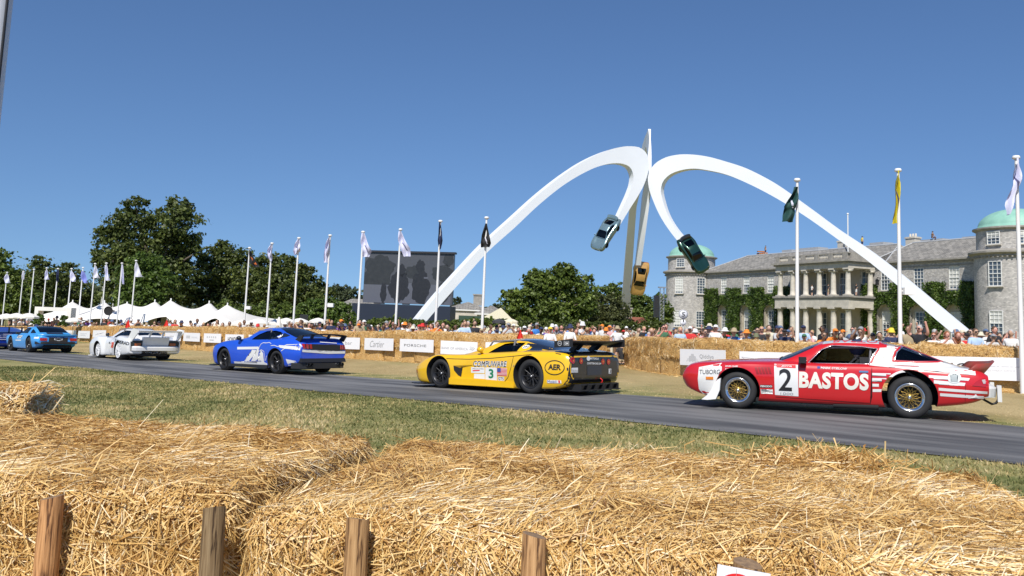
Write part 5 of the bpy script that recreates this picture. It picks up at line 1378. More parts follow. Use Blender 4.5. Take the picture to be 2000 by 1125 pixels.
rr_roof = [ # x, zbase, wb, wr, zr, zc
 (.74, .84, .74, .66, .87, .925), (.62, .84, .75, .68, .90, .985), (.5, .84, .76, .675, .95, 1.035), (.25, .84, .77, .645, 1.075, 1.155), (.02, .84, .78, .615, 1.18, 1.235), (-.2, .84, .79, .605, 1.222, 1.26), (-.5, .84, .79, .60, 1.235, 1.275), (-.85, .84, .80, .60, 1.232, 1.272), (-1.2, .84, .80, .62, 1.185, 1.222), (-1.55, .84, .79, .65, 1.075, 1.10), (-1.85, .84, .78, .68, .965, .98), (-2.08, .84, .76, .70, .895, .905)]
_lz = lambda z: z if z < .5 else .5 + (z - .5) * .86
rr_rows = [tuple(_lz(v) if k in (3, 5, 7, 9, 10) else v for k, v in enumerate(r)) for r in rr_rows]
rr_roof = [(x, .79, wb, wr, .86 + (zr - .90) * .98, .875 + (zc - .915) * .98) for x, zb, wb, wr, zr, zc in rr_roof]
def W(pts, y): return [red.px(a, b, y) for a, b in pts]
dw = W([(1578, 709), (1604, 683), (1625, 675), (1680, 677), (1713, 681.5), (1703, 697), (1697, 711), (1640, 710)], .76)
qw = W([(1747, 704), (1752, 688), (1762, 678.5), (1772, 677), (1800, 682), (1830, 693), (1846, 706), (1790, 706)], .76)
make_body(red, rr_rows, rr_roof, RPAINT, [(1.37, .33, .385, .45), (-1.37, .36, .42, .42)], (.42, -1.35, .70, .35), [dw, qw],
          [([(.70, -.64), (.70, .64), (.5, .66), (.12, .60), (.05, .50), (.05, -.50), (.12, -.60), (.5, -.66)], .82, 1.5), ([(-.98, -.50), (-.98, .50), (-1.3, .56), (-1.9, .60), (-1.9, -.60), (-1.3, -.56)], .86, 1.5)], glass_holes=[dw])
add_wheels(red, .318, .27, .205, 'lattice', .335, .33, .215, tf=1.72, tr=1.78)
# paint scheme thrown onto the bodywork
Y_ = .93
red.poly_px('white_flank', [(1698, 713.5), (1703, 699), (1715, 680), (1740, 679), (1746, 682), (1740, 693), (1738, 703), (1744, 708), (1760, 709.5), (1830, 708), (1905, 722), (1905, 733), (1860, 728), (1800, 720), (1740, 716)], .80, WPAINT, off=.005, dice=.04)
for i, pl in enumerate([[(1703.5, 728.5), (1760, 729.5), (1848, 734.5), (1895, 739), (1892, 744), (1848, 740.5), (1760, 735.5), (1703.5, 734)], [(1703.5, 738.5), (1760, 738.5), (1800, 740), (1886, 748), (1884, 754), (1800, 746), (1760, 743.5), (1703.5, 745)],
          [(1704, 749.5), (1730, 750), (1726, 755.5), (1704, 755)], [(1704.5, 760), (1722, 760), (1721, 765.5), (1704.5, 765.5)], [(1808, 755), (1860, 759.5), (1935, 766), (1935, 771), (1860, 765), (1812, 761)], [(1822, 767), (1860, 769.5), (1938, 776), (1938, 781.5), (1860, 775.5), (1828, 773)]]):
    red.poly_px('white_stripe', pl, Y_, WPAINT)
red.poly_px('white_nose', [(1365, 717), (1409, 709), (1410, 720), (1409, 744), (1400, 765), (1380, 782), (1364, 760), (1363, 740)], .90, WPAINT, off=.004)
BLK = mat('black_lettering', (.02, .02, .022), .4)
red.text_px('lettering', 'TUBORG', (1366, 730.5), (1406.5, 730.5), 8.5, .90, BLK, off=.010, bold=.0)
pn = red.poly_px('number_panel', [(1511.5, 711), (1558.5, 713), (1559, 774.5), (1513, 771.5)], Y_, mat('panel_white', (.78, .78, .77), .35), off=.005)
red.poly_px('red_band', [(1516, 711.5), (1554, 713.5), (1554, 719.5), (1516, 717.5)], Y_, RED, off=.009)
red.text_px('lettering', 'JOTA', (1525, 717.2), (1546, 718.2), 4.2, Y_, WPAINT, off=.012, bold=.03, shear=.3)
red.text_px('lettering', '2', (1520.5, 763), (1546.5, 764.2), 43, Y_, BLK, off=.010, bold=.012)
red.text_px('lettering', '1000', (1524, 770.5), (1549, 772), 4.5, Y_, GREYP, off=.011)
red.text_px('lettering', 'BASTOS', (1560, 757.5), (1696.5, 763), 32, Y_, mat('cream_lettering', (.80, .77, .68), .35), off=.006, bold=.045, spacing=1.08)
red.text_px('lettering', 'MARK STIELOW', (1603, 720.3), (1655, 722.5), 4.2, .90, WPAINT, off=.006, bold=.03, shear=.15)
red.poly_px('flag_sticker', [(1596, 715.3), (1602, 715.5), (1602, 720), (1596, 719.8)], .90, mat('flag_blue', (.05, .07, .3), .4))
red.text_px('lettering', 'DAVID CLARK', (1417, 716.5), (1442, 716.8), 3, .89, WPAINT, off=.006, bold=.03, shear=.1)
red.text_px('lettering', 'EMANUELE PIRRO', (1417, 722), (1449, 722.3), 3, .89, WPAINT, off=.006, bold=.03, shear=.1)
red.poly_px('sticker', [(1484, 751.5), (1508, 752), (1508, 757.5), (1484, 757)], Y_, BLK); red.text_px('lettering', 'FERODO', (1485, 756), (1507.5, 756.6), 3.6, Y_, WPAINT, off=.008, bold=.04)
red.poly_px('sticker', [(1485, 760), (1496, 762), (1509, 760.8), (1509, 770), (1496, 768.8), (1486, 769)], Y_, WPAINT); red.text_px('lettering', 'CHAMPION', (1487, 767), (1508.5, 767.5), 3.6, Y_, BLK, off=.009)
red.text_px('lettering', '283', (1720, 701.3), (1730, 702), 4.5, .78, BLK, off=.009)
red.poly_px('amber_light', [(1379, 735.5), (1393.5, 735.8), (1393.5, 741.5), (1379, 741)], .90, AMBER, off=.012)
red.poly_px('door_handle', [(1678, 724), (1696, 724.6), (1696, 728), (1678, 727.4)], Y_, CHROME, off=.016)
for k in range(5): red.poly_px('fender_vent', [(1474 + 6.2 * k, 717), (1478.5 + 6.2 * k, 717.2), (1482.5 + 6.2 * k, 730.2), (1478 + 6.2 * k, 730)], .91, mat('vent_red', (.30, .008, .01), .4), off=.008)
for pts in ([(1512.5, 774), (1503, 778), (1495, 740)],): pass
red.poly_px('tail_light', [(1898, 753), (1906, 745), (1917, 739.5), (1935, 738), (1946, 746), (1950, 757), (1925, 756)],   .85, LREDM, off=.012)
red.poly_px('reverse_light', [(1917, 742), (1934, 740.5), (1939, 749), (1920, 749.5)], .85, mat('clear_lens', (.5, .42, .42), .2, coat=1.), off=.018)
c_ = [red.px(1864 + 13.5 * cos(t), 738 + 11 * sin(t), Y_) for t in np.linspace(0, 2 * pi, 24, endpoint=False)]
red.decal('emblem_disc', c_, [tuple(range(24))], mat('disc_white', (.72, .74, .72), .4), off=.009)
red.poly_px('emblem_print', [(1857, 745), (1860, 737), (1856, 733), (1862, 734), (1864, 730), (1867, 734), (1872, 733), (1868, 738), (1870, 746)], Y_, mat('emblem_grey', (.38, .42, .42), .4), off=.013)
LINE = mat('panel_gap', (.06, .003, .004), .7)
for pl in ([(1702.5, 713), (1703.3, 713), (1703.8, 775), (1700, 790), (1699.2, 790), (1703, 775)], [(1514, 775), (1700, 787.5), (1700, 788.4), (1514, 776)], [(1885.5, 752), (1886.3, 752), (1886.3, 792), (1885.5, 792)]):
    red.poly_px('panel_gap', pl, Y_, LINE, off=.0045)
# window trims, bumpers, spoilers
mb = MB(); 
for s in (1,):
    t_ = [Vector((a, .9, b)) for a, b in dw]
mb = MB(); pr = []
def trim(car, poly, name, m, r):
    mb = MB(); pts = []
    P = poly + [poly[0]]
    for (a, b), (c, d) in zip(P[:-1], P[1:]):
        for t in np.linspace(0, 1, 7)[:-1]:
            x, z = a + (c - a) * t, b + (d - b) * t; pts.append((x, z))
    out = []
    roofV, roofF = car.rooftree
    for x, z in pts:
        h = roofF.ray_cast(Vector((x, 3, z)), Vector((0, -1, 0)))
        if h[0]: out.append(h[0] + Vector((0, .004, 0)))
    if len(out) > 3: mb.tube(out + [out[0]], r, 5, caps=False); car.mb(mb, name, m)
def roof_tree(car, rows, nr=40):
    V, F = loft(roof_keys(rows), nr, 3, closed=False); bm = bmesh.new(); vs = [bm.verts.new(v) for v in V]
    for f in F:
        try: bm.faces.new([vs[i] for i in f])
        except ValueError: pass
    car.rooftree = (None, BVHTree.FromBMesh(bm)); bm.free()
roof_tree(red, rr_roof)
trim(red, dw, 'window_trim', CHROME, .008); trim(red, qw, 'window_trim', CHROME, .011)
big = lambda P, k: [(sum(p[0] for p in P) / len(P) + (a - sum(p[0] for p in P) / len(P)) * k, sum(p[1] for p in P) / len(P) + (b - sum(p[1] for p in P) / len(P)) * k) for a, b in P]
trim(red, big(qw, 1.10), 'red_surround', RPAINT, .018); trim(red, big(dw, 1.07), 'red_surround', RPAINT, .014)
mb = MB()
V = []
for t in np.linspace(-1, 1, 25):
    y = .84 * t; xf = 2.0 - .22 * abs(t) ** 3; V += [(xf + .06, y, .13), (xf, y, .34)]
mb.add(V, [(2 * i, 2 * i + 2, 2 * i + 3, 2 * i + 1) for i in range(24)], 0, True)
red.mb(mb, 'front_air_dam', WPAINT)
for s in (1, -1):
    P = [red.px(a, b, .93) for a, b in [(1371, 779.5), (1383, 780.5), (1399, 779), (1406, 762), (1408, 738), (1402, 741), (1394, 750), (1389, 762), (1381, 772)]]
    mb = MB(); V = [(a, s * (.955 + .10 * max(0, (.42 - b))), b) for a, b in P] + [(a, s * .87, b) for a, b in P]; n = len(P)
    mb.add(V, [tuple(range(n)), tuple(range(n, 2 * n))[::-1]] + [(k, (k + 1) % n, n + (k + 1) % n, n + k) for k in range(n)]); red.mb(mb, 'air_dam_end', WPAINT)
    mb = MB(); mb.lathe([(0, .05), (.07, .04), (.085, 0)][::-1], 18, (2.10, .62 * s, .60), axis='x'); red.mb(mb, 'headlight', mat('headlight_cover', (.8, .8, .8), .25, coat=1.))
mb = MB(); V = []
for t in np.linspace(-1, 1, 21):
    y = .80 * t; x = -2.50 + .30 * abs(t) ** 4; V += [(x - .02, y, .75), (x - .17, y * .97, .96 - .05 * abs(t)), (x - .14, y * .97, .95 - .05 * abs(t)), (x + .05, y, .74)]
mb.add(V, [(4 * i + a, 4 * i + 4 + a, 4 * i + 4 + (a + 1) % 4, 4 * i + (a + 1) % 4) for i in range(20) for a in range(4)] + [(0, 1, 2, 3), (80, 83, 82, 81)], 0, True)
red.mb(mb, 'rear_spoiler', mat('spoiler_brown', (.20, .08, .045), .5, c2=(.35, .03, .03), scale=3))
mb = MB(); V = []
for t in np.linspace(-1, 1, 21):
    y = .86 * t; x = -2.56 + .34 * abs(t) ** 5
    V += [(x, y, .36), (x - .10, y, .38), (x - .12, y, .52), (x - .06, y, .56), (x + .02, y * .98, .57)]
mb.add(V, [(5 * i + a, 5 * i + 5 + a, 5 * i + 6 + a, 5 * i + 1 + a) for i in range(20) for a in range(4)] + [(0, 1, 2, 3, 4), (100, 104, 103, 102, 101)], 0, False)
red.mb(mb, 'rear_bumper', mat('bumper_white', (.68, .68, .66), .4))
for s in (1, -1):
    mb = MB(); mb.box((-2.69, .52 * s, .44), (.06, .12, .26)); red.mb(mb, 'bumper_overrider', mat('bumper_white', (.68, .68, .66), .4))
    P = []
    for t in np.linspace(0, 1, 8):
        y = s * (.30 + .53 * t); x = -2.50 + .30 * (abs(y) / .86) ** 5 - .035; P += [(x, y, .575), (x + .0, y, .705)]
    P += [(-2.18, s * .885, .60), (-2.2, s * .875, .67)]
    mb = MB(); mb.add(P, [(2 * i, 2 * i + 1, 2 * i + 3, 2 * i + 2) for i in range(8)], 0, True); red.mb(mb, 'tail_light', LREDM)
    mb = MB()
    for zz in (.61, .64, .67):
        mb.tube([(-2.50 + .30 * (yy / .86) ** 5 - .04, s * yy, zz) for yy in np.linspace(.32, .83, 7)], .004, 4)
    for yy in (.42, .55, .68, .78): mb.tube([(-2.50 + .30 * (yy / .86) ** 5 - .04, s * yy, .59), (-2.50 + .30 * (yy / .86) ** 5 - .04, s * yy, .70)], .005, 4)
    red.mb(mb, 'light_grille', CARBON)
mb = MB(); mb.box((.27, .90, .84), (.08, .14, .04)); mb.box((.27, .96, .88), (.12, .12, .10)); red.mb(mb, 'mirror', CARBON)
mb = MB(); mb.tube([(-2.45, .1, .34), (-2.62, .1, .24), (-2.68, .1, .26), (-2.72, .1, .32)], .02, 6); red.mb(mb, 'tow_hook', CARBON)
mb = MB(); mb.tube([(-.2, .80, .14), (-.9, .84, .15)], .045, 8); mb.box((-.0, 0, .17), (3.4, 1.5, .06)); red.mb(mb, 'underbody', DARKM)
red.text_px('lettering', 'A', (1500, 900), (1501, 900), .1, .9, BLK) if False else None
mb = MB(); flat_text(mb, 'BASTOS', 0, 1, 0, 1); V = [(-.22 - a * .80, -.34 + b * .62) for a, b, _ in mb.v]; red.decal('roof_lettering', [(-.20 - a[0] * .82, .30 - a[1] * .0 + (a[1] - .5) * .5) for a in mb.v], mb.f, RED, side='T', off=.006)
red.decal('roof_white', [(-.03, -.57), (-.03, .57), (-.93, .57), (-.93, -.57)], [(0, 1, 2, 3)], WPAINT, side='T', off=.003, dice=.05)
red.decal('deck_white', [(-1.05, .60), (-1.05, .86), (-1.7, .88), (-2.3, .84), (-2.3, -.84), (-1.7, -.88), (-1.05, -.86), (-1.05, -.60), (-1.9, -.66), (-1.9, .66)], [tuple(range(10))], WPAINT, side='T', off=.004, dice=.05)
cage(red, .3, -.75, -1.7, .70, .4, 1.12)
# ================================================================= yellow and black car, number 3
YP = paint('yellow_paint', (.86, .50, .008)); BKP = paint('black_paint', (.012, .013, .016)); HATCH = mat('dark_hatch_glass', (.012, .016, .026), .12, coat=1.)
yel = Car('racing_car', 'yellow and black low coupe with number 3 and a large black rear wing', (860, 755.4), (1037, 768.6), 2.66, 1.80)
y_rows = [(2.34, .22, .50, .24, .56, .33, .54, .40, .42, .44, .45), (2.2, .14, .78, .17, .84, .35, .80, .47, .6, .51, .52), (1.9, .10, .92, .14, .96, .40, .90, .60, .68, .64, .62), (1.33, .10, .96, .14, 1.0, .50, .95, .755, .74, .765, .70),
          (.9, .08, .95, .12, .98, .46, .93, .745, .75, .775, .75), (.5, .08, .92, .12, .925, .42, .91, .72, .76, .80, .81), (0., .08, .92, .12, .93, .40, .91, .735, .78, .83, .85), (-.6, .08, .95, .12, .97, .45, .94, .78, .80, .865, .88), (-1.33, .10, .98, .14, 1.02, .50, .97, .845, .80, .91, .93),
          (-1.9, .12, .97, .16, 1.0, .50, .94, .845, .78, .915, .94), (-2.16, .18, .93, .22, .97, .50, .92, .825, .77, .89, .91), (-2.28, .24, .88, .28, .93, .50, .89, .79, .76, .86, .87), (-2.34, .32, .82, .36, .89, .50, .85, .74, .74, .80, .81)]
y_rows = [tuple(.5 + (v - .5) * .94 if k in (3, 5, 7, 9, 10) and v > .5 else v for k, v in enumerate(r)) for r in y_rows]
y_roof = [(.88, .70, .72, .62, .765, .80), (.6, .72, .75, .645, .82, .89), (.3, .73, .77, .62, .91, .995), (.05, .75, .78, .585, 1.0, 1.075), (-.2, .76, .79, .56, 1.055, 1.115), (-.45, .77, .79, .55, 1.08, 1.135), (-.8, .78, .79, .55, 1.07, 1.125), (-1.2, .78, .78, .57, 1.01, 1.065), (-1.65, .78, .76, .61, .935, .975), (-1.98, .76, .74, .65, .875, .90)]
def W(pts, y): return [yel.px(a, b, y) for a, b in pts]
ydw = W([(950, 693.5), (979, 671.5), (990, 669.5), (1017.5, 669), (1013, 682), (1010, 691.5)], .70)
make_body(yel, y_rows, y_roof, YP, [(1.33, .34, .385, .45), (-1.33, .37, .415, .42)], (.55, -1.0, .68, .3), [ydw],
          [([(.82, -.64), (.82, .64), (.3, .61), (.05, .575), (-.14, .50), (-.14, -.50), (.05, -.575), (.3, -.61)], .77, 1.5)])
add_wheels(yel, .325, .30, .238, 'multi', .355, .33, .245, tf=1.84, tr=1.88)
YW = mat('white_decal', (.78, .78, .77), .35)
hp = W([(1032, 686.5), (1035, 670), (1041, 664), (1065, 664), (1100, 670), (1137, 684), (1137, 686), (1100, 686.5), (1060, 686.5)], .72)
yel.decal('rear_hatch', hp, [tuple(range(len(hp)))], HATCH, off=.006); yel.decal('rear_hatch', hp, [tuple(range(len(hp)))], HATCH, side='R', off=.006)
yel.decal('rear_hatch', [(-.66, -.58), (-.66, .58), (-1.2, .62), (-1.95, .68), (-1.95, -.68), (-1.2, -.62)], [tuple(range(6))], HATCH, side='T', off=.005)
rear_poly = W([(1114, 690), (1109, 698), (1107, 725), (1104, 742), (1096, 753), (1080, 758.5), (1080, 772), (1220, 775), (1220, 684)], .97)
yel.decal('rear_fascia', rear_poly, [tuple(range(len(rear_poly)))], BKP, off=.005, dice=.06)
yel.decal('rear_fascia', [(-1.2, .05), (1.2, .05), (1.2, 1.), (-1.2, 1.)], [(0, 1, 2, 3)], BKP, side='B', off=.006, dice=.06)
yel.decal('rear_deck', [(-1.98, -1), (-1.98, 1), (-2.5, 1), (-2.5, -1)], [(0, 1, 2, 3)], BKP, side='T', off=.005)
def disc(car, name, y, z, r, m, side='B', off=.012, x=None, n=20):
    P = [(y + r * cos(2 * pi * k / n), z + r * sin(2 * pi * k / n)) for k in range(n)]; return car.decal(name, P, [tuple(range(n))], m, side=side, off=off)
for px_ in (1118.3, 1134, 1176.5, 1187.5):
    y, z = yel.rpx(px_, 704.5 + (px_ - 1118) * .03, -2.34); disc(yel, 'tail_light', y, z, .072, CARBON, off=.010); disc(yel, 'tail_light', y, z, .062, LREDM, off=.016); disc(yel, 'tail_light', y, z, .02, AMBER, off=.020)
XR = -2.34
yel.text_px('lettering', 'MOTOROLA', (1152, 702), (1168.5, 702.5), 4, 0, YW, side='B', x=XR, bold=.03, off=.012)
yel.decal('lettering', [(lambda q: q)(yel.rpx(1148.5 + 3.6 * cos(t), 700 + 4.6 * sin(t), XR)) for t in np.linspace(0, 2 * pi, 16, endpoint=False)], [tuple(range(16))], YW, side='B', off=.012)
yel.text_px('lettering', 'CORVETTERACING.COM', (1145.5, 711.5), (1173, 712), 3.8, 0, YW, side='B', x=XR, bold=.03, off=.012)
y0, z0 = yel.rpx(1146, 733, XR); y1, z1 = yel.rpx(1174, 713.5, XR)
yel.decal('plate_recess', [(y0, z0), (y1, z0), (y1, z1), (y0, z1)], [(0, 1, 2, 3)], mat('recess_grey', (.035, .04, .05), .3), side='B', off=.012)
y0, z0 = yel.rpx(1115, 728, XR); y1, z1 = yel.rpx(1128, 718, XR); yel.decal('sticker', [(y0, z0), (y1, z0), (y1, z1), (y0, z1)], [(0, 1, 2, 3)], YW, side='B', off=.012)
yel.text_px('lettering', 'DELPHI', (1116, 726.5), (1127, 726.5), 4.5, 0, GREYP, side='B', x=XR, off=.018)
y0, z0 = yel.rpx(1188, 730, XR); y1, z1 = yel.rpx(1193, 720, XR); yel.decal('sticker', [(y0, z0), (y1, z0), (y1, z1), (y0, z1)], [(0, 1, 2, 3)], YW, side='B', off=.012)
yel.text_px('lettering', '3', (1189, 728.5), (1192, 728.5), 7, 0, BLK, side='B', x=XR, off=.018)
# side graphics
yel.text_px('lettering', 'COMPUWARE', (922.8, 716), (991.5, 717), 11.5, .95, YW, off=.006, bold=.085, shear=.12)
yel.text_px('lettering', 'COMPUWARE', (923.3, 715.6), (991, 716.5), 10.8, .95, BLK, off=.010, bold=.0, shear=.12)
yel.poly_px('number_panel', [(947, 717.5), (971, 718), (971, 743), (947, 741)], .95, YW); yel.text_px('lettering', '3', (954, 738.5), (964, 739), 18, .95, mat('green_number', (.01, .22, .09), .4), off=.010, bold=.025)
yel.poly_px('sticker', [(919, 717), (945.5, 717.5), (945.5, 729), (919, 728)], .95, YW); yel.poly_px('sticker', [(925, 730), (946, 730.5), (946, 740.5), (924.5, 739)], .95, YW)
yel.text_px('lettering', 'AMERICAN LE MANS', (921, 720.8), (943.5, 721.2), 1.6, .95, BLK, off=.009); yel.poly_px('sticker', [(922, 723), (936, 722.4), (936, 724.2), (922, 725)], .95, RED, off=.009)
yel.poly_px('flag_sticker', [(972, 718.5), (992, 719), (992, 734.5), (972, 733.5)], .95, YW)
for k in range(6): yel.poly_px('flag_stripe', [(972, 719.4 + 2.5 * k), (992, 719.9 + 2.55 * k), (992, 721.1 + 2.55 * k), (972, 720.6 + 2.5 * k)], .95, RED, off=.008)
yel.poly_px('flag_canton', [(972, 718.5), (979.5, 718.7), (979.5, 726.5), (972, 726.2)], .95, mat('flag_blue2', (.06, .09, .35), .4), off=.011)
yel.poly_px('sticker', [(973, 735.5), (986, 736), (986, 744), (973, 743)], .95, YW); yel.text_px('lettering', 'GTS', (974, 742), (985, 742.7), 5.6, .95, BLK, off=.009)
yel.text_px('lettering', 'MICHELIN', (891, 748.5), (916, 749.3), 4, .95, BLK, off=.007, bold=.03); yel.text_px('lettering', 'MAHLE', (922, 750.3), (936, 750.9), 4, .95, BLK, off=.007); yel.text_px('lettering', 'Protection One', (980, 754), (1001, 755), 3, .95, BLK, off=.007)
# AER oval, Mobil 1
cx, cz = yel.px(1083, 718, .98); a_, b_ = .235, .15
ring = [(cx + a_ * cos(t), cz + b_ * sin(t)) for t in np.linspace(0, 2 * pi, 32, endpoint=False)] + [(cx + (a_ - .018) * cos(t), cz + (b_ - .018) * sin(t)) for t in np.linspace(0, 2 * pi, 32, endpoint=False)]
yel.decal('oval_ring', ring, [(k, (k + 1) % 32, 32 + (k + 1) % 32, 32 + k) for k in range(32)], BLK, off=.006)
yel.text_px('lettering', 'AER', (1072, 722), (1095, 723), 11, .98, BLK, off=.007, bold=.035)
yel.poly_px('sticker', [(1070, 742), (1095, 742.8), (1095, 748.8), (1070, 748)], .97, YW, off=.007); yel.text_px('lettering', 'Mobil', (1071, 747.3), (1087, 747.8), 4.8, .97, mat('blue_print', (.02, .05, .3), .4), off=.011); yel.text_px('lettering', '1', (1090.5, 747.8), (1093, 748), 5, .97, RED, off=.011, bold=.03)
c_ = [yel.px(1022.5 + 6 * cos(t), 677.5 + 3.7 * sin(t), .72) for t in np.linspace(0, 2 * pi, 18, endpoint=False)]; yel.decal('sticker', c_, [tuple(range(18))], YW, off=.008); yel.text_px('lettering', '291', (1018.5, 679.4), (1027, 679.4), 3.6, .72, BLK, off=.014)
yel.poly_px('painted_scoop', [(886, 714), (902, 716), (894, 724), (899, 736), (894, 733), (887, 723)], .97, DARKM, off=.006)
yel.poly_px('painted_scoop', [(886, 714), (905, 713.4), (922, 713), (905, 716), (897, 718.5)], .97, mat('scoop_shade', (.30, .17, .004), .5), off=.007)  # decals paint the scoop's hollow dark and its shaded lip darker yellow
for pl in ([(870, 700), (890, 701), (915, 701.5), (960, 699.5), (1015, 694.5), (1040, 692)], [(1004, 696), (1003, 706), (1000, 720), (994, 737), (987, 745)]): yel.stroke_px('panel_gap', pl, .7, .95, BLK, off=.005)
disc(yel, 'exhaust', *yel.px(948.5, 750.5, .93), .055, DARKM, side='L', off=.02); yel.poly_px('exhaust_soot', [(952, 746), (961, 755), (940, 753.5), (946, 746)], .93, mat('soot', (.10, .085, .05), .8), off=.008); disc(yel, 'fuel_cap', *yel.px(1006.5, 716, .97), .035, ALU, side='L', off=.012)
yel.poly_px('marker_light', [(818.5, 722), (822, 722), (821.5, 728.5), (818.5, 727.5)], .8, LREDM)
# wing, diffuser, splitter, mirror
mb = MB(); V = []
for t in np.linspace(-1, 1, 13):
    V += [(x, .95 * t, z + .015 * (1 - abs(t)) * 0) for x, z in ((-2.02, 1.005), (-2.08, 1.045), (-2.25, 1.07), (-2.40, 1.10), (-2.40, 1.085), (-2.22, 1.035), (-2.06, 1.0))]
mb.add(V, [(7 * i + a, 7 * i + 7 + a, 7 * i + 7 + (a + 1) % 7, 7 * i + (a + 1) % 7) for i in range(12) for a in range(7)], 0, True); yel.mb(mb, 'rear_wing', CARBON)
for s in (1, -1):
    mb = MB(); mb.prism([(-1.98, .955), (-1.98, 1.09), (-2.44, 1.14), (-2.44, .975)], s * .955 - .008, s * .955 + .008, 'y'); e = yel.mb(mb, 'wing_end_plate', CARBON)
    mb = MB(); mb.prism([(-1.95, .90), (-2.14, .90), (-2.30, 1.04), (-2.12, 1.02)], s * .34 - .012, s * .34 + .012, 'y'); mb.prism([(-1.95, .90), (-2.10, .90), (-2.22, 1.04), (-2.08, 1.02)], s * .34 + .08, s * .34 + .10, 'y'); yel.mb(mb, 'wing_strut', CARBON)
mb = MB(); R_ = .045
for k in range(24): pass
mb.lathe([(.040, -.001), (.052, -.001)], 20, (-2.12, .966, 1.045), axis='y'); mb.box((-2.12, .966, 1.045), (.05, .002, .014)); yel.mb(mb, 'wing_emblem', mat('grey_emblem', (.5, .5, .5), .4))
mb = MB(); v, f = text_geo('GM', .02); mb.add([(-2.25 - a * .085, .968, 1.02 + b * .05) for a, b in v], f)
for x0, x1, z0, z1 in ((-2.23, -2.355, 1.005, 1.009), (-2.23, -2.355, 1.085, 1.089), (-2.23, -2.234, 1.005, 1.089), (-2.351, -2.355, 1.005, 1.089)): mb.box(((x0 + x1) / 2, .966, (z0 + z1) / 2), (abs(x1 - x0), .003, abs(z1 - z0)))
yel.mb(mb, 'wing_emblem', YW)
mb = MB(); mb.box((-2.22, 0, .10), (.5, 1.5, .02)); mb.box((-2.40, 0, .215), (.06, 1.36, .03))
for k in range(6): mb.box((-2.28, -.68 + .272 * k, .15), (.36, .012, .15))
yel.mb(mb, 'diffuser', CARBON)
mb = MB(); mb.tube([(-2.37, -.12, .33), (-2.42, -.13, .29), (-2.41, -.14, .25), (-2.38, -.14, .24)], .011, 5); yel.mb(mb, 'tow_loop', RED)
mb = MB(); mb.prism([(2.44, -.75), (2.44, .75), (2.1, .98), (1.75, 1.0), (1.75, -1.0), (2.1, -.98)], .065, .085, 'z'); yel.mb(mb, 'front_splitter', CARBON)
mb = MB(); mb.prism([(.98, .10), (-.92, .10), (-.92, .22), (.98, .24)], .93, .985, 'y'); yel.mb(mb, 'side_skirt', YP)
mb = MB(); mb.box((0, 0, .09), (3.6, 1.6, .04)); yel.mb(mb, 'underbody', DARKM)
mb = MB(); mb.ball((.14, .88, .88), .075, 10, 8, sc=(1.2, .8, .85)); mb.tube([(.14, .88, .86), (.16, .78, .79)], .03, 6); yel.mb(mb, 'mirror', YP)
cage(yel, .3, -.55, -1.4, .68, .3, 1.09)
# ================================================================= blue and white coupe
BLP = paint('blue_paint', (.012, .085, .62)); 
blu = Car('racing_car', 'bright blue coupe with white stripes along its side and a black rear spoiler', (440, 721), (542, 730), 2.72, 1.68)
b_rows = [(2.26, .30, .60, .32, .66, .48, .64, .60, .50, .66, .68), (2.12, .20, .78, .24, .84, .48, .82, .68, .62, .76, .80), (1.8, .17, .88, .22, .93, .52, .90, .78, .68, .86, .90), (1.36, .17, .90, .22, .96, .56, .92, .86, .70, .92, .95), (.8, .16, .89, .22, .94, .54, .91, .88, .72, .96, 1.0), (.5, .16, .89, .22, .93, .52, .90, .89, .74, .98, 1.03),
          (0., .16, .89, .22, .93, .52, .91, .90, .80, .97, .99), (-.7, .16, .90, .22, .95, .54, .93, .92, .82, .99, 1.0), (-1.36, .18, .92, .24, .99, .58, .95, .94, .80, 1.02, 1.04), (-1.8, .22, .90, .28, .96, .60, .91, .95, .76, 1.04, 1.07), (-2.12, .28, .86, .34, .92, .60, .87, .92, .72, 1.04, 1.07), (-2.3, .36, .80, .40, .87, .60, .83, .86, .68, .98, 1.0), (-2.38, .44, .74, .48, .82, .60, .78, .80, .64, .88, .90)]
b_roof = [(.82, .90, .76, .66, .98, 1.0), (.55, .90, .77, .65, 1.03, 1.075), (.25, .92, .79, .615, 1.165, 1.215), (.0, .92, .80, .585, 1.262, 1.31), (-.4, .94, .80, .565, 1.31, 1.355), (-.85, .94, .80, .56, 1.295, 1.34), (-1.3, .94, .79, .58, 1.205, 1.245), (-1.7, .94, .78, .62, 1.10, 1.13), (-2.0, .94, .74, .64, 1.03, 1.05)]
def W(pts, y): return [blu.px(a, b, y) for a, b in pts]
bdw = W([(491, 664.5), (503, 653), (515, 646.5), (530, 645.5), (540, 648), (545, 652), (536, 660), (523, 664.5)], .74)
make_body(blu, b_rows, b_roof, BLP, [(1.36, .345, .395, .5), (-1.36, .35, .40, .5)], (.6, -1.1, .70, .3), [bdw],
          [([(.74, -.64), (.74, .64), (.25, .59), (.03, .52), (.03, -.52), (.25, -.59)], .98, 1.7), ([(-.80, -.42), (-.80, .42), (-1.3, .55), (-1.85, .60), (-1.85, -.60), (-1.3, -.55)], .98, 1.7)])
add_wheels(blu, .345, .27, .262, 'split', tf=1.82, tr=1.84)
bb = W([(540, 648), (546, 650), (558, 655), (555, 658), (543, 661), (530, 664.5), (523, 664.5), (536, 660), (545, 652)], .76)
blu.decal('quarter_panel_black', bb, [tuple(range(len(bb)))], HATCH, off=.005)
c_ = [blu.px(543 + 3.8 * cos(t), 656 + 3.6 * sin(t), .76) for t in np.linspace(0, 2 * pi, 16, endpoint=False)]; blu.decal('sticker', c_, [tuple(range(16))], YW, off=.010)
Yb = .94
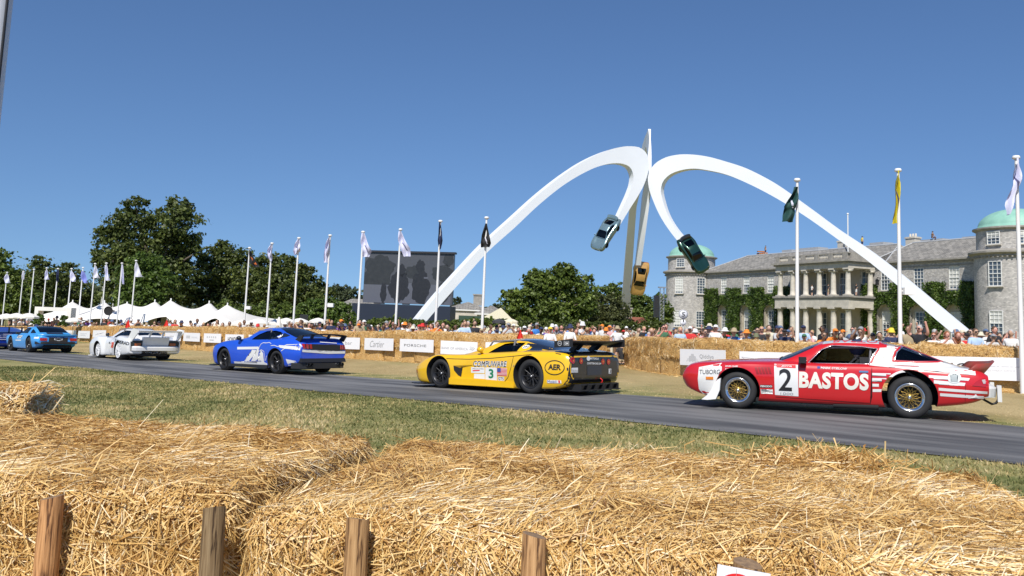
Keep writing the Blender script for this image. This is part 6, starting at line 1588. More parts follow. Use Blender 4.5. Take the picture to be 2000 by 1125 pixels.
for pl in ([(463, 677.5), (505, 677), (507, 682), (463, 682.5)], [(492, 683), (501, 684), (499, 690), (484, 706), (475, 706), (490, 692)], [(502, 682), (506, 683), (504, 700), (497, 706), (488, 706), (500, 694)], [(510, 683.5), (515, 690), (515.5, 712), (499, 711), (508, 702)],
           [(455, 706), (475, 707), (512, 705), (524, 712), (530, 717), (524, 718), (512, 713), (480, 713), (456, 714)], [(558, 701), (580, 707), (574, 716), (560, 716)],
           [(546, 674), (560, 675), (575, 676.5), (589, 681), (600, 684), (678, 687.5), (678, 689.5), (600, 687.5), (575, 683), (558, 681), (548, 679)]):
    blu.poly_px('white_stripe', pl, Yb, WPAINT, off=.005)
for pl in ([(503.5, 690), (505.5, 681), (509.5, 672.5), (514, 669.3), (520, 669.8), (527, 668.8), (531, 671), (529.5, 675), (538, 674.5), (545, 677), (554, 676), (560, 673.1), (570, 673), (576, 672.5), (572, 678), (565, 681), (557, 680.5), (551, 685.5)],
           [(505, 687), (511, 683), (516.8, 686.5), (518.2, 697), (517.5, 705)], [(519, 704), (522, 696), (525, 692.5), (525.5, 698), (523, 703), (526, 709), (522, 711)]):
    blu.stroke_px('white_outline', pl, 1.1, Yb, WPAINT, off=.008)
blu.poly_px('white_stripe', [(424.5, 702), (431, 702), (431, 711), (425, 711)], .9, WPAINT, off=.006)
blu.text_px('lettering', 'FORD RACING', (476, 707.5), (510, 706.5), 2.6, .93, mat('blue_letters', (.03, .08, .4), .4), off=.012)
XB = -2.38
blu.decal('white_band', [blu.rpx(a, b, XB) for a, b in [(590, 683), (640, 686.5), (679, 686), (679, 690.5), (640, 691), (590, 687.5)]], [tuple(range(6))], WPAINT, side='B', off=.01)
blu.decal('rear_panel', [blu.rpx(a, b, XB) for a, b in [(592, 671.5), (672, 674), (675, 683), (660, 685.5), (610, 683), (593, 680)]], [tuple(range(6))], CARBON, side='B', off=.012)
for a0 in (590.5, 597, 603.5): blu.decal('tail_light', [blu.rpx(a, b, XB) for a, b in [(a0, 672), (a0 + 4.6, 672.3), (a0 + 5.6, 681.3), (a0 + 1, 680.8)]], [(0, 1, 2, 3)], LREDM, side='B', off=.02)
for a0 in (663.5, 667, 670.5): blu.decal('tail_light', [blu.rpx(a, b, XB) for a, b in [(a0, 674), (a0 + 2.4, 674), (a0 + 2.6, 682.3), (a0 + .4, 682.3)]], [(0, 1, 2, 3)], LREDM, side='B', off=.02)
blu.decal('lettering', [blu.rpx(a, b, XB) for a, b in [(625, 668), (657, 670.2), (657, 671.4), (625, 669.4)]], [(0, 1, 2, 3)], YW, side='B', off=.03)
mb = MB(); mb.prism([(-2.06, -.90), (-2.06, .90), (-2.34, .80), (-2.44, .6), (-2.44, -.6), (-2.34, -.80)], .18, .34, 'z'); mb.prism([(-2.25, .36), (-2.44, .36), (-2.40, .47), (-2.25, .50)], -.80, .80, 'y')
blu.mb(mb, 'rear_diffuser', CARBON)
for s in (1, -1):
    for k in (.50, .62): mb = MB(); mb.lathe([(.048, -2.52), (.05, -2.40), (.0, -2.41)], 14, (0, s * k, .29), axis='x'); mb.lathe([(.036, -2.515), (.034, -2.44), (0, -2.44)], 14, (0, s * k, .29), axis='x', m=1); blu.mb(mb, 'exhaust_tip', [CHROME, DARKM])
mb = MB(); V = []
for t in np.linspace(-1, 1, 17):
    y = .80 * t; dz = -.05 * abs(t) ** 3; V += [(-2.16, y, 1.145 + dz), (-2.22, y, 1.165 + dz), (-2.46, y, 1.185 + dz), (-2.46, y, 1.17 + dz), (-2.20, y, 1.14 + dz)]
mb.add(V, [(5 * i + a, 5 * i + 5 + a, 5 * i + 5 + (a + 1) % 5, 5 * i + (a + 1) % 5) for i in range(16) for a in range(5)], 0, True)
blu.mb(mb, 'rear_spoiler', CARBON)
for y in (-.3, .3): mb = MB(); mb.prism([(-2.1, 1.04), (-2.22, 1.03), (-2.30, 1.16), (-2.2, 1.15)], y - .02, y + .02, 'y'); blu.mb(mb, 'spoiler_leg', CARBON)
for s in (1, -1): mb = MB(); mb.prism([(-2.08, 1.0), (-2.3, .95), (-2.44, 1.12), (-2.26, 1.13)], s * .79 - .02, s * .79 + .02, 'y'); blu.mb(mb, 'spoiler_end', CARBON)
for s in (1, -1):
    mb = MB(); mb.prism([(1.0, .14), (-1.0, .14), (-1.0, .24), (1.0, .22)], s * .95 - .03, s * .95 + .02, 'y'); blu.mb(mb, 'side_skirt', CARBON)
    mb = MB(); mb.ball((.50, s * .98, 1.0), .085, 10, 8, sc=(1.1, .9, .8)); mb.tube([(.48, s * .96, .96), (.48, s * .84, .93)], .03, 6); blu.mb(mb, 'mirror', BKP)
mb = MB(); mb.prism([(2.36, -.6), (2.36, .6), (2.1, .95), (1.8, .98), (1.8, -.98), (2.1, -.95)], .13, .16, 'z'); blu.mb(mb, 'front_splitter', CARBON)
mb = MB(); mb.box((0, 0, .15), (3.4, 1.5, .05)); blu.mb(mb, 'underbody', DARKM)
cage(blu, .3, -.55, -1.5, .70, .4, 1.27)
# ================================================================= rear-engined coupes: white racer and the three on the sculpture
p_rows = [(2.02, .30, .52, .32, .58, .42, .56, .52, .40, .58, .60), (1.9, .22, .68, .26, .74, .44, .72, .60, .5, .68, .70), (1.6, .18, .76, .22, .82, .50, .80, .74, .60, .78, .76), (1.13, .17, .79, .22, .86, .54, .84, .82, .62, .85, .80), (.75, .17, .79, .22, .85, .52, .83, .82, .66, .88, .86), (.2, .17, .80, .22, .85, .52, .82, .82, .70, .90, .90),
          (-.5, .17, .82, .22, .88, .54, .84, .83, .72, .91, .93), (-1.13, .19, .86, .24, .93, .56, .89, .84, .70, .91, .94), (-1.6, .22, .82, .28, .90, .56, .85, .78, .66, .86, .89), (-1.9, .26, .76, .32, .84, .54, .80, .70, .60, .77, .79), (-2.08, .32, .68, .36, .76, .50, .72, .62, .52, .67, .68)]
p_roof = [(.80, .84, .70, .62, .90, .92), (.6, .84, .71, .61, .98, 1.00), (.25, .84, .73, .56, 1.16, 1.19), (-.05, .84, .74, .53, 1.245, 1.28), (-.4, .84, .74, .52, 1.265, 1.30), (-.8, .84, .74, .53, 1.21, 1.25), (-1.2, .84, .73, .55, 1.09, 1.13), (-1.55, .82, .70, .58, .96, .99), (-1.85, .74, .66, .56, .82, .84)]
p_win = [(.58, .93), (.30, 1.12), (.08, 1.205), (-.35, 1.225), (-.75, 1.17), (-1.02, 1.06), (-1.08, .96), (-.95, .925)]
p_screens = [([(.76, -.60), (.76, .60), (.25, .53), (.05, .46), (.05, -.46), (.25, -.53)], .88, 1.6), ([(-.78, -.40), (-.78, .40), (-1.1, .48), (-1.48, .50), (-1.48, -.50), (-1.1, -.48)], .93, 1.6)]
WHP = paint('white_paint', (.84, .84, .83))
wht = Car('racing_car', 'white wide-bodied coupe with a tall rear wing and orange number 28', (196, 699), (238.5, 702.5), 2.27, 1.60)
w_rows = [(2.25, .14, .70, .16, .80, .34, .76, .48, .60, .54, .55), (2.05, .10, .90, .14, .95, .44, .90, .66, .66, .66, .64), (1.6, .10, .95, .14, .98, .52, .93, .80, .66, .80, .74), (1.13, .12, .95, .16, .99, .58, .94, .86, .66, .88, .80), (.75, .12, .93, .16, .96, .54, .90, .82, .68, .88, .87), (.5, .14, .86, .18, .87, .50, .85, .78, .72, .85, .86),
          (.1, .14, .86, .18, .87, .50, .85, .78, .74, .85, .86), (-.5, .14, .94, .18, .97, .54, .90, .82, .76, .87, .89), (-1.13, .16, 1.0, .20, 1.03, .58, .98, .90, .74, .93, .95), (-1.6, .20, 1.0, .24, 1.03, .58, .98, .86, .74, .87, .90), (-2.05, .24, 1.0, .28, 1.02, .56, .97, .78, .74, .80, .82), (-2.2, .28, .98, .32, 1.0, .56, .95, .76, .72, .76, .78)]
wdw = [wht.px(a, b, .70) for a, b in [(221.5, 659.5), (232, 649), (237, 645), (245, 645.5), (255, 650), (259.5, 657), (256, 659.5), (240, 660)]]
w_roof = [((x + .35) * 1.1 - .55, zb - .03, wb, wr, .84 + (zr - .9) * .93, .855 + (zc - .92) * .93) for x, zb, wb, wr, zr, zc in p_roof]
make_body(wht, w_rows, w_roof, WHP, [(1.13, .33, .36, .5), (-1.13, .35, .39, .5)], (.5, -.9, .68, .35), [wdw], [([((x + .35) * 1.1 - .55, y) for x, y in q], a - .05, b_) for q, a, b_ in (p_screens[0], ([(-.98, -.38), (-.98, .38), (-1.15, .44), (-1.44, .46), (-1.44, -.46), (-1.15, -.44)], .90, 1.6))])
add_wheels(wht, .32, .28, .235, 'cover', .355, .40, .27, tf=1.84, tr=1.96)
OR = mat('orange_red_number', (.75, .07, .01), .4)
wht.text_px('lettering', '28', (218, 679), (227.5, 679.5), 11.5, .88, OR, off=.008, bold=.05, shear=.15)
wht.text_px('lettering', 'DESPERADO', (227, 668.5), (261, 676), 6.5, .93, BLK, off=.008, bold=.03)
wht.text_px('lettering', '6', (212, 671.5), (215.5, 671.5), 4.5, .88, BLK, off=.008)
XW = -2.2
mb = MB()
for s in (1, -1):
    pts = [(s * .50, .38), (s * .93, .36), (s * .95, .70), (s * .86, .76), (s * .50, .76)]
    wht.decal('light_recess', pts, [tuple(range(5))], mat('recess_dark', (.03, .035, .035), .6), side='B', off=.008)
    wht.decal('tail_light', [(s * .56, .56), (s * .80, .56), (s * .80, .66), (s * .56, .66)], [(0, 1, 2, 3)], mat('orange_lens', (.42, .09, .02), .3, coat=1.), side='B', off=.02)
mb = MB(); V = []
for t in np.linspace(-1, 1, 15):
    y = .90 * t; x = -2.24 + .1 * abs(t) ** 5; V += [(x, y, .36), (x - .12, y, .38), (x - .14, y, .50), (x - .04, y, .55)]
mb.add(V, [(4 * i + a, 4 * i + 4 + a, 4 * i + 5 + a, 4 * i + 1 + a) for i in range(14) for a in range(3)] + [(0, 1, 2, 3), (56, 59, 58, 57)], 0, False); wht.mb(mb, 'rear_bumper', WHP)
mb = MB(); mb.prism([(-1.5, .90), (-2.28, .90), (-2.33, .87), (-2.22, .52), (-2.1, .76), (-1.5, .80)], -.50, .50, 'y'); wht.mb(mb, 'engine_cover', WHP)
mb = MB(); V = []
for t in np.linspace(-1, 1, 11): V += [(x, .90 * t, z) for x, z in ((-2.26, 1.08), (-2.36, 1.11), (-2.64, 1.15), (-2.64, 1.13), (-2.30, 1.07))]
mb.add(V, [(5 * i + a, 5 * i + 5 + a, 5 * i + 5 + (a + 1) % 5, 5 * i + (a + 1) % 5) for i in range(10) for a in range(5)], 0, True); wht.mb(mb, 'rear_wing', WHP)
for s in (1, -1): mb = MB(); mb.prism([(-1.80, .84), (-2.12, 1.17), (-2.24, 1.22), (-2.68, 1.18), (-2.70, 1.06), (-2.24, .78)], s * .88 - .02, s * .88 + .02, 'y'); wht.mb(mb, 'wing_end_plate', WHP)
for s in (1, -1): mb = MB(); mb.prism([(-2.0, .86), (-2.24, .86), (-2.44, 1.10), (-2.32, 1.10)], s * .25 - .015, s * .25 + .015, 'y'); wht.mb(mb, 'wing_strut', WHP)
mb = MB(); mb.prism([(2.38, -.75), (2.38, .75), (2.0, .98), (1.7, .98), (1.7, -.98), (2.0, -.98)], .07, .10, 'z'); wht.mb(mb, 'front_splitter', WHP)
mb = MB(); mb.ball((.55, .80, .95), .075, 10, 8); mb.tube([(.55, .8, .93), (.58, .74, .88)], .02, 5); wht.mb(mb, 'mirror', CARBON)
mb = MB(); mb.box((0, 0, .15), (3.2, 1.4, .05)); mb.box((-1.95, 0, .27), (.5, 1.0, .2)); wht.mb(mb, 'underbody', DARKM)
for y in (-.12, .12): mb = MB(); mb.lathe([(.05, -2.34), (.055, -2.1)], 12, (0, y, .30), axis='x'); mb.lathe([(.0, -2.30), (.05, -2.30)], 12, (0, y, .30), axis='x', m=1); wht.mb(mb, 'exhaust_tip', [ALU, DARKM])
cage(wht, .25, -.45, -1.1, .66, .4, 1.2)
# ================================================================= light blue coupe with a black tail
LBP = paint('light_blue_paint', (.055, .36, .82))
lbl = Car('racing_car', 'light blue and black coupe with a white bow-tie badge on its tail, second from left', (22, 684.6), (58, 688), 2.74, 1.66)
l_rows = rr_rows
def W(pts, y): return [lbl.px(a, b, y) for a, b in pts]
make_body(lbl, l_rows, rr_roof, LBP, [(1.37, .34, .40, .5), (-1.37, .36, .43, .45)], (.42, -1.35, .70, .35), [[(.42, .87), (.12, 1.05), (-.04, 1.11), (-.45, 1.135), (-.72, 1.11), (-.62, .87)], [(-1.0, .88), (-.98, 1.03), (-1.08, 1.07), (-1.3, 1.02), (-1.7, .89)]],
          [([(.60, -.66), (.60, .66), (.10, .565), (.04, .50), (.04, -.50), (.10, -.565)], .86, 1.5), ([(-.92, -.52), (-.92, .52), (-1.3, .58), (-1.85, .62), (-1.85, -.62), (-1.3, -.58)], .90, 1.5)], glass=GLASSD)
add_wheels(lbl, .335, .33, .20, 'multi', .35, .36, .20, tf=1.84, tr=1.88, steer=radians(6))
lbl.decal('rear_black_panel', [(-.40, .40), (.42, .40), (.42, .85), (-.40, .85)], [(0, 1, 2, 3)], BKP, side='B', off=.012)
for s in (1, -1): lbl.decal('tail_light', [(s * .50, .56), (s * .80, .56), (s * .80, .68), (s * .50, .68)], [(0, 1, 2, 3)], LREDM, side='B', off=.02)
bt = [(-.17, .62), (-.07, .62), (-.07, .59), (.07, .59), (.07, .62), (.17, .62), (.20, .665), (.19, .70), (.07, .70), (.07, .73), (-.07, .73), (-.07, .70), (-.19, .70), (-.16, .665)]
bt = [(a, b - .03) for a, b in bt]
bi = [(a * .80, .63 + (b - .63) * .66) for a, b in bt]
lbl.decal('bow_tie_badge', bt + bi, [(k, (k + 1) % 14, 14 + (k + 1) % 14, 14 + k) for k in range(14)], YW, side='B', off=.02)
lbl.decal('black_stripe', [(-.90, -.36), (-.90, .36), (-2.6, .36), (-2.6, -.36)], [(0, 1, 2, 3)], BKP, side='T', off=.006)
lbl.poly_px('number_panel', [(34, 655), (43.5, 655), (41, 660.5), (32.5, 660.5)], .92, YW); lbl.text_px('lettering', '291', (34, 659.6), (41.5, 659.6), 3.8, .92, BLK, off=.01)
lbl.poly_px('sticker', [(30, 663.3), (41, 663.3), (41, 665.3), (30, 665.3)], .92, YW); lbl.poly_px('sticker', [(66, 658), (74, 658), (74, 661.5), (66, 661.5)], .92, YW)
mb = MB(); V = []
for t in np.linspace(-1, 1, 17):
    y = .88 * t; x = -2.50 + .28 * abs(t) ** 4; V += [(x + .02, y, .73), (x - .14, y * .98, .85), (x - .11, y * .98, .84), (x + .10, y, .73)]
mb.add(V, [(4 * i + a, 4 * i + 4 + a, 4 * i + 4 + (a + 1) % 4, 4 * i + (a + 1) % 4) for i in range(16) for a in range(4)], 0, True); lbl.mb(mb, 'rear_spoiler', LBP)
mb = MB(); V = []
for t in np.linspace(-1, 1, 17):
    y = .92 * t; x = -2.56 + .34 * abs(t) ** 5; V += [(x, y, .40), (x - .10, y, .42), (x - .10, y, .50), (x, y, .52)]
mb.add(V, [(4 * i + a, 4 * i + 4 + a, 4 * i + 5 + a, 4 * i + 1 + a) for i in range(16) for a in range(3)] + [(0, 1, 2, 3), (64, 67, 66, 65)], 0, False); lbl.mb(mb, 'rear_bumper', CARBON)
mb = MB(); mb.box((.30, .92, .86), (.14, .14, .11)); lbl.mb(mb, 'mirror', CARBON); mb = MB(); mb.box((0, 0, .18), (3.4, 1.4, .08)); mb.box((-2.3, 0, .33), (.35, 1.2, .16)); lbl.mb(mb, 'underbody', DARKM)
mb = MB(); mb.prism([(2.30, .28), (2.05, .20), (2.05, .34), (2.28, .36)], -.8, .8, 'y'); lbl.mb(mb, 'front_bumper', CARBON)
cage(lbl, .3, -.75, -1.7, .70, .4, 1.17)
# ================================================================= dark blue racer leaving the frame at the left edge
DBP = paint('dark_blue_paint', (.01, .035, .30))
dbl = Car('racing_car', 'dark blue racing car mostly outside the left edge, only its tail and wing in view', (-52, 678.6), (-21, 681.4), 2.66, 1.75)
make_body(dbl, y_rows, y_roof, DBP, [(1.33, .34, .385, .45), (-1.33, .37, .415, .42)], (.55, -1.0, .68, .3), [[(.7, .88), (.2, 1.05), (-.3, 1.1), (-.5, .9)]], [([(.82, -.64), (.82, .64), (.3, .61), (.05, .575), (-.14, .50), (-.14, -.50), (.05, -.575), (.3, -.61)], .77, 1.5)], glass=GLASSD, n=40, nr=24)
add_wheels(dbl, .325, .30, .238, 'multi', .355, .33, .245, tf=1.84, tr=1.88)
mb = MB(); mb.box((-2.3, 0, 1.13), (.4, 1.86, .03)); mb.box((-2.42, 0, 1.22), (.14, 1.86, .025)); dbl.mb(mb, 'rear_wing', BKP)
for s in (1, -1):
    mb = MB(); mb.box((-2.32, s * .93, 1.13), (.5, .02, .3)); dbl.mb(mb, 'wing_end_plate', DBP)
    mb = MB(); mb.box((-2.2, s * .3, 1.0), (.2, .02, .3)); dbl.mb(mb, 'wing_strut', CARBON)
for k in range(4): mb = MB(); mb.box((-2.36, 0, .50 + .09 * k), (.04, 1.5, .02)); dbl.mb(mb, 'louvre', YW)

# ================================================================= white sculpture with three arcs and three cars
SCW = mat('sculpture_white', (.79, .82, .86), .6, var=.015, scale=.4)
AX = at(1266, 560, 92); AXg = Vector((AX.x, AX.y, G(AX.x, 92)))
sculpt = thing('sculpture', 'giant white three-armed steel sculpture arching above the lawn', 'sculpture', AXg)
def on_plane(px, py, dirv):
    """pixel onto the vertical plane through the sculpture's axis along dirv -> (u, z)"""
    n_ = Vector((-dirv.y, dirv.x)); d = ray(px, py); k = (AX.x * n_.x + AX.y * n_.y) / (d[0] * n_.x + d[1] * n_.y)
    q = Vector((d[0] * k, k)); return ((q - AX.xy).dot(dirv), ZC + d[2] * k - AXg.z)
def resample(pts, n):
    P = np.array(pts); s = np.r_[0, np.cumsum(np.linalg.norm(np.diff(P, axis=0), axis=1))]; t = np.linspace(0, s[-1], n)
    # smooth interpolation
    return np.stack([pchip_any(t, s, P[:, 0]), pchip_any(t, s, P[:, 1])], 1)
def pchip_any(x, xs, ys):
    m = np.gradient(ys, xs); k = np.clip(np.searchsorted(xs, x) - 1, 0, len(xs) - 2); h = xs[k + 1] - xs[k]; t = (x - xs[k]) / h
    return (2 * t ** 3 - 3 * t ** 2 + 1) * ys[k] + (t ** 3 - 2 * t ** 2 + t) * h * m[k] + (-2 * t ** 3 + 3 * t ** 2) * ys[k + 1] + (t ** 3 - t ** 2) * h * m[k + 1]
def arc(outer, inner, dirv, thick, name='arm'):
    n = 90; O = resample(outer, n); I = resample(inner, n); nn = Vector((-dirv.y, dirv.x)); V = []
    for i in range(n):
        th = np.interp(i / (n - 1), [0, .5, .75, 1], thick) / 2
        for (u, z), s in ((O[i], 1), (O[i], -1), (I[i], -1), (I[i], 1)): q = dirv * u + nn * th * s; V.append((q.x, q.y, z))
    F = [(4 * i + a, 4 * i + 4 + a, 4 * i + 4 + (a + 1) % 4, 4 * i + (a + 1) % 4) for i in range(n - 1) for a in range(4)] + [(0, 1, 2, 3), tuple(4 * n - 4 + k for k in (3, 2, 1, 0))]
    me = bpy.data.meshes.new(name); me.from_pydata(V, [], F); me.materials.append(SCW)
    bm = bmesh.new(); bm.from_mesh(me); bmesh.ops.recalc_face_normals(bm, faces=bm.faces); bm.to_mesh(me); bm.free(); smooth(me, 30)
    return put(me, name, sculpt)
dL = Vector((cos(radians(206)), sin(radians(206)))); dR = Vector((cos(radians(326)), sin(radians(326)))); dB = Vector((cos(radians(87)), sin(radians(87))))
Lo = [(796, 642), (850.7, 574.7), (893, 528), (936, 482), (1000, 423), (1050, 378), (1100, 339), (1132, 318), (1164, 302), (1196, 291), (1228, 287), (1247, 290.5), (1258.4, 301), (1262.6, 317), (1261.6, 336), (1253.6, 361.6), (1240.8, 385.6), (1224.8, 411), (1208, 439)]
Li = [(814, 644), (867, 582), (907, 537.5), (946.7, 493.6), (1000, 445.6), (1050, 399), (1100, 360), (1132, 340.8), (1164, 326.4), (1196, 320), (1212, 321), (1226.4, 328), (1232.8, 342.4), (1231.8, 358), (1226.4, 374.4), (1215, 400), (1200, 432)]
Ro = [(1893, 645), (1822, 586), (1758, 533), (1700, 489), (1640, 449), (1580, 405), (1500, 350), (1460, 330), (1420, 316.8), (1388, 308), (1356, 303.4), (1324, 304), (1298.4, 311), (1279, 324.8), (1269.6, 342.4), (1270.6, 368), (1279, 393.6), (1292, 422.4), (1308, 448), (1328, 474)]
Ri = [(1872, 659), (1812, 609), (1751.5, 555), (1697, 510), (1640, 469), (1575, 423), (1504, 380), (1460, 358), (1420, 341.8), (1388, 334.4), (1356, 330.6), (1330.4, 334.4), (1311, 342.4), (1298.4, 355), (1293.6, 371), (1297.8, 393.6), (1308, 422.4), (1324, 448), (1341, 468)]
arc([on_plane(*p, dL) for p in Lo], [on_plane(*p, dL) for p in Li], dL, (1.3, 1.1, .9, .7)); arc([on_plane(*p, dR) for p in Ro], [on_plane(*p, dR) for p in Ri], dR, (1.3, 1.1, .9, .7))
BO = [on_plane(*p, dR) for p in Ro]; BI = [on_plane(*p, dR) for p in Ri]
zk = 1.10
def back(pts): return [(u * (1.0 if u > 6 else 1.) + .3, z * (zk if z > 10 else 1 + (zk - 1) * z / 10)) for u, z in pts]
n = 110; O = resample(back(BO), n); I = resample(back(BI), n); nn = Vector((-dB.y, dB.x)); V = []
for i in range(n):
    s_ = i / (n - 1); zt = O[i][1]
    # blade: the leg leans left, the hanging end stays near the axis, the crest tapers to a point
    th = np.interp(s_, [0, .55, .70, .78, .88, 1], [1.25, .80, .50, .14, .85, .60]) / 2; zx = 1 + (.16 if False else 0)
    lat = np.interp(s_, [0, .5, .72, .85, 1], [.0, .55, -.1, .15, .75]); zup = np.interp(s_, [.60, .745, .80, .9, 1.], [0, 1.9, .8, -1.0, -3.2])
    wk = np.interp(s_, [0, .5, .68, .9, 1], [.30, .25, 0, .05, .1]); M_ = (O[i] + I[i]) / 2
    for (u, z), s in ((O[i] + (M_ - O[i]) * wk, 1), (O[i] + (M_ - O[i]) * wk, -1), (I[i] + (M_ - I[i]) * wk, -1), (I[i] + (M_ - I[i]) * wk, 1)):
        q = dB * u + nn * (lat + th * s); V.append((q.x, q.y, z + zup))
F = [(4 * i + a, 4 * i + 4 + a, 4 * i + 4 + (a + 1) % 4, 4 * i + (a + 1) % 4) for i in range(n - 1) for a in range(4)] + [(0, 1, 2, 3), tuple(4 * n - 4 + k for k in (3, 2, 1, 0))]
me = bpy.data.meshes.new('arm'); me.from_pydata(V, [], F); me.materials.append(SCW); bm = bmesh.new(); bm.from_mesh(me); bmesh.ops.recalc_face_normals(bm, faces=bm.faces); bm.to_mesh(me); bm.free(); put(smooth(me, 30), 'arm', sculpt)
# the three cars bolted to the arms
class FreeCar(Car):
    def __init__(s, name, label, group): s.L = 2.27; s.root = thing(name, label, 'car', (0, 0, 0), group); s.M = Matrix.Identity(4)
def hung(label, paintc, anchor, D, fwd, up, tail, scale=.95, metal=.5):
    P_ = mat('coachwork_' + tail, paintc, .25, metal, coat=1.)
    c = FreeCar('sports_car', label, 'sports cars mounted on the sculpture')
    wide = [(x, zb, ws, zs, wm, zm, wh, zh, wt, zt, zc) for x, zb, ws, zs, wm, zm, wh, zh, wt, zt, zc in p_rows]
    make_body(c, wide, p_roof, P_, [(1.135, .31, .35, .45), (-1.135, .31, .36, .45)], (.5, -.9, .62, .4), [p_win], p_screens, glass=GLASSD, n=44, nr=28)
    add_wheels(c, .31, .22, .21, 'split' if tail == 'dark' else 'multi', .32, .26, .21, tf=1.62, tr=1.74)
    for s in (1, -1):
        mb = MB(); mb.lathe([(0, .03), (.07, .025), (.095, 0)][::-1], 18, (1.78, s * .58, .70), axis='x'); c.mb(mb, 'headlight', CHROME)
        mb = MB(); mb.ball((.62, s * .84, .93), .07, 8, 6); c.mb(mb, 'mirror', P_)
    mb = MB(); V = []
    for t in np.linspace(-1, 1, 15): y = .80 * t; x = 1.98 - .35 * abs(t) ** 3; V += [(x, y, .30), (x + .08, y, .34), (x + .08, y, .44), (x, y, .48)]
    mb.add(V, [(4 * i + a, 4 * i + 4 + a, 4 * i + 5 + a, 4 * i + 1 + a) for i in range(14) for a in range(3)], 0, True); c.mb(mb, 'front_bumper', P_)
    if tail == 'dark' or tail == 'silver':
        mb = MB(); V = []
        for t in np.linspace(-1, 1, 13): y = .66 * t; x = -1.95 + .15 * abs(t) ** 3; V += [(x + .45, y * .8, .92), (x, y, 1.02), (x - .16, y, 1.09), (x - .16, y, 1.04), (x + .1, y, .86)]
        mb.add(V, [(5 * i + a, 5 * i + 5 + a, 5 * i + 5 + (a + 1) % 5, 5 * i + (a + 1) % 5) for i in range(12) for a in range(5)], 0, True); c.mb(mb, 'rear_spoiler', P_ if tail == 'silver' else BKP)
    mb = MB()
    for k in range(7): mb.box((-1.42 - .05 * k, 0, .985 - .022 * k + .0), (.02, .7, .03))
    c.mb(mb, 'engine_grille', CARBON)
    c.decal('tail_light', [(-.72, .52), (.72, .52), (.72, .62), (-.72, .62)], [(0, 1, 2, 3)], LREDM, side='B', off=.01)
    f = Vector(fwd).normalized(); u = Vector(up); u = (u - f * u.dot(f)).normalized(); l = u.cross(f)
    A = at(anchor[0], anchor[1], D); k = scale; o = A - f * 0
    R = Matrix(((f.x, l.x, u.x), (f.y, l.y, u.y), (f.z, l.z, u.z))); t0 = A - R @ Vector((0, 0, .6)) * k
    c.root.matrix_world = Matrix.Translation(t0) @ R.to_4x4() @ Matrix.Scale(k, 4)
    return c
hung('silver-blue sports car hanging nose-down from the left arm of the sculpture', (.20, .30, .33), (1182, 456), 86, (-.50, -.25, -.83), (-.55, -.80, .18), 'silver')
hung('dark green sports car hanging nose-down from the right arm in front of the left dome', (.012, .05, .032), (1355, 497), 84, (.52, -.2, -.84), (.15, -.95, .22), 'dark')
hung('golden-brown sports car hanging nose-down beside the grey leg of the sculpture', (.66, .37, .11), (1249, 545), 97, (-.10, .36, -.93), (0., -.9, -.36), 'gold', metal=.2)
# ------------------------------------------------------------------ people
SKIN = {'fair': mat('skin_fair', (.60, .38, .28), .55), 'tan': mat('skin_tan', (.50, .30, .20), .55), 'pink': mat('skin_sunburnt', (.62, .32, .24), .55), 'brown': mat('skin_brown', (.20, .10, .06), .55)}
CL = {}
for nm, c in dict(white=(.78, .78, .77), cream=(.66, .60, .46), black=(.025, .025, .03), navy=(.025, .035, .09), grey=(.28, .29, .31), red=(.60, .03, .03), pink=(.72, .38, .38), khaki=(.40, .32, .20), green=(.06, .17, .09), orange=(.80, .24, .03), yellow=(.80, .62, .06), purple=(.18, .08, .34), brown=(.20, .11, .06)).items(): CL[nm] = mat('cloth_' + nm, c, .8)
CL['pale blue'] = mat('cloth_pale_blue', (.42, .56, .76), .8); CL['bright blue'] = mat('cloth_bright_blue', (.05, .22, .62), .8); CL['olive'] = mat('cloth_olive', (.17, .18, .10), .8); CL['light grey'] = mat('cloth_light_grey', (.52, .53, .54), .8); CL['denim blue'] = mat('cloth_denim', (.09, .14, .25), .8)
HAIR = {'dark': mat('hair_dark', (.025, .018, .014), .6), 'brown': mat('hair_brown', (.10, .055, .03), .6), 'fair': mat('hair_fair', (.45, .30, .14), .6), 'grey': mat('hair_grey', (.42, .41, .40), .6), 'red': mat('hair_red', (.28, .09, .03), .6)}
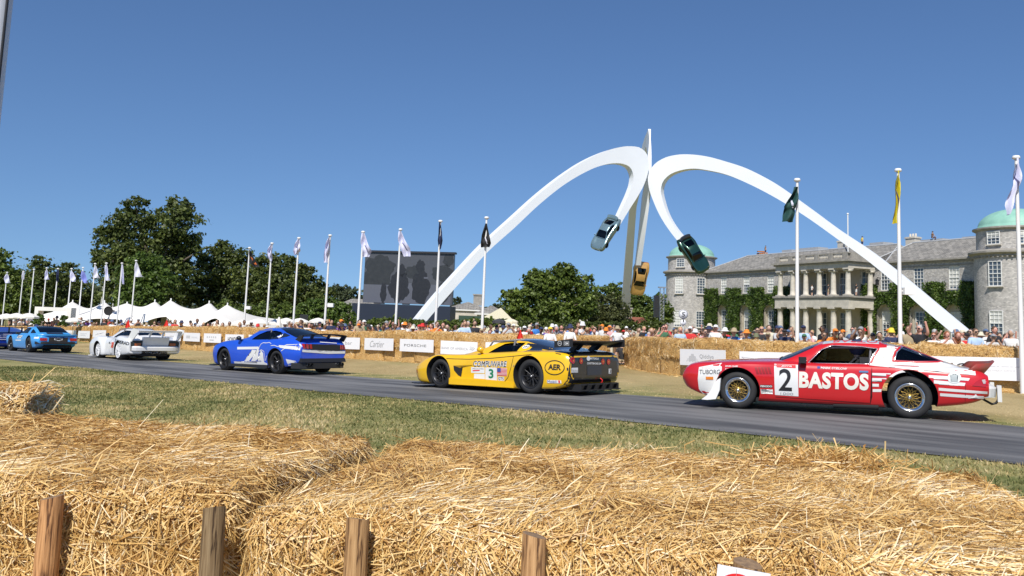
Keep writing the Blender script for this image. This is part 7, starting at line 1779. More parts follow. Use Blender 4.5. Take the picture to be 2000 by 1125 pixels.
def pose(kind):
    """joints (x right, y towards the camera is negative, z up) of a 1.74 m adult"""
    J = dict(pel=(0, 0, .93), sp=(0, .01, 1.13), ch=(0, 0, 1.32), nk=(0, 0, 1.48), hd=(0, -.02, 1.60))
    for s, S_ in ((-1, 'L'), (1, 'R')):
        J['hip' + S_] = (.09 * s, 0, .90); J['kn' + S_] = (.11 * s, -.02, .48); J['an' + S_] = (.12 * s, .02, .08); J['ft' + S_] = (.14 * s, -.13, .035)
        J['sh' + S_] = (.175 * s, 0, 1.41); J['el' + S_] = (.24 * s, .03, 1.13); J['wr' + S_] = (.25 * s, -.06, .90); J['ha' + S_] = (.25 * s, -.09, .81)
    if kind == 'lean':
        for k in ('sp', 'ch', 'nk', 'hd'): x, y, z = J[k]; t = z - .93; J[k] = (x, y - t * .62, .90 + t * .80)
        J['hd'] = (0, -.46, 1.47); J['nk'] = (0, -.37, 1.37)
        for s, S_ in ((-1, 'L'), (1, 'R')): J['sh' + S_] = (.18 * s, -.28, 1.27); J['el' + S_] = (.27 * s, -.46, 1.05); J['wr' + S_] = (.10 * s, -.66, 1.07); J['ha' + S_] = (.02 * s, -.68, 1.07)
    if kind == 'photo':
        for s, S_ in ((-1, 'L'), (1, 'R')): J['el' + S_] = (.27 * s, -.18, 1.26); J['wr' + S_] = (.09 * s, -.30, 1.50); J['ha' + S_] = (.06 * s, -.33, 1.57)
    if kind == 'raise':
        J['elR'] = (.30, -.12, 1.55); J['wrR'] = (.27, -.18, 1.80); J['haR'] = (.26, -.20, 1.89); J['elL'] = (-.29, -.14, 1.50); J['wrL'] = (-.16, -.22, 1.74); J['haL'] = (-.13, -.23, 1.82)
    if kind == 'hips':
        for s, S_ in ((-1, 'L'), (1, 'R')): J['el' + S_] = (.37 * s, .07, 1.17); J['wr' + S_] = (.20 * s, -.03, 1.01); J['ha' + S_] = (.15 * s, -.06, .98)
    if kind == 'fold':
        for s, S_ in ((-1, 'L'), (1, 'R')): J['el' + S_] = (.24 * s, -.08, 1.14); J['wr' + S_] = (.02 * s, -.23, 1.19); J['ha' + S_] = (-.07 * s, -.24, 1.20)
    if kind == 'sit':
        for k in list(J): x, y, z = J[k]; J[k] = (x, y, z - .72) if z > .7 else J[k]
        for s, S_ in ((-1, 'L'), (1, 'R')):
            J['hip' + S_] = (.10 * s, 0, .16); J['kn' + S_] = (.34 * s, -.30, .24); J['an' + S_] = (.02 * s, -.42, .09); J['ft' + S_] = (-.09 * s, -.44, .08)
            J['el' + S_] = (.26 * s, -.08, .42); J['wr' + S_] = (.20 * s, -.28, .30); J['ha' + S_] = (.14 * s, -.34, .29)
        J['pel'] = (0, .02, .18)
    if kind == 'drive':
        for k in list(J):
            x, y, z = J[k]
            if z > .7: J[k] = (x, y + (z - .93) * .30, z - .72)
        for s, S_ in ((-1, 'L'), (1, 'R')):
            J['hip' + S_] = (.09 * s, -.03, .18); J['kn' + S_] = (.13 * s, -.48, .36); J['an' + S_] = (.12 * s, -.86, .16); J['ft' + S_] = (.12 * s, -.95, .22)
            J['el' + S_] = (.24 * s, -.16, .48); J['wr' + S_] = (.17 * s, -.42, .56); J['ha' + S_] = (.15 * s, -.50, .58)
        J['hd'] = (0, .17, .90)
    return J
BONES = [('pel', 'sp', 1), ('sp', 'ch', 1), ('ch', 'nk', 1), ('nk', 'hd', 0)] + [b for S_ in 'LR' for b in (('pel', 'hip' + S_, 2), ('hip' + S_, 'kn' + S_, 2), ('kn' + S_, 'an' + S_, 5), ('an' + S_, 'ft' + S_, 4), ('ch', 'sh' + S_, 1), ('sh' + S_, 'el' + S_, 6), ('el' + S_, 'wr' + S_, 0), ('wr' + S_, 'ha' + S_, 0))]
RAD = dict(pel=(.155, .115), sp=(.145, .105), ch=(.165, .115), nk=(.058, .058), hd=(.06, .06), hip=(.10, .10), kn=(.062, .062), an=(.045, .045), ft=(.04, .035), sh=(.075, .07), el=(.047, .047), wr=(.034, .034), ha=(.042, .03))
def person_mesh(kind, head, long_trousers=False, long_sleeves=False):
    J = pose(kind); names = list(J); idx = {n: i for i, n in enumerate(names)}
    me = bpy.data.meshes.new('p'); me.from_pydata([J[n] for n in names], [(idx[a], idx[b]) for a, b, _ in BONES], [])
    o = tmp_obj(me); md = o.modifiers.new('s', 'SKIN'); md.use_smooth_shade = True
    sk = me.skin_vertices[0].data if me.skin_vertices else None
    if sk is None:
        bm = bmesh.new(); bm.from_mesh(me); bm.verts.layers.skin.verify(); bm.to_mesh(me); bm.free(); sk = me.skin_vertices[0].data
    for n in names: sk[idx[n]].radius = RAD[n.rstrip('LR') if n[:-1] in RAD else n]
    sk[idx['pel']].use_root = True
    ms = o.modifiers.new('u', 'SUBSURF'); ms.levels = ms.render_levels = 1
    bpy.context.view_layer.update()
    out = bpy.data.meshes.new_from_object(o.evaluated_get(bpy.context.evaluated_depsgraph_get())); bpy.data.objects.remove(o)
    bones = [(np.array(J[a]), np.array(J[b]), t) for a, b, t in BONES]
    V = [tuple(v.co) for v in out.vertices]; F = [tuple(p.vertices) for p in out.polygons]; M_ = []
    for p in out.polygons:
        c = np.array(p.center); best = None
        for a, b, t in bones:
            ab = b - a; s = min(1, max(0, (c - a) @ ab / (ab @ ab))); d = np.linalg.norm(c - a - ab * s)
            if best is None or d < best[0]: best = (d, t, s)
        t, s = best[1], best[2]
        m = {0: 0, 1: 1, 2: 2, 4: 4, 5: 2 if long_trousers else 0, 6: 1 if (long_sleeves or s < .62) else 0}[t]
        if t == 2 and not long_trousers and s > .85 and best[1] == 2: m = 0 if s > .9 else 2
        M_.append(m)
    mb = MB(); mb.v = V; mb.f = F; mb.m = M_; mb.sm = [True] * len(F)
    h = Vector(J['hd']) + Vector((0, -.01, .045)); mb.ball(h, .098, 12, 9, 0, (.80, .95, 1.15))
    mb.ball(h + Vector((0, -.105, -.01)), .018, 5, 4, 0, (1, 1.2, 1.3))                         # nose
    for s in (-1, 1): mb.ball(h + Vector((.084 * s, .01, -.005)), .024, 5, 4, 0, (.5, .8, 1.2)); mb.ball(h + Vector((.032 * s, -.086, .018)), .010, 5, 4, 3)   # ears, eyes
    mb.box(h + Vector((0, -.094, -.055)), (.04, .010, .007), 6)
    if head in ('short', 'shades'): mb.ball(h + Vector((0, .020, .028)), .104, 10, 7, 3, (.84, .92, 1.02))
    if head == 'shades': mb.box(h + Vector((0, -.097, .018)), (.13, .02, .035), 6)
    if head == 'long': mb.ball(h + Vector((0, .026, .022)), .110, 10, 7, 3, (.90, .92, 1.05)); mb.ball(h + Vector((0, .07, -.13)), .105, 8, 6, 3, (1.0, .55, 1.35))
    if head == 'cap':
        mb.ball(h + Vector((0, .012, .042)), .106, 10, 7, 5, (.86, .98, .86)); mb.box(h + Vector((0, -.13, .055)), (.13, .12, .012), 5); mb.ball(h + Vector((0, .04, -.01)), .10, 8, 5, 3, (.84, .8, .8))
    if head in ('sunhat', 'bucket'):
        R_ = .185 if head == 'sunhat' else .135
        mb.lathe([(.001, .175), (.06, .17), (.092, .13), (.10, .07), (R_, .035 if head == 'sunhat' else .01), (R_, .028 if head == 'sunhat' else 0), (.10, .055)][::-1], 14, h + Vector((0, 0, -.01)), 5); mb.ball(h + Vector((0, .04, -.03)), .10, 8, 5, 3, (.86, .8, .9))
    if head == 'helmet':
        mb.ball(h + Vector((0, .01, .01)), .145, 14, 10, 5, (.92, 1.05, 1.05)); mb.box(h + Vector((0, -.13, .0)), (.18, .05, .07), 6)
    me2 = mb.mesh('person', [SKIN['fair'], CL['white'], CL['navy'], HAIR['dark'], CL['black'], CL['black'], CARBON]); return me2
_pm = {}
def pmesh(*k):
    if k not in _pm: _pm[k] = person_mesh(*k)
    return _pm[k]
used_labels = {}
def person(px, D, shirt, head='short', hat='black', hair='brown', skin='fair', legs='navy', kind='stand', lt=False, ls=False, label=None, z=None, size=None, turn=None, group='spectators behind the straw walls', pos=None, act=None, where=None):
    p = pos or stand(px, D)
    o = put(pmesh(kind, head, lt, ls), 'person'); o.location = p if z is None else (p.x, p.y, z)
    face = atan2(p.x - 0, p.y) * -1
    o.rotation_euler = (0, 0, face * .6 + (turn if turn is not None else random.uniform(-.7, .7)))
    k = size or random.uniform(.88, 1.04); o.scale = (k * random.uniform(.98, 1.1), k, k)
    ms = [SKIN[skin], CL[shirt], CL[legs], HAIR[hair], CL[random.choice(['white', 'black', 'brown'])], CL.get(hat, CL['black']), CARBON]
    for i, m in enumerate(ms): o.material_slots[i].link = 'OBJECT'; o.material_slots[i].material = m
    if label is None:
        gar = {'white': ['T-shirt', 'shirt', 'top'], 'pale blue': ['shirt', 'polo shirt']}.get(shirt, ['T-shirt', 'top', 'shirt'])
        hd = {'cap': f'{hat} cap', 'sunhat': f'wide {hat} hat', 'bucket': f'{hat} bucket hat', 'shades': 'dark sunglasses', 'long': f'long {hair} hair', 'short': f'short {hair} hair', 'helmet': f'{hat} helmet'}[head]
        ac = {'lean': 'leaning', 'photo': 'photographing', 'raise': 'arms raised', 'hips': 'hands on hips', 'fold': 'arms folded', 'sit': 'sitting', 'stand': 'standing'}[kind]
        cand = [f'in {shirt} {g}, {hd}, {ac} {where}' for g in gar]
        label = None
        for c in cand:
            if c not in used_labels: label = 'person ' + c; used_labels[c] = 1; break
        if label is None: bpy.data.objects.remove(o); return None
    tag(o, label, 'person', group)
    return o
def wall_D(P, px):
    q = wall_at(P, px, 655, 0); return q.y
def fr(px, D, shirt, label, **k): return person(px, D, shirt, label=label, **k)
R = lambda px, off=1.6: wall_D(WRP, px) + off
L_ = lambda px, off=1.6: wall_D(WLP, px) + off
# people one can tell apart, right-hand wall from left to right
spec = [
 (1189, 41, 'pink', 'cap', 'orange', 'brown', 'pink', 'cream', 'stand', 'man in a pale pink shirt and orange cap in the gap between the straw walls'),
 (1204, 39, 'white', 'sunhat', 'khaki', 'brown', 'fair', 'brown', 'hips', 'woman with straw hat, white top and brown trousers at the gap in the walls'),
 (1215, 38.5, 'black', 'short', 'black', 'dark', 'tan', 'khaki', 'sit', 'person in a dark shirt sitting on the grass at the end of the right wall'),
 (1222, 46, 'white', 'cap', 'white', 'brown', 'tan', 'white', 'photo', 'person all in white photographing beside the grey sculpture leg'),
 (1240, 37, 'grey', 'short', 'black', 'dark', 'tan', 'navy', 'lean', 'dark-haired man in a grey shirt at the left end of the right wall'),
 (1261, 35.5, 'olive', 'short', 'black', 'grey', 'fair', 'khaki', 'lean', 'grey-haired person in an olive top left of the red polo shirt'),
 (1268, 36.5, 'bright blue', 'shades', 'black', 'brown', 'fair', 'navy', 'stand', 'person in bright blue with sunglasses left of the pink top'),
 (1277, 34.2, 'pink', 'short', 'black', 'fair', 'fair', 'navy', 'lean', 'fair-haired woman in a bright pink top left of the red polo shirt'),
 (1299, 33, 'red', 'short', 'black', 'brown', 'pink', 'navy', 'fold', 'man in a bright red polo shirt left of the round number sign'),
 (1318, 32.3, 'khaki', 'long', 'black', 'brown', 'tan', 'white', 'photo', 'woman in a tan top holding a camera right of the red polo shirt'),
 (1338, 31.5, 'pale blue', 'short', 'black', 'grey', 'fair', 'navy', 'lean', 'grey-haired man in a pale blue shirt under the round number sign'),
 (1357, 31, 'black', 'bucket', 'white', 'dark', 'fair', 'black', 'photo', 'woman in black with a white hat, hands at her face, near the left tower'),
 (1368, 30.6, 'pink', 'shades', 'black', 'brown', 'fair', 'cream', 'lean', 'woman in a pink flowered top and sunglasses below the ivy corner'),
 (1385, 31.5, 'white', 'sunhat', 'cream', 'brown', 'tan', 'white', 'fold', 'man in a white shirt and cream straw hat below the left ivy'),
 (1394, 30, 'pale blue', 'shades', 'black', 'brown', 'pink', 'navy', 'lean', 'sunburnt man in a pale blue shirt beside the man with cream straw hat'),
 (1411, 29.6, 'green', 'sunhat', 'white', 'red', 'tan', 'cream', 'lean', 'woman with a floppy white sun hat and red-brown hair'),
 (1431, 29.3, 'bright blue', 'sunhat', 'khaki', 'brown', 'fair', 'navy', 'lean', 'person in bright blue with a khaki straw hat, right of the floppy white hat'),
 (1452, 28.8, 'white', 'sunhat', 'orange', 'brown', 'pink', 'white', 'lean', 'person in white top and orange-brown straw hat above the winged board'),
 (1468, 28.5, 'navy', 'bucket', 'olive', 'brown', 'fair', 'navy', 'lean', 'person in navy with a large olive bucket hat'),
 (1478, 29.6, 'black', 'shades', 'black', 'dark', 'fair', 'black', 'stand', 'person in black with dark sunglasses standing behind the bald man in black'),
 (1487, 28.3, 'black', 'shades', 'black', 'fair', 'pink', 'navy', 'fold', 'close-cropped man in a black T-shirt with folded arms'),
 (1502, 27.9, 'light grey', 'cap', 'khaki', 'grey', 'tan', 'navy', 'lean', 'man in a light grey checked shirt and khaki cap left of the green flag pole'),
 (1532, 27.5, 'navy', 'cap', 'black', 'dark', 'tan', 'navy', 'raise', 'person in a navy team shirt raising an arm left of the green flag pole'),
 (1544, 33, 'white', 'short', 'black', 'dark', 'tan', 'black', 'photo', 'person in a white T-shirt seen from behind below the portico columns'),
 (1574, 27, 'navy', 'cap', 'green', 'brown', 'fair', 'navy', 'lean', 'person in navy with a green cap right of the green flag pole'),
 (1603, 26.8, 'orange', 'shades', 'black', 'brown', 'tan', 'navy', 'lean', 'brown-haired man in an orange team shirt and sunglasses above the red roof'),
 (1622, 26.7, 'orange', 'cap', 'orange', 'brown', 'tan', 'navy', 'lean', 'man in an orange team shirt with an orange cap'),
 (1636, 26.4, 'white', 'long', 'black', 'dark', 'tan', 'navy', 'lean', 'dark-haired woman in white right of the orange cap'),
 (1643, 30, 'white', 'cap', 'white', 'grey', 'fair', 'navy', 'stand', 'person with a white cap behind the bald man in navy'),
 (1656, 26.2, 'navy', 'shades', 'black', 'fair', 'pink', 'navy', 'lean', 'bald sunburnt man in a navy shirt above the red car roof'),
 (1681, 27, 'white', 'shades', 'black', 'brown', 'tan', 'navy', 'raise', 'person in white shading the eyes with raised arms above the white roof'),
 (1703, 26, 'white', 'cap', 'black', 'dark', 'tan', 'navy', 'lean', 'person in white with a black cap looking down'),
 (1724, 26.4, 'navy', 'short', 'black', 'dark', 'tan', 'red', 'lean', 'person in navy team colours left of the yellow bucket hat'),
 (1742, 26.6, 'navy', 'bucket', 'yellow', 'brown', 'tan', 'navy', 'stand', 'man in a navy team shirt with a yellow bucket hat'),
 (1776, 26.3, 'khaki', 'short', 'black', 'brown', 'tan', 'khaki', 'raise', 'person in khaki holding both arms up right of the yellow flag pole'),
 (1811, 25.4, 'denim blue', 'cap', 'navy', 'brown', 'tan', 'navy', 'lean', 'person with navy cap and denim-blue top near the foot of the right arch'),
 (1825, 25.6, 'white', 'shades', 'black', 'red', 'pink', 'navy', 'fold', 'red-haired man in a white T-shirt with a camera strap'),
 (1851, 25.1, 'white', 'long', 'black', 'red', 'pink', 'white', 'photo', 'red-haired woman in a white top photographing'),
 (1866, 25.3, 'cream', 'long', 'black', 'red', 'pink', 'white', 'lean', 'auburn-haired woman in cream behind the red-haired woman'),
 (1890, 26.4, 'red', 'cap', 'black', 'brown', 'tan', 'khaki', 'stand', 'man in a red checked shirt and black cap at the foot of the right arch'),
 (1907, 24.6, 'pale blue', 'shades', 'black', 'brown', 'tan', 'navy', 'fold', 'man in a pale blue shirt and sunglasses resting folded arms on the wall'),
 (1917, 26.2, 'white', 'sunhat', 'cream', 'brown', 'fair', 'white', 'stand', 'woman with a cream sun hat behind the man in pale blue'),
 (1936, 27.6, 'black', 'shades', 'black', 'dark', 'tan', 'grey', 'stand', 'man in black T-shirt and sunglasses standing below the right tower'),
 (1942, 24.3, 'light grey', 'cap', 'grey', 'dark', 'tan', 'navy', 'photo', 'man with a grey cap and pale grey shirt pointing left'),
 (1953, 26.8, 'navy', 'short', 'black', 'brown', 'tan', 'denim blue', 'stand', 'man in a navy T-shirt beside the man in black'),
 (1977, 25.4, 'white', 'cap', 'white', 'grey', 'tan', 'olive', 'stand', 'man in a white T-shirt, white cap and olive shorts near the right edge'),
 (1966, 27, 'grey', 'long', 'black', 'brown', 'tan', 'navy', 'stand', 'woman in grey left of the man with white cap and olive shorts'),
 (2000, 25, 'white', 'shades', 'black', 'brown', 'tan', 'denim blue', 'stand', 'person in white cut off by the right edge behind the last flagpole'),
 (860, 39.2, 'grey', 'cap', 'black', 'dark', 'tan', 'navy', 'lean', 'person in grey stripes with a black cap right of the navy flag pole'),
 (877, 38.8, 'white', 'short', 'black', 'dark', 'fair', 'navy', 'lean', 'person in a white printed T-shirt left of the black flag pole'),
 (905, 37.5, 'pale blue', 'short', 'black', 'brown', 'tan', 'navy', 'fold', 'broad man in a pale blue shirt left of the orange vest'),
 (924, 38.5, 'black', 'short', 'black', 'dark', 'tan', 'black', 'stand', 'person in black right of the broad man in pale blue'),
 (935, 37, 'orange', 'cap', 'khaki', 'brown', 'tan', 'white', 'lean', 'steward in an orange vest beside the black flag pole'),
 (950, 38, 'grey', 'short', 'black', 'dark', 'pink', 'navy', 'lean', 'person in grey and red right of the black flag pole'),
 (969, 37.2, 'white', 'cap', 'navy', 'brown', 'fair', 'navy', 'lean', 'person in a white T-shirt with navy back print'),
 (990, 37.6, 'light grey', 'cap', 'grey', 'grey', 'tan', 'navy', 'photo', 'person with a grey cap photographing left of the red flag'),
 (1010, 37.8, 'denim blue', 'long', 'black', 'brown', 'pink', 'navy', 'stand', 'woman in denim blue behind the red flag near the yellow car'),
 (1022, 38, 'white', 'cap', 'white', 'brown', 'fair', 'white', 'stand', 'person all in white with white cap just right of the red flag'),
 (397, 53.5, 'white', 'short', 'black', 'brown', 'tan', 'white', 'lean', 'person in white just left of the man in pale pink'),
 (403, 52.5, 'pink', 'short', 'black', 'brown', 'pink', 'navy', 'fold', 'broad man in a pale pink shirt left of the first tall flagpole'),
 (411, 52.8, 'white', 'cap', 'black', 'brown', 'tan', 'navy', 'lean', 'person in white right beside the man in pale pink'),
]
for px, D, sh, hd, hat, hair, skin, legs, kind, lab in spec:
    if px > 1230: D = D * 1.13
    person(px, D, sh, hd, hat, hair, skin, legs, kind, lt=legs in ('brown', 'cream', 'denim blue'), label=lab, turn=random.uniform(-.35, .35))
# marshals in white overalls on the road side
for px, D, hat, hd, lab in ((1072, 33.2, 'yellow', 'cap', 'marshal in white overalls and a yellow cap above the yellow car'), (1111, 33.4, 'navy', 'bucket', 'marshal in white overalls and a dark hat left of the black wing'),
                           (337, 57, 'black', 'short', 'marshal in white overalls right of the second red flag'), (368, 56, 'black', 'cap', 'marshal in white overalls and black cap at the marquee edge'), (252, 61, 'white', 'cap', 'marshal in white with a white cap between the two left red flags'), (283, 60, 'pale blue', 'cap', 'marshal in white with pale blue cap above the white car'), (218, 62, 'black', 'cap', 'marshal in white left of the first red flag')):
    person(px, D, 'white', hd, hat, 'brown', 'tan', 'white', 'fold', lt=True, ls=True, label=lab, turn=.2, group='marshals in white overalls')
# the rest of the crowd
where_tab = [(0, 60, 'under parasols at left edge'), (60, 110, 'by the white entrance arch'), (110, 165, 'above the light blue car'), (165, 235, 'before the left marquee half'), (235, 300, 'above the white car'), (300, 400, 'before the marquee right end'), (400, 480, 'left of first tall flagpole'), (480, 531, 'between first two tall flagpoles'), (531, 582, 'right of second tall pole'), (582, 640, 'left of fourth tall pole'), (640, 703, 'right of fourth tall pole'), (703, 778, 'below left half of screen'), (778, 812, 'left of white arch foot'), (812, 856, 'right of white arch foot'), (856, 900, 'right of the navy flag'), (900, 943, 'left of the black flag'), (943, 1000, 'right of the black flag'), (1000, 1060, 'below the oak'), (1060, 1120, 'under oak behind marshals'), (1120, 1165, 'before the dark hedge'), (1165, 1225, 'below pale olive bush'), (1225, 1300, 'at hedge left of tower'), (1300, 1375, 'below the left tower'), (1375, 1440, 'below the left ivy'), (1440, 1520, 'below ivy left of portico'), (1520, 1590, 'below left portico columns'), (1590, 1670, 'below right portico columns'), (1670, 1755, 'below ivy right of portico'), (1755, 1880, 'below right sculpture arm'), (1880, 2010, 'below the right tower')]
def where_of(px, D):
    w = [t for a, b, t in where_tab if a <= px < b]
    return w[0] if w else 'in the crowd'
rp = random.Random(5)
SH = ['white'] * 9 + ['pale blue'] * 3 + ['navy'] * 3 + ['black'] * 4 + ['grey'] * 2 + ['light grey'] * 2 + ['red', 'pink', 'khaki', 'green', 'orange', 'purple', 'bright blue', 'cream', 'olive', 'denim blue', 'khaki', 'red']
def rand_person(px, D, kinds, small=False):
    sh = rp.choice(SH); hd = rp.choice(['short', 'short', 'shades', 'long', 'cap', 'cap', 'cap', 'sunhat', 'bucket']); hat = rp.choice(['white', 'white', 'black', 'navy', 'khaki', 'khaki', 'cream', 'grey', 'black', 'white', 'navy', 'orange', 'red', 'denim blue'])
    kd = rp.choice(kinds)
    random.seed(int(px * 100 + D * 10)); 
    return person(px, D, sh, hd, hat, rp.choice(['dark', 'brown', 'brown', 'fair', 'grey']), rp.choice(['fair', 'tan', 'pink', 'tan', 'brown']), rp.choice(['navy', 'black', 'khaki', 'white', 'denim blue', 'grey']), kd, lt=rp.random() < .4, where=where_of(px, D), turn=rp.uniform(-1.2, 1.2) if kd != 'lean' else rp.uniform(-.3, .3))
cntp = 0
def fill(x0, x1, n, Df, d0, d1, kinds):
    for i in range(n):
        px = x0 + (x1 - x0) * (i + rp.uniform(.1, .9)) / n
        for _ in range(6):
            if rand_person(px, Df(px) + rp.uniform(d0, d1), kinds): break
far_k = ['stand', 'stand', 'photo', 'hips', 'fold', 'raise']; near_k = ['lean', 'lean', 'fold', 'photo', 'stand', 'lean']
wr = lambda px: wall_D(WRP, px); wl = lambda px: wall_D(WLP, px)
fill(1240, 1560, 26, wr, 4, 12, far_k); fill(1560, 1990, 26, wr, 3, 11, far_k); fill(1235, 1700, 22, wr, 12, 24, far_k)
fill(690, 860, 18, wl, 1.3, 2.2, near_k); fill(690, 1000, 26, wl, 3, 9, far_k); fill(1000, 1230, 26, wl, 4, 16, far_k); fill(1030, 1190, 10, wl, 1.5, 3, near_k)
fill(560, 695, 18, wl, 1.3, 2.4, near_k); fill(565, 695, 9, wl, 3, 8, far_k)
fill(412, 560, 11, wl, 1.3, 3, near_k); fill(15, 240, 38, wl, 1.3, 4, near_k); fill(240, 400, 16, wl, 1.3, 4, near_k)
# people on the portico and on the roof
for u, w, sh, legs, lab in ((34.2, 4.0, 'white', 'black', 'person in a white T-shirt and black shorts at the front of the portico balcony'), (31.2, 4.0, 'red', 'red', 'small person in red on the portico balcony'), (37.3, 4.0, 'black', 'khaki', 'person in black and khaki on the balcony, right of centre'), (38.0, 3.9, 'navy', 'black', 'person in navy beside the person in black and khaki on the balcony'), (29.9, 3.6, 'pale blue', 'white', 'person in pale blue half hidden by a balcony column'), (42.0, 3.7, 'black', 'white', 'person in black at the right end of the balcony')):
    person(0, 0, sh, 'short', legs=legs, kind='fold', label=lab, pos=HP(u, w, 7.53), turn=HA, group='people on the house')
for u, sh, lab in ((35.0, 'yellow', 'worker in a yellow jacket on the roof beside the white arm'), (47.0, 'brown', 'person in brown crouching on the roof light'), (14.2, 'brown', 'person in brown beside the orange machine on the left roof')):
    person(0, 0, sh, 'cap', legs='navy', kind='sit' if u > 40 else 'stand', label=lab, pos=HP(u, -4.6, 14.9 if u < 40 else 15.3), turn=HA, group='people on the house')
mb = MB()
for k in range(5): q = HP(12.0 + .45 * k, -5.0, 15.2); mb.box(q, (.5, .6, .35))
q = HP(12.6, -5.0, 15.6); mb.box(q, (1.2, .5, .2)); o = build(mb, 'roof_machine', mat('rust_orange', (.45, .17, .05), .7)); tag(o, 'rusty orange machine on the left roof slope', 'machine')

# driver of the red and white car
drv = put(pmesh('drive', 'helmet', True, True), 'person'); drv.scale = (.95, .95, .95)
drv.matrix_world = red.M @ Matrix.Translation((-.42, .36, .22)) @ Matrix.Rotation(pi / 2, 4, 'Z') @ Matrix.Scale(.93, 4)
for i, m in enumerate([SKIN['tan'], CL['black'], CL['black'], HAIR['dark'], CL['black'], CL['navy'], CARBON]): drv.material_slots[i].link = 'OBJECT'; drv.material_slots[i].material = m
tag(drv, 'driver in black overalls and dark helmet inside the red and white car', 'person')
seat_driver(red, -.62, .36, .35, None, None)
for c_, x, y, lab in ((yel, -.30, .34, 'driver with a white helmet inside the yellow car'), (blu, -.30, .36, 'driver with a white helmet inside the blue car')):
    d_ = put(pmesh('drive', 'helmet', True, True), 'person'); d_.matrix_world = c_.M @ Matrix.Translation((x, y, .12)) @ Matrix.Rotation(pi / 2, 4, 'Z') @ Matrix.Scale(.90, 4)
    for i, m in enumerate([SKIN['tan'], CL['light grey'], CL['black'], HAIR['dark'], CL['black'], CL['white'], CARBON]): d_.material_slots[i].link = 'OBJECT'; d_.material_slots[i].material = m
    tag(d_, lab, 'person')

# ------------------------------------------------------------------ flagpoles and flags
POLE = mat('pole_white', (.80, .80, .79), .4); LIL = mat('flag_lilac', (.62, .63, .80), .8); LILW = mat('flag_white', (.66, .67, .78), .8)
PRT = mat('flag_print', (.10, .10, .20), .8)
def flagpole(tx, ty, by_, bx, H, label, rows=None, col=None, group='tall white flagpoles', flab=None, back=False, prt=True, r=.055):
    """top pixel, a pixel lower on the pole, true height above the wall top in metres"""
    D = FPX * H / (by_ - ty); T = at(tx, ty, D); g = G(T.x, T.y) - .05; h = T.z - g
    t = thing('flagpole', label, 'flagpole', (T.x, T.y, g), group)
    mb = MB(); mb.tube([(0, 0, 0), (0, 0, h * .5), (0, 0, h - .05)], [r * 1.15, r, r * .75], 10); build(mb, 'pole', POLE, t)
    mb = MB(); mb.lathe([(.01, .08), (.08, .07), (r * 1.8, .03), (r * 1.8, -.01), (r, -.03)][::-1], 12, (0, 0, h - .03)); build(mb, 'finial', POLE, t)
    if rows:
        V = []; NX = 8; ys = []; R2 = [rows[0]]
        for a, b in zip(rows[:-1], rows[1:]):
            for k in range(1, 5): s = k / 4; R2.append(tuple(a[i] + (b[i] - a[i]) * s for i in range(3)))
        for j, (y, xl, xr) in enumerate(R2):
            for i in range(NX + 1):
                u = i / NX; x = xl + (xr - xl) * u; wv = .06 * sin(u * 7 + j * .35) * min(1, j / 3) + .04 * sin(j * .9 + u * 3)
                p = at(x, y, D - .05); V.append((p.x, p.y - .08 - wv * 1.6, p.z))
        F = [(j * (NX + 1) + i, j * (NX + 1) + i + 1, (j + 1) * (NX + 1) + i + 1, (j + 1) * (NX + 1) + i) for j in range(len(R2) - 1) for i in range(NX)]
        mb = MB(); mb.add(V, F, 0, True)
        if prt:
            for (j0, j1, i0, i1) in ((5, 7, 3, 5), (7, 9, 4, 6)):
                if j1 < len(R2): mb.add([(V[j * (NX + 1) + i][0], V[j * (NX + 1) + i][1] - .02, V[j * (NX + 1) + i][2]) for j, i in ((j0, i0), (j0, i1 - 1), (j1, i1), (j1, i0 + 1))], [(0, 1, 2, 3)], 1)
        global LASTF; o = LASTF = build(mb, 'flag', [col, PRT if col not in (FBLK, FGRN) else LILW]); tag(o, flab, 'flag', None)
    return t, D
FBLK = mat('flag_black', (.018, .019, .022), .75); FGRN = mat('flag_green', (.008, .05, .045), .75); FYEL = mat('flag_yellow', (.62, .52, .02), .8); FNAV = mat('flag_navy', (.02, .03, .08), .8); FTEAL = mat('flag_teal', (.10, .25, .22), .8); FLIME = mat('flag_lime', (.35, .50, .16), .8); FORG = mat('flag_orange', (.55, .13, .02), .8)
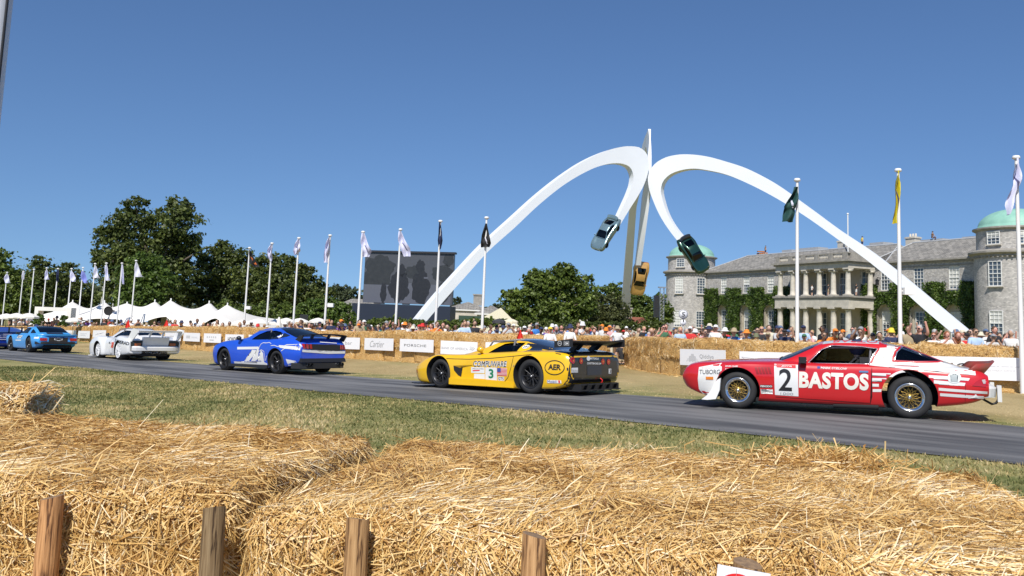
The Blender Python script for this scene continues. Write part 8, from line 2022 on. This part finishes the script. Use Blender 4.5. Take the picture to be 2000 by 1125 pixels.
tall = [
 (487.6, 484, 640, 476, 'flagpole with the black and orange flag, first tall pole right of the marquee', [(488, 487.5, 489), (500, 488, 496), (512, 488, 502), (522, 496, 507)], FBLK, 'black flag with an orange patch', False),
 (531.4, 475.2, 640, 519, 'white flagpole second from the left of the tall row', [(478, 529, 532), (490, 523, 531), (500, 524, 532), (510, 527, 531)], LIL, 'lilac flag hanging limp on the second tall pole', True),
 (583.9, 464.8, 642, 574, 'white flagpole third of the tall row, right of the round tree', [(467, 582, 585), (480, 576, 588), (490, 574, 587), (498, 574, 578)], LIL, 'lilac flag wrapped round the third tall pole', True),
 (644.9, 459.6, 645, 633, 'white flagpole fourth of the tall row with a white lamp box', [(462, 643, 645), (480, 636, 643), (495, 634, 642), (513, 632, 640)], LIL, 'lilac flag hanging left of the fourth tall pole', True),
 (709.2, 452.7, 648, 698, 'white flagpole at the left edge of the big screen', [(455, 707, 712), (475, 705, 719), (490, 709, 726), (502, 708, 721)], LIL, 'lilac flag at the upper left corner of the screen', True),
 (782.4, 448, 648, 771, 'white flagpole in front of the big screen', [(452, 779, 784), (470, 778, 792), (485, 783, 801), (501, 788, 802)], LIL, 'lilac flag above the big screen', True),
 (860.3, 431.7, 647, 850, 'white flagpole at the right part of the big screen', [(434, 858, 860), (455, 857, 864), (470, 855.5, 864.5), (487, 857, 861)], FNAV, 'navy flag hanging limp above the screen edge', False),
 (950.5, 425, 655, 940, 'white flagpole with the black flag before the left arm of the sculpture', [(437, 948, 951), (460, 941, 956), (475, 939, 959), (483, 939, 956)], FBLK, 'black printed flag before the left arm', True),
 (1557, 351, 670, 1558, 'white flagpole with the dark green flag before the portico', [(366, 1549, 1557), (385, 1541, 1556), (405, 1528, 1554), (415, 1531, 1552), (434, 1526, 1548)], FGRN, 'dark green flag hanging before the right arm', True),
 (1754, 332, 672, 1760, 'white flagpole with the yellow flag right of the portico', [(334, 1751, 1753.5), (360, 1748, 1753.5), (400, 1746, 1752), (437, 1744.5, 1749)], FYEL, 'narrow yellow flag hanging limp', True),
 (1984.6, 307, 678, 1996, 'white flagpole before the right tower', [(310, 1982, 1987), (340, 1977, 1988), (363, 1972, 1989), (395, 1966, 1980), (420, 1963, 1970)], LIL, 'long lilac flag beside the right dome', True)]
for tx, ty, by_, bx, lab, rows, col, fl, prt in tall:
    t, D = flagpole(tx, ty, by_, bx, 5.0, lab, rows, col, flab=fl, prt=prt)
    if tx < 488:
        p = [at(x, y, D - .18) for x, y in ((489, 501), (495, 506), (502, 517), (497, 516))]; mb = MB(); mb.add(p, [(0, 1, 2, 3)]); build(mb, 'flag_patch', FORG, LASTF)
    if tx in (487.6, 644.9, 1754):
        q = at({487.6: 485, 644.9: 646, 1754: 1773}[tx], {487.6: 601, 644.9: 596, 1754: 569}[tx], D); o0 = Vector(t.location)
        mb = MB(); mb.box(q - o0, (.30, .28, .20)); mb.tube([(0, 0, (q - o0).z), (q - o0)], .02, 5); build(mb, 'camera_box', POLE, t)
left = [(14.2, 532, 633, [(535, 13, 16), (545, 9, 20), (553, 12, 21)], LIL), (46, 530, 632, [(530, 45, 48), (546, 44, 49)], LILW), (66.5, 526, 637, None, None), (91.5, 523.4, 634, [(527, 91, 93), (538, 89, 96), (546, 88, 97)], LIL), (113.4, 524.7, 636, [(527, 112, 116), (550, 112, 115)], FNAV), (140, 524.7, 636, [(530, 139, 142), (543, 138, 150), (550, 142, 148)], LIL),
        (162.4, 522.6, 637, [(530, 160, 165), (545, 160, 172), (553, 166, 172)], mat('flag_blue_print', (.22, .26, .62), .8)), (186, 515, 637, [(520, 186, 189), (535, 184, 193), (543, 183, 196)], LILW), (208, 514, 638, [(518, 206, 210), (535, 207, 213), (548, 208, 216)], LIL), (238.5, 514, 639, [(517, 238, 241), (555, 240, 244)], LIL), (266, 509, 639, [(512, 266, 268), (528, 264, 275), (541, 264, 279)], LILW)]
pl_lab = ['leftmost flagpole of all', 'second flagpole from the left edge', 'bare flagpole without a flag, third from the left edge', 'flagpole fourth from the left edge, above the light blue car', 'flagpole with a narrow navy flag', 'flagpole right of the narrow navy flag', 'flagpole with the blue and white flag', 'flagpole left of the marquee horn', 'flagpole beside the marquee horn', 'flagpole with a very narrow lilac flag right of the horn', 'tallest flagpole of the left group, above the white car']
for k, (tx, ty, by_, rows, col) in enumerate(left): flagpole(tx, ty, by_, tx - 9, 5.0, pl_lab[k], rows, col, 'white flagpoles before the marquee', 'flag on the ' + pl_lab[k] if col else None, prt=False)
for k, (tx, ty, rows, col, lb) in enumerate([(202.4, 541.5, None, None, 'shorter flagpole behind the marquee horn'), (225.6, 539.6, [(542, 226, 229), (555, 226, 232)], FTEAL, 'shorter flagpole with a teal flag behind the marquee'), (247.5, 540, [(543, 248, 250), (552, 249, 256), (561, 253, 259)], FLIME, 'shorter flagpole with a lime green flag'), (275.4, 541.5, [(545, 276, 279), (556, 276, 283), (566, 278, 284)], FTEAL, 'shorter flagpole right of the tallest of the left group')]):
    flagpole(tx, ty, 632, tx - 8, 5.6, lb, rows, col, 'shorter flagpoles behind the marquee', 'flag on the ' + lb if col else None, prt=False)
# the very near pole cut by the upper left corner
p = at(-11, 118, 5.2); g = G(p.x, 5.2); mb = MB(); mb.tube([(0, 0, 0), (0, 0, 6.5)], [.07, .062], 24); mb.tube([(.058, -.03, 0), (.055, -.03, 6.5)], .010, 6, 1); o = build(mb, 'flagpole', [mat('near_pole_grey', (.62, .63, .65), .35, metal=.3), CARBON]); o.location = (p.x, p.y, g); tag(o, 'thick grey-white pole cut off by the upper left corner', 'pole')
# ------------------------------------------------------------------ small things
def red_flag(px, yt, yb, D, label, w=18):
    g = stand(px, D); T = at(px, yt, D); B = at(px, yb, D); hw = w / 2 * D / FPX; H = T.z - g.z
    t = thing('marker_flag', label, 'flag', g, 'red triangular warning flags'); mb = MB(); mb.tube([(0, 0, 0), (0, 0, H + .1)], .02, 6); build(mb, 'staff', POLE, t)
    V = []; zb = B.z - g.z
    for j in range(7):
        s = j / 6; z = H + (zb - H) * s
        for i in range(9): u = i / 8 * 2 - 1; V.append((u * hw * (.08 + .92 * s), -.05 - .09 * cos(u * 5) * s, z + .05 * s * sin(u * 4)))
    mb = MB(); mb.add(V, [(9 * j + i, 9 * j + i + 1, 9 * j + i + 10, 9 * j + i + 9) for j in range(6) for i in range(8)], 0, True); build(mb, 'cloth', mat('flag_scarlet', (.68, .03, .02), .7), t)
red_flag(1014, 643.5, 662, 34.3, 'red triangular flag above the roof of the yellow car', 14); red_flag(247, 624.5, 640, 56, 'red triangular flag above the bonnet of the white car', 11); red_flag(322, 625, 641, 55, 'red triangular flag above the wing of the white car', 13)
def number_sign():
    g = stand(1333, 36); t = thing('number_sign', 'round white sign with a black ring and the number 5 before the left tower', 'sign', g)
    def zz(y): return at(1333, y, 36).z - g.z
    def ring(mb, z, r0, r1, y, m):
        n = 32; mb.add([(r0 * cos(2 * pi * k / n), y, z + r0 * sin(2 * pi * k / n)) for k in range(n)] + [(r1 * cos(2 * pi * k / n), y, z + r1 * sin(2 * pi * k / n)) for k in range(n)], [(k, (k + 1) % n, n + (k + 1) % n, n + k) for k in range(n)], m)
    z1, r = zz(614), .19; z2 = zz(630)
    mb = MB(); mb.lathe([(0, -.02), (r, -.02), (r, .02), (0, .02)], 32, (0, 0, z1), axis='y'); ring(mb, z1, r * .94, r * .86, -.023, 1); flat = MB(); v, f = text_geo('5', .03); mb.add([((a - .5) * .13, -.024, z1 - .09 + b * .18) for a, b in v], f, 1); ring(mb, z1, r * .62, r * .58, -.023, 1); build(mb, 'number_disc', [WHITE, BLACKP], t)
    mb = MB(); mb.lathe([(0, -.02), (r * .62, -.02), (r * .62, .02), (0, .02)], 28, (0, 0, z2), axis='y'); mb.box((0, -.024, z2 + .07), (.05, .004, .10), 1); build(mb, 'lower_disc', [WHITE, BLACKP], t)
    mb = MB(); mb.tube([(0, .03, 0), (0, .03, z1)], .025, 6); build(mb, 'post', POLE, t)
number_sign()
def speaker_tower():
    g = stand(1283, 92); t = thing('speaker_tower', 'black loudspeaker column on a lattice mast left of the left tower', 'loudspeaker', g); zt = at(1281, 577, 92).z - g.z; zb = at(1281, 620, 92).z - g.z
    n = 10
    for k in range(n): mb = MB(); z = zb + (zt - zb) * (k + .5) / n; mb.box((-.1, .03 * k, z), (.55, .5, (zt - zb) / n * .92)); build(mb, 'speaker_box', CARBON, t)
    mb = MB(); H = zt + .9
    for x, y in ((.35, .4), (.75, .4), (.35, .8), (.75, .8)): mb.tube([(x, y, 0), (x, y, H)], .03, 4)
    for k in range(16):
        z = H * k / 16; z2 = H * (k + 1) / 16; mb.tube([(.35, .4, z), (.75, .4, z2)], .018, 4); mb.tube([(.75, .4, z2), (.75, .8, z)], .018, 4); mb.tube([(.35, .4, z2), (.75, .4, z2)], .018, 4)
    mb.box((.55, .6, H), (.8, .5, .12)); build(mb, 'mast', ALU, t)
speaker_tower()
def horn():
    g = stand(205, 66); t = thing('horn_loudspeaker', 'black round horn hanging before the middle of the marquee', 'loudspeaker', g); z = at(208, 607, 66).z - g.z; mb = MB()
    mb.lathe([(.34, -.18), (.20, .0), (.08, .2), (.05, .8), (.0, .85)], 20, (.12, 0, z), axis='y'); mb.lathe([(0, -.1), (.3, -.12)], 20, (.12, 0, z), axis='y', m=1); build(mb, 'bell', [CARBON, DARKM], t); mb = MB(); mb.tube([(0, .3, 0), (0, .3, z + .3)], .04, 6); mb.tube([(0, .3, z), (.12, .1, z)], .04, 6); mb.tube([(-.7, .3, z + .25), (.1, .3, z)], .03, 5); build(mb, 'stand', POLE, t)
horn()
mb = MB(); g = stand(590, 62); z = at(590, 624, 62).z - g.z; mb.box((0, 0, z), (.5, .4, .7)); mb.tube([(0, .1, 0), (0, .1, z)], .04, 6); o = build(mb, 'loudspeaker', CARBON); o.location = g; tag(o, 'black loudspeaker box on a stand between the white parasols', 'loudspeaker')
mb = MB(); g = stand(862, 40.5); mb.box((0, 0, 1.13), (1.5, .5, .1)); mb.box((0, 0, .55), (1.3, .4, 1.1)); o = build(mb, 'white_table', WIN); o.location = g; tag(o, 'white counter behind the straw wall right of the arch foot', 'table')
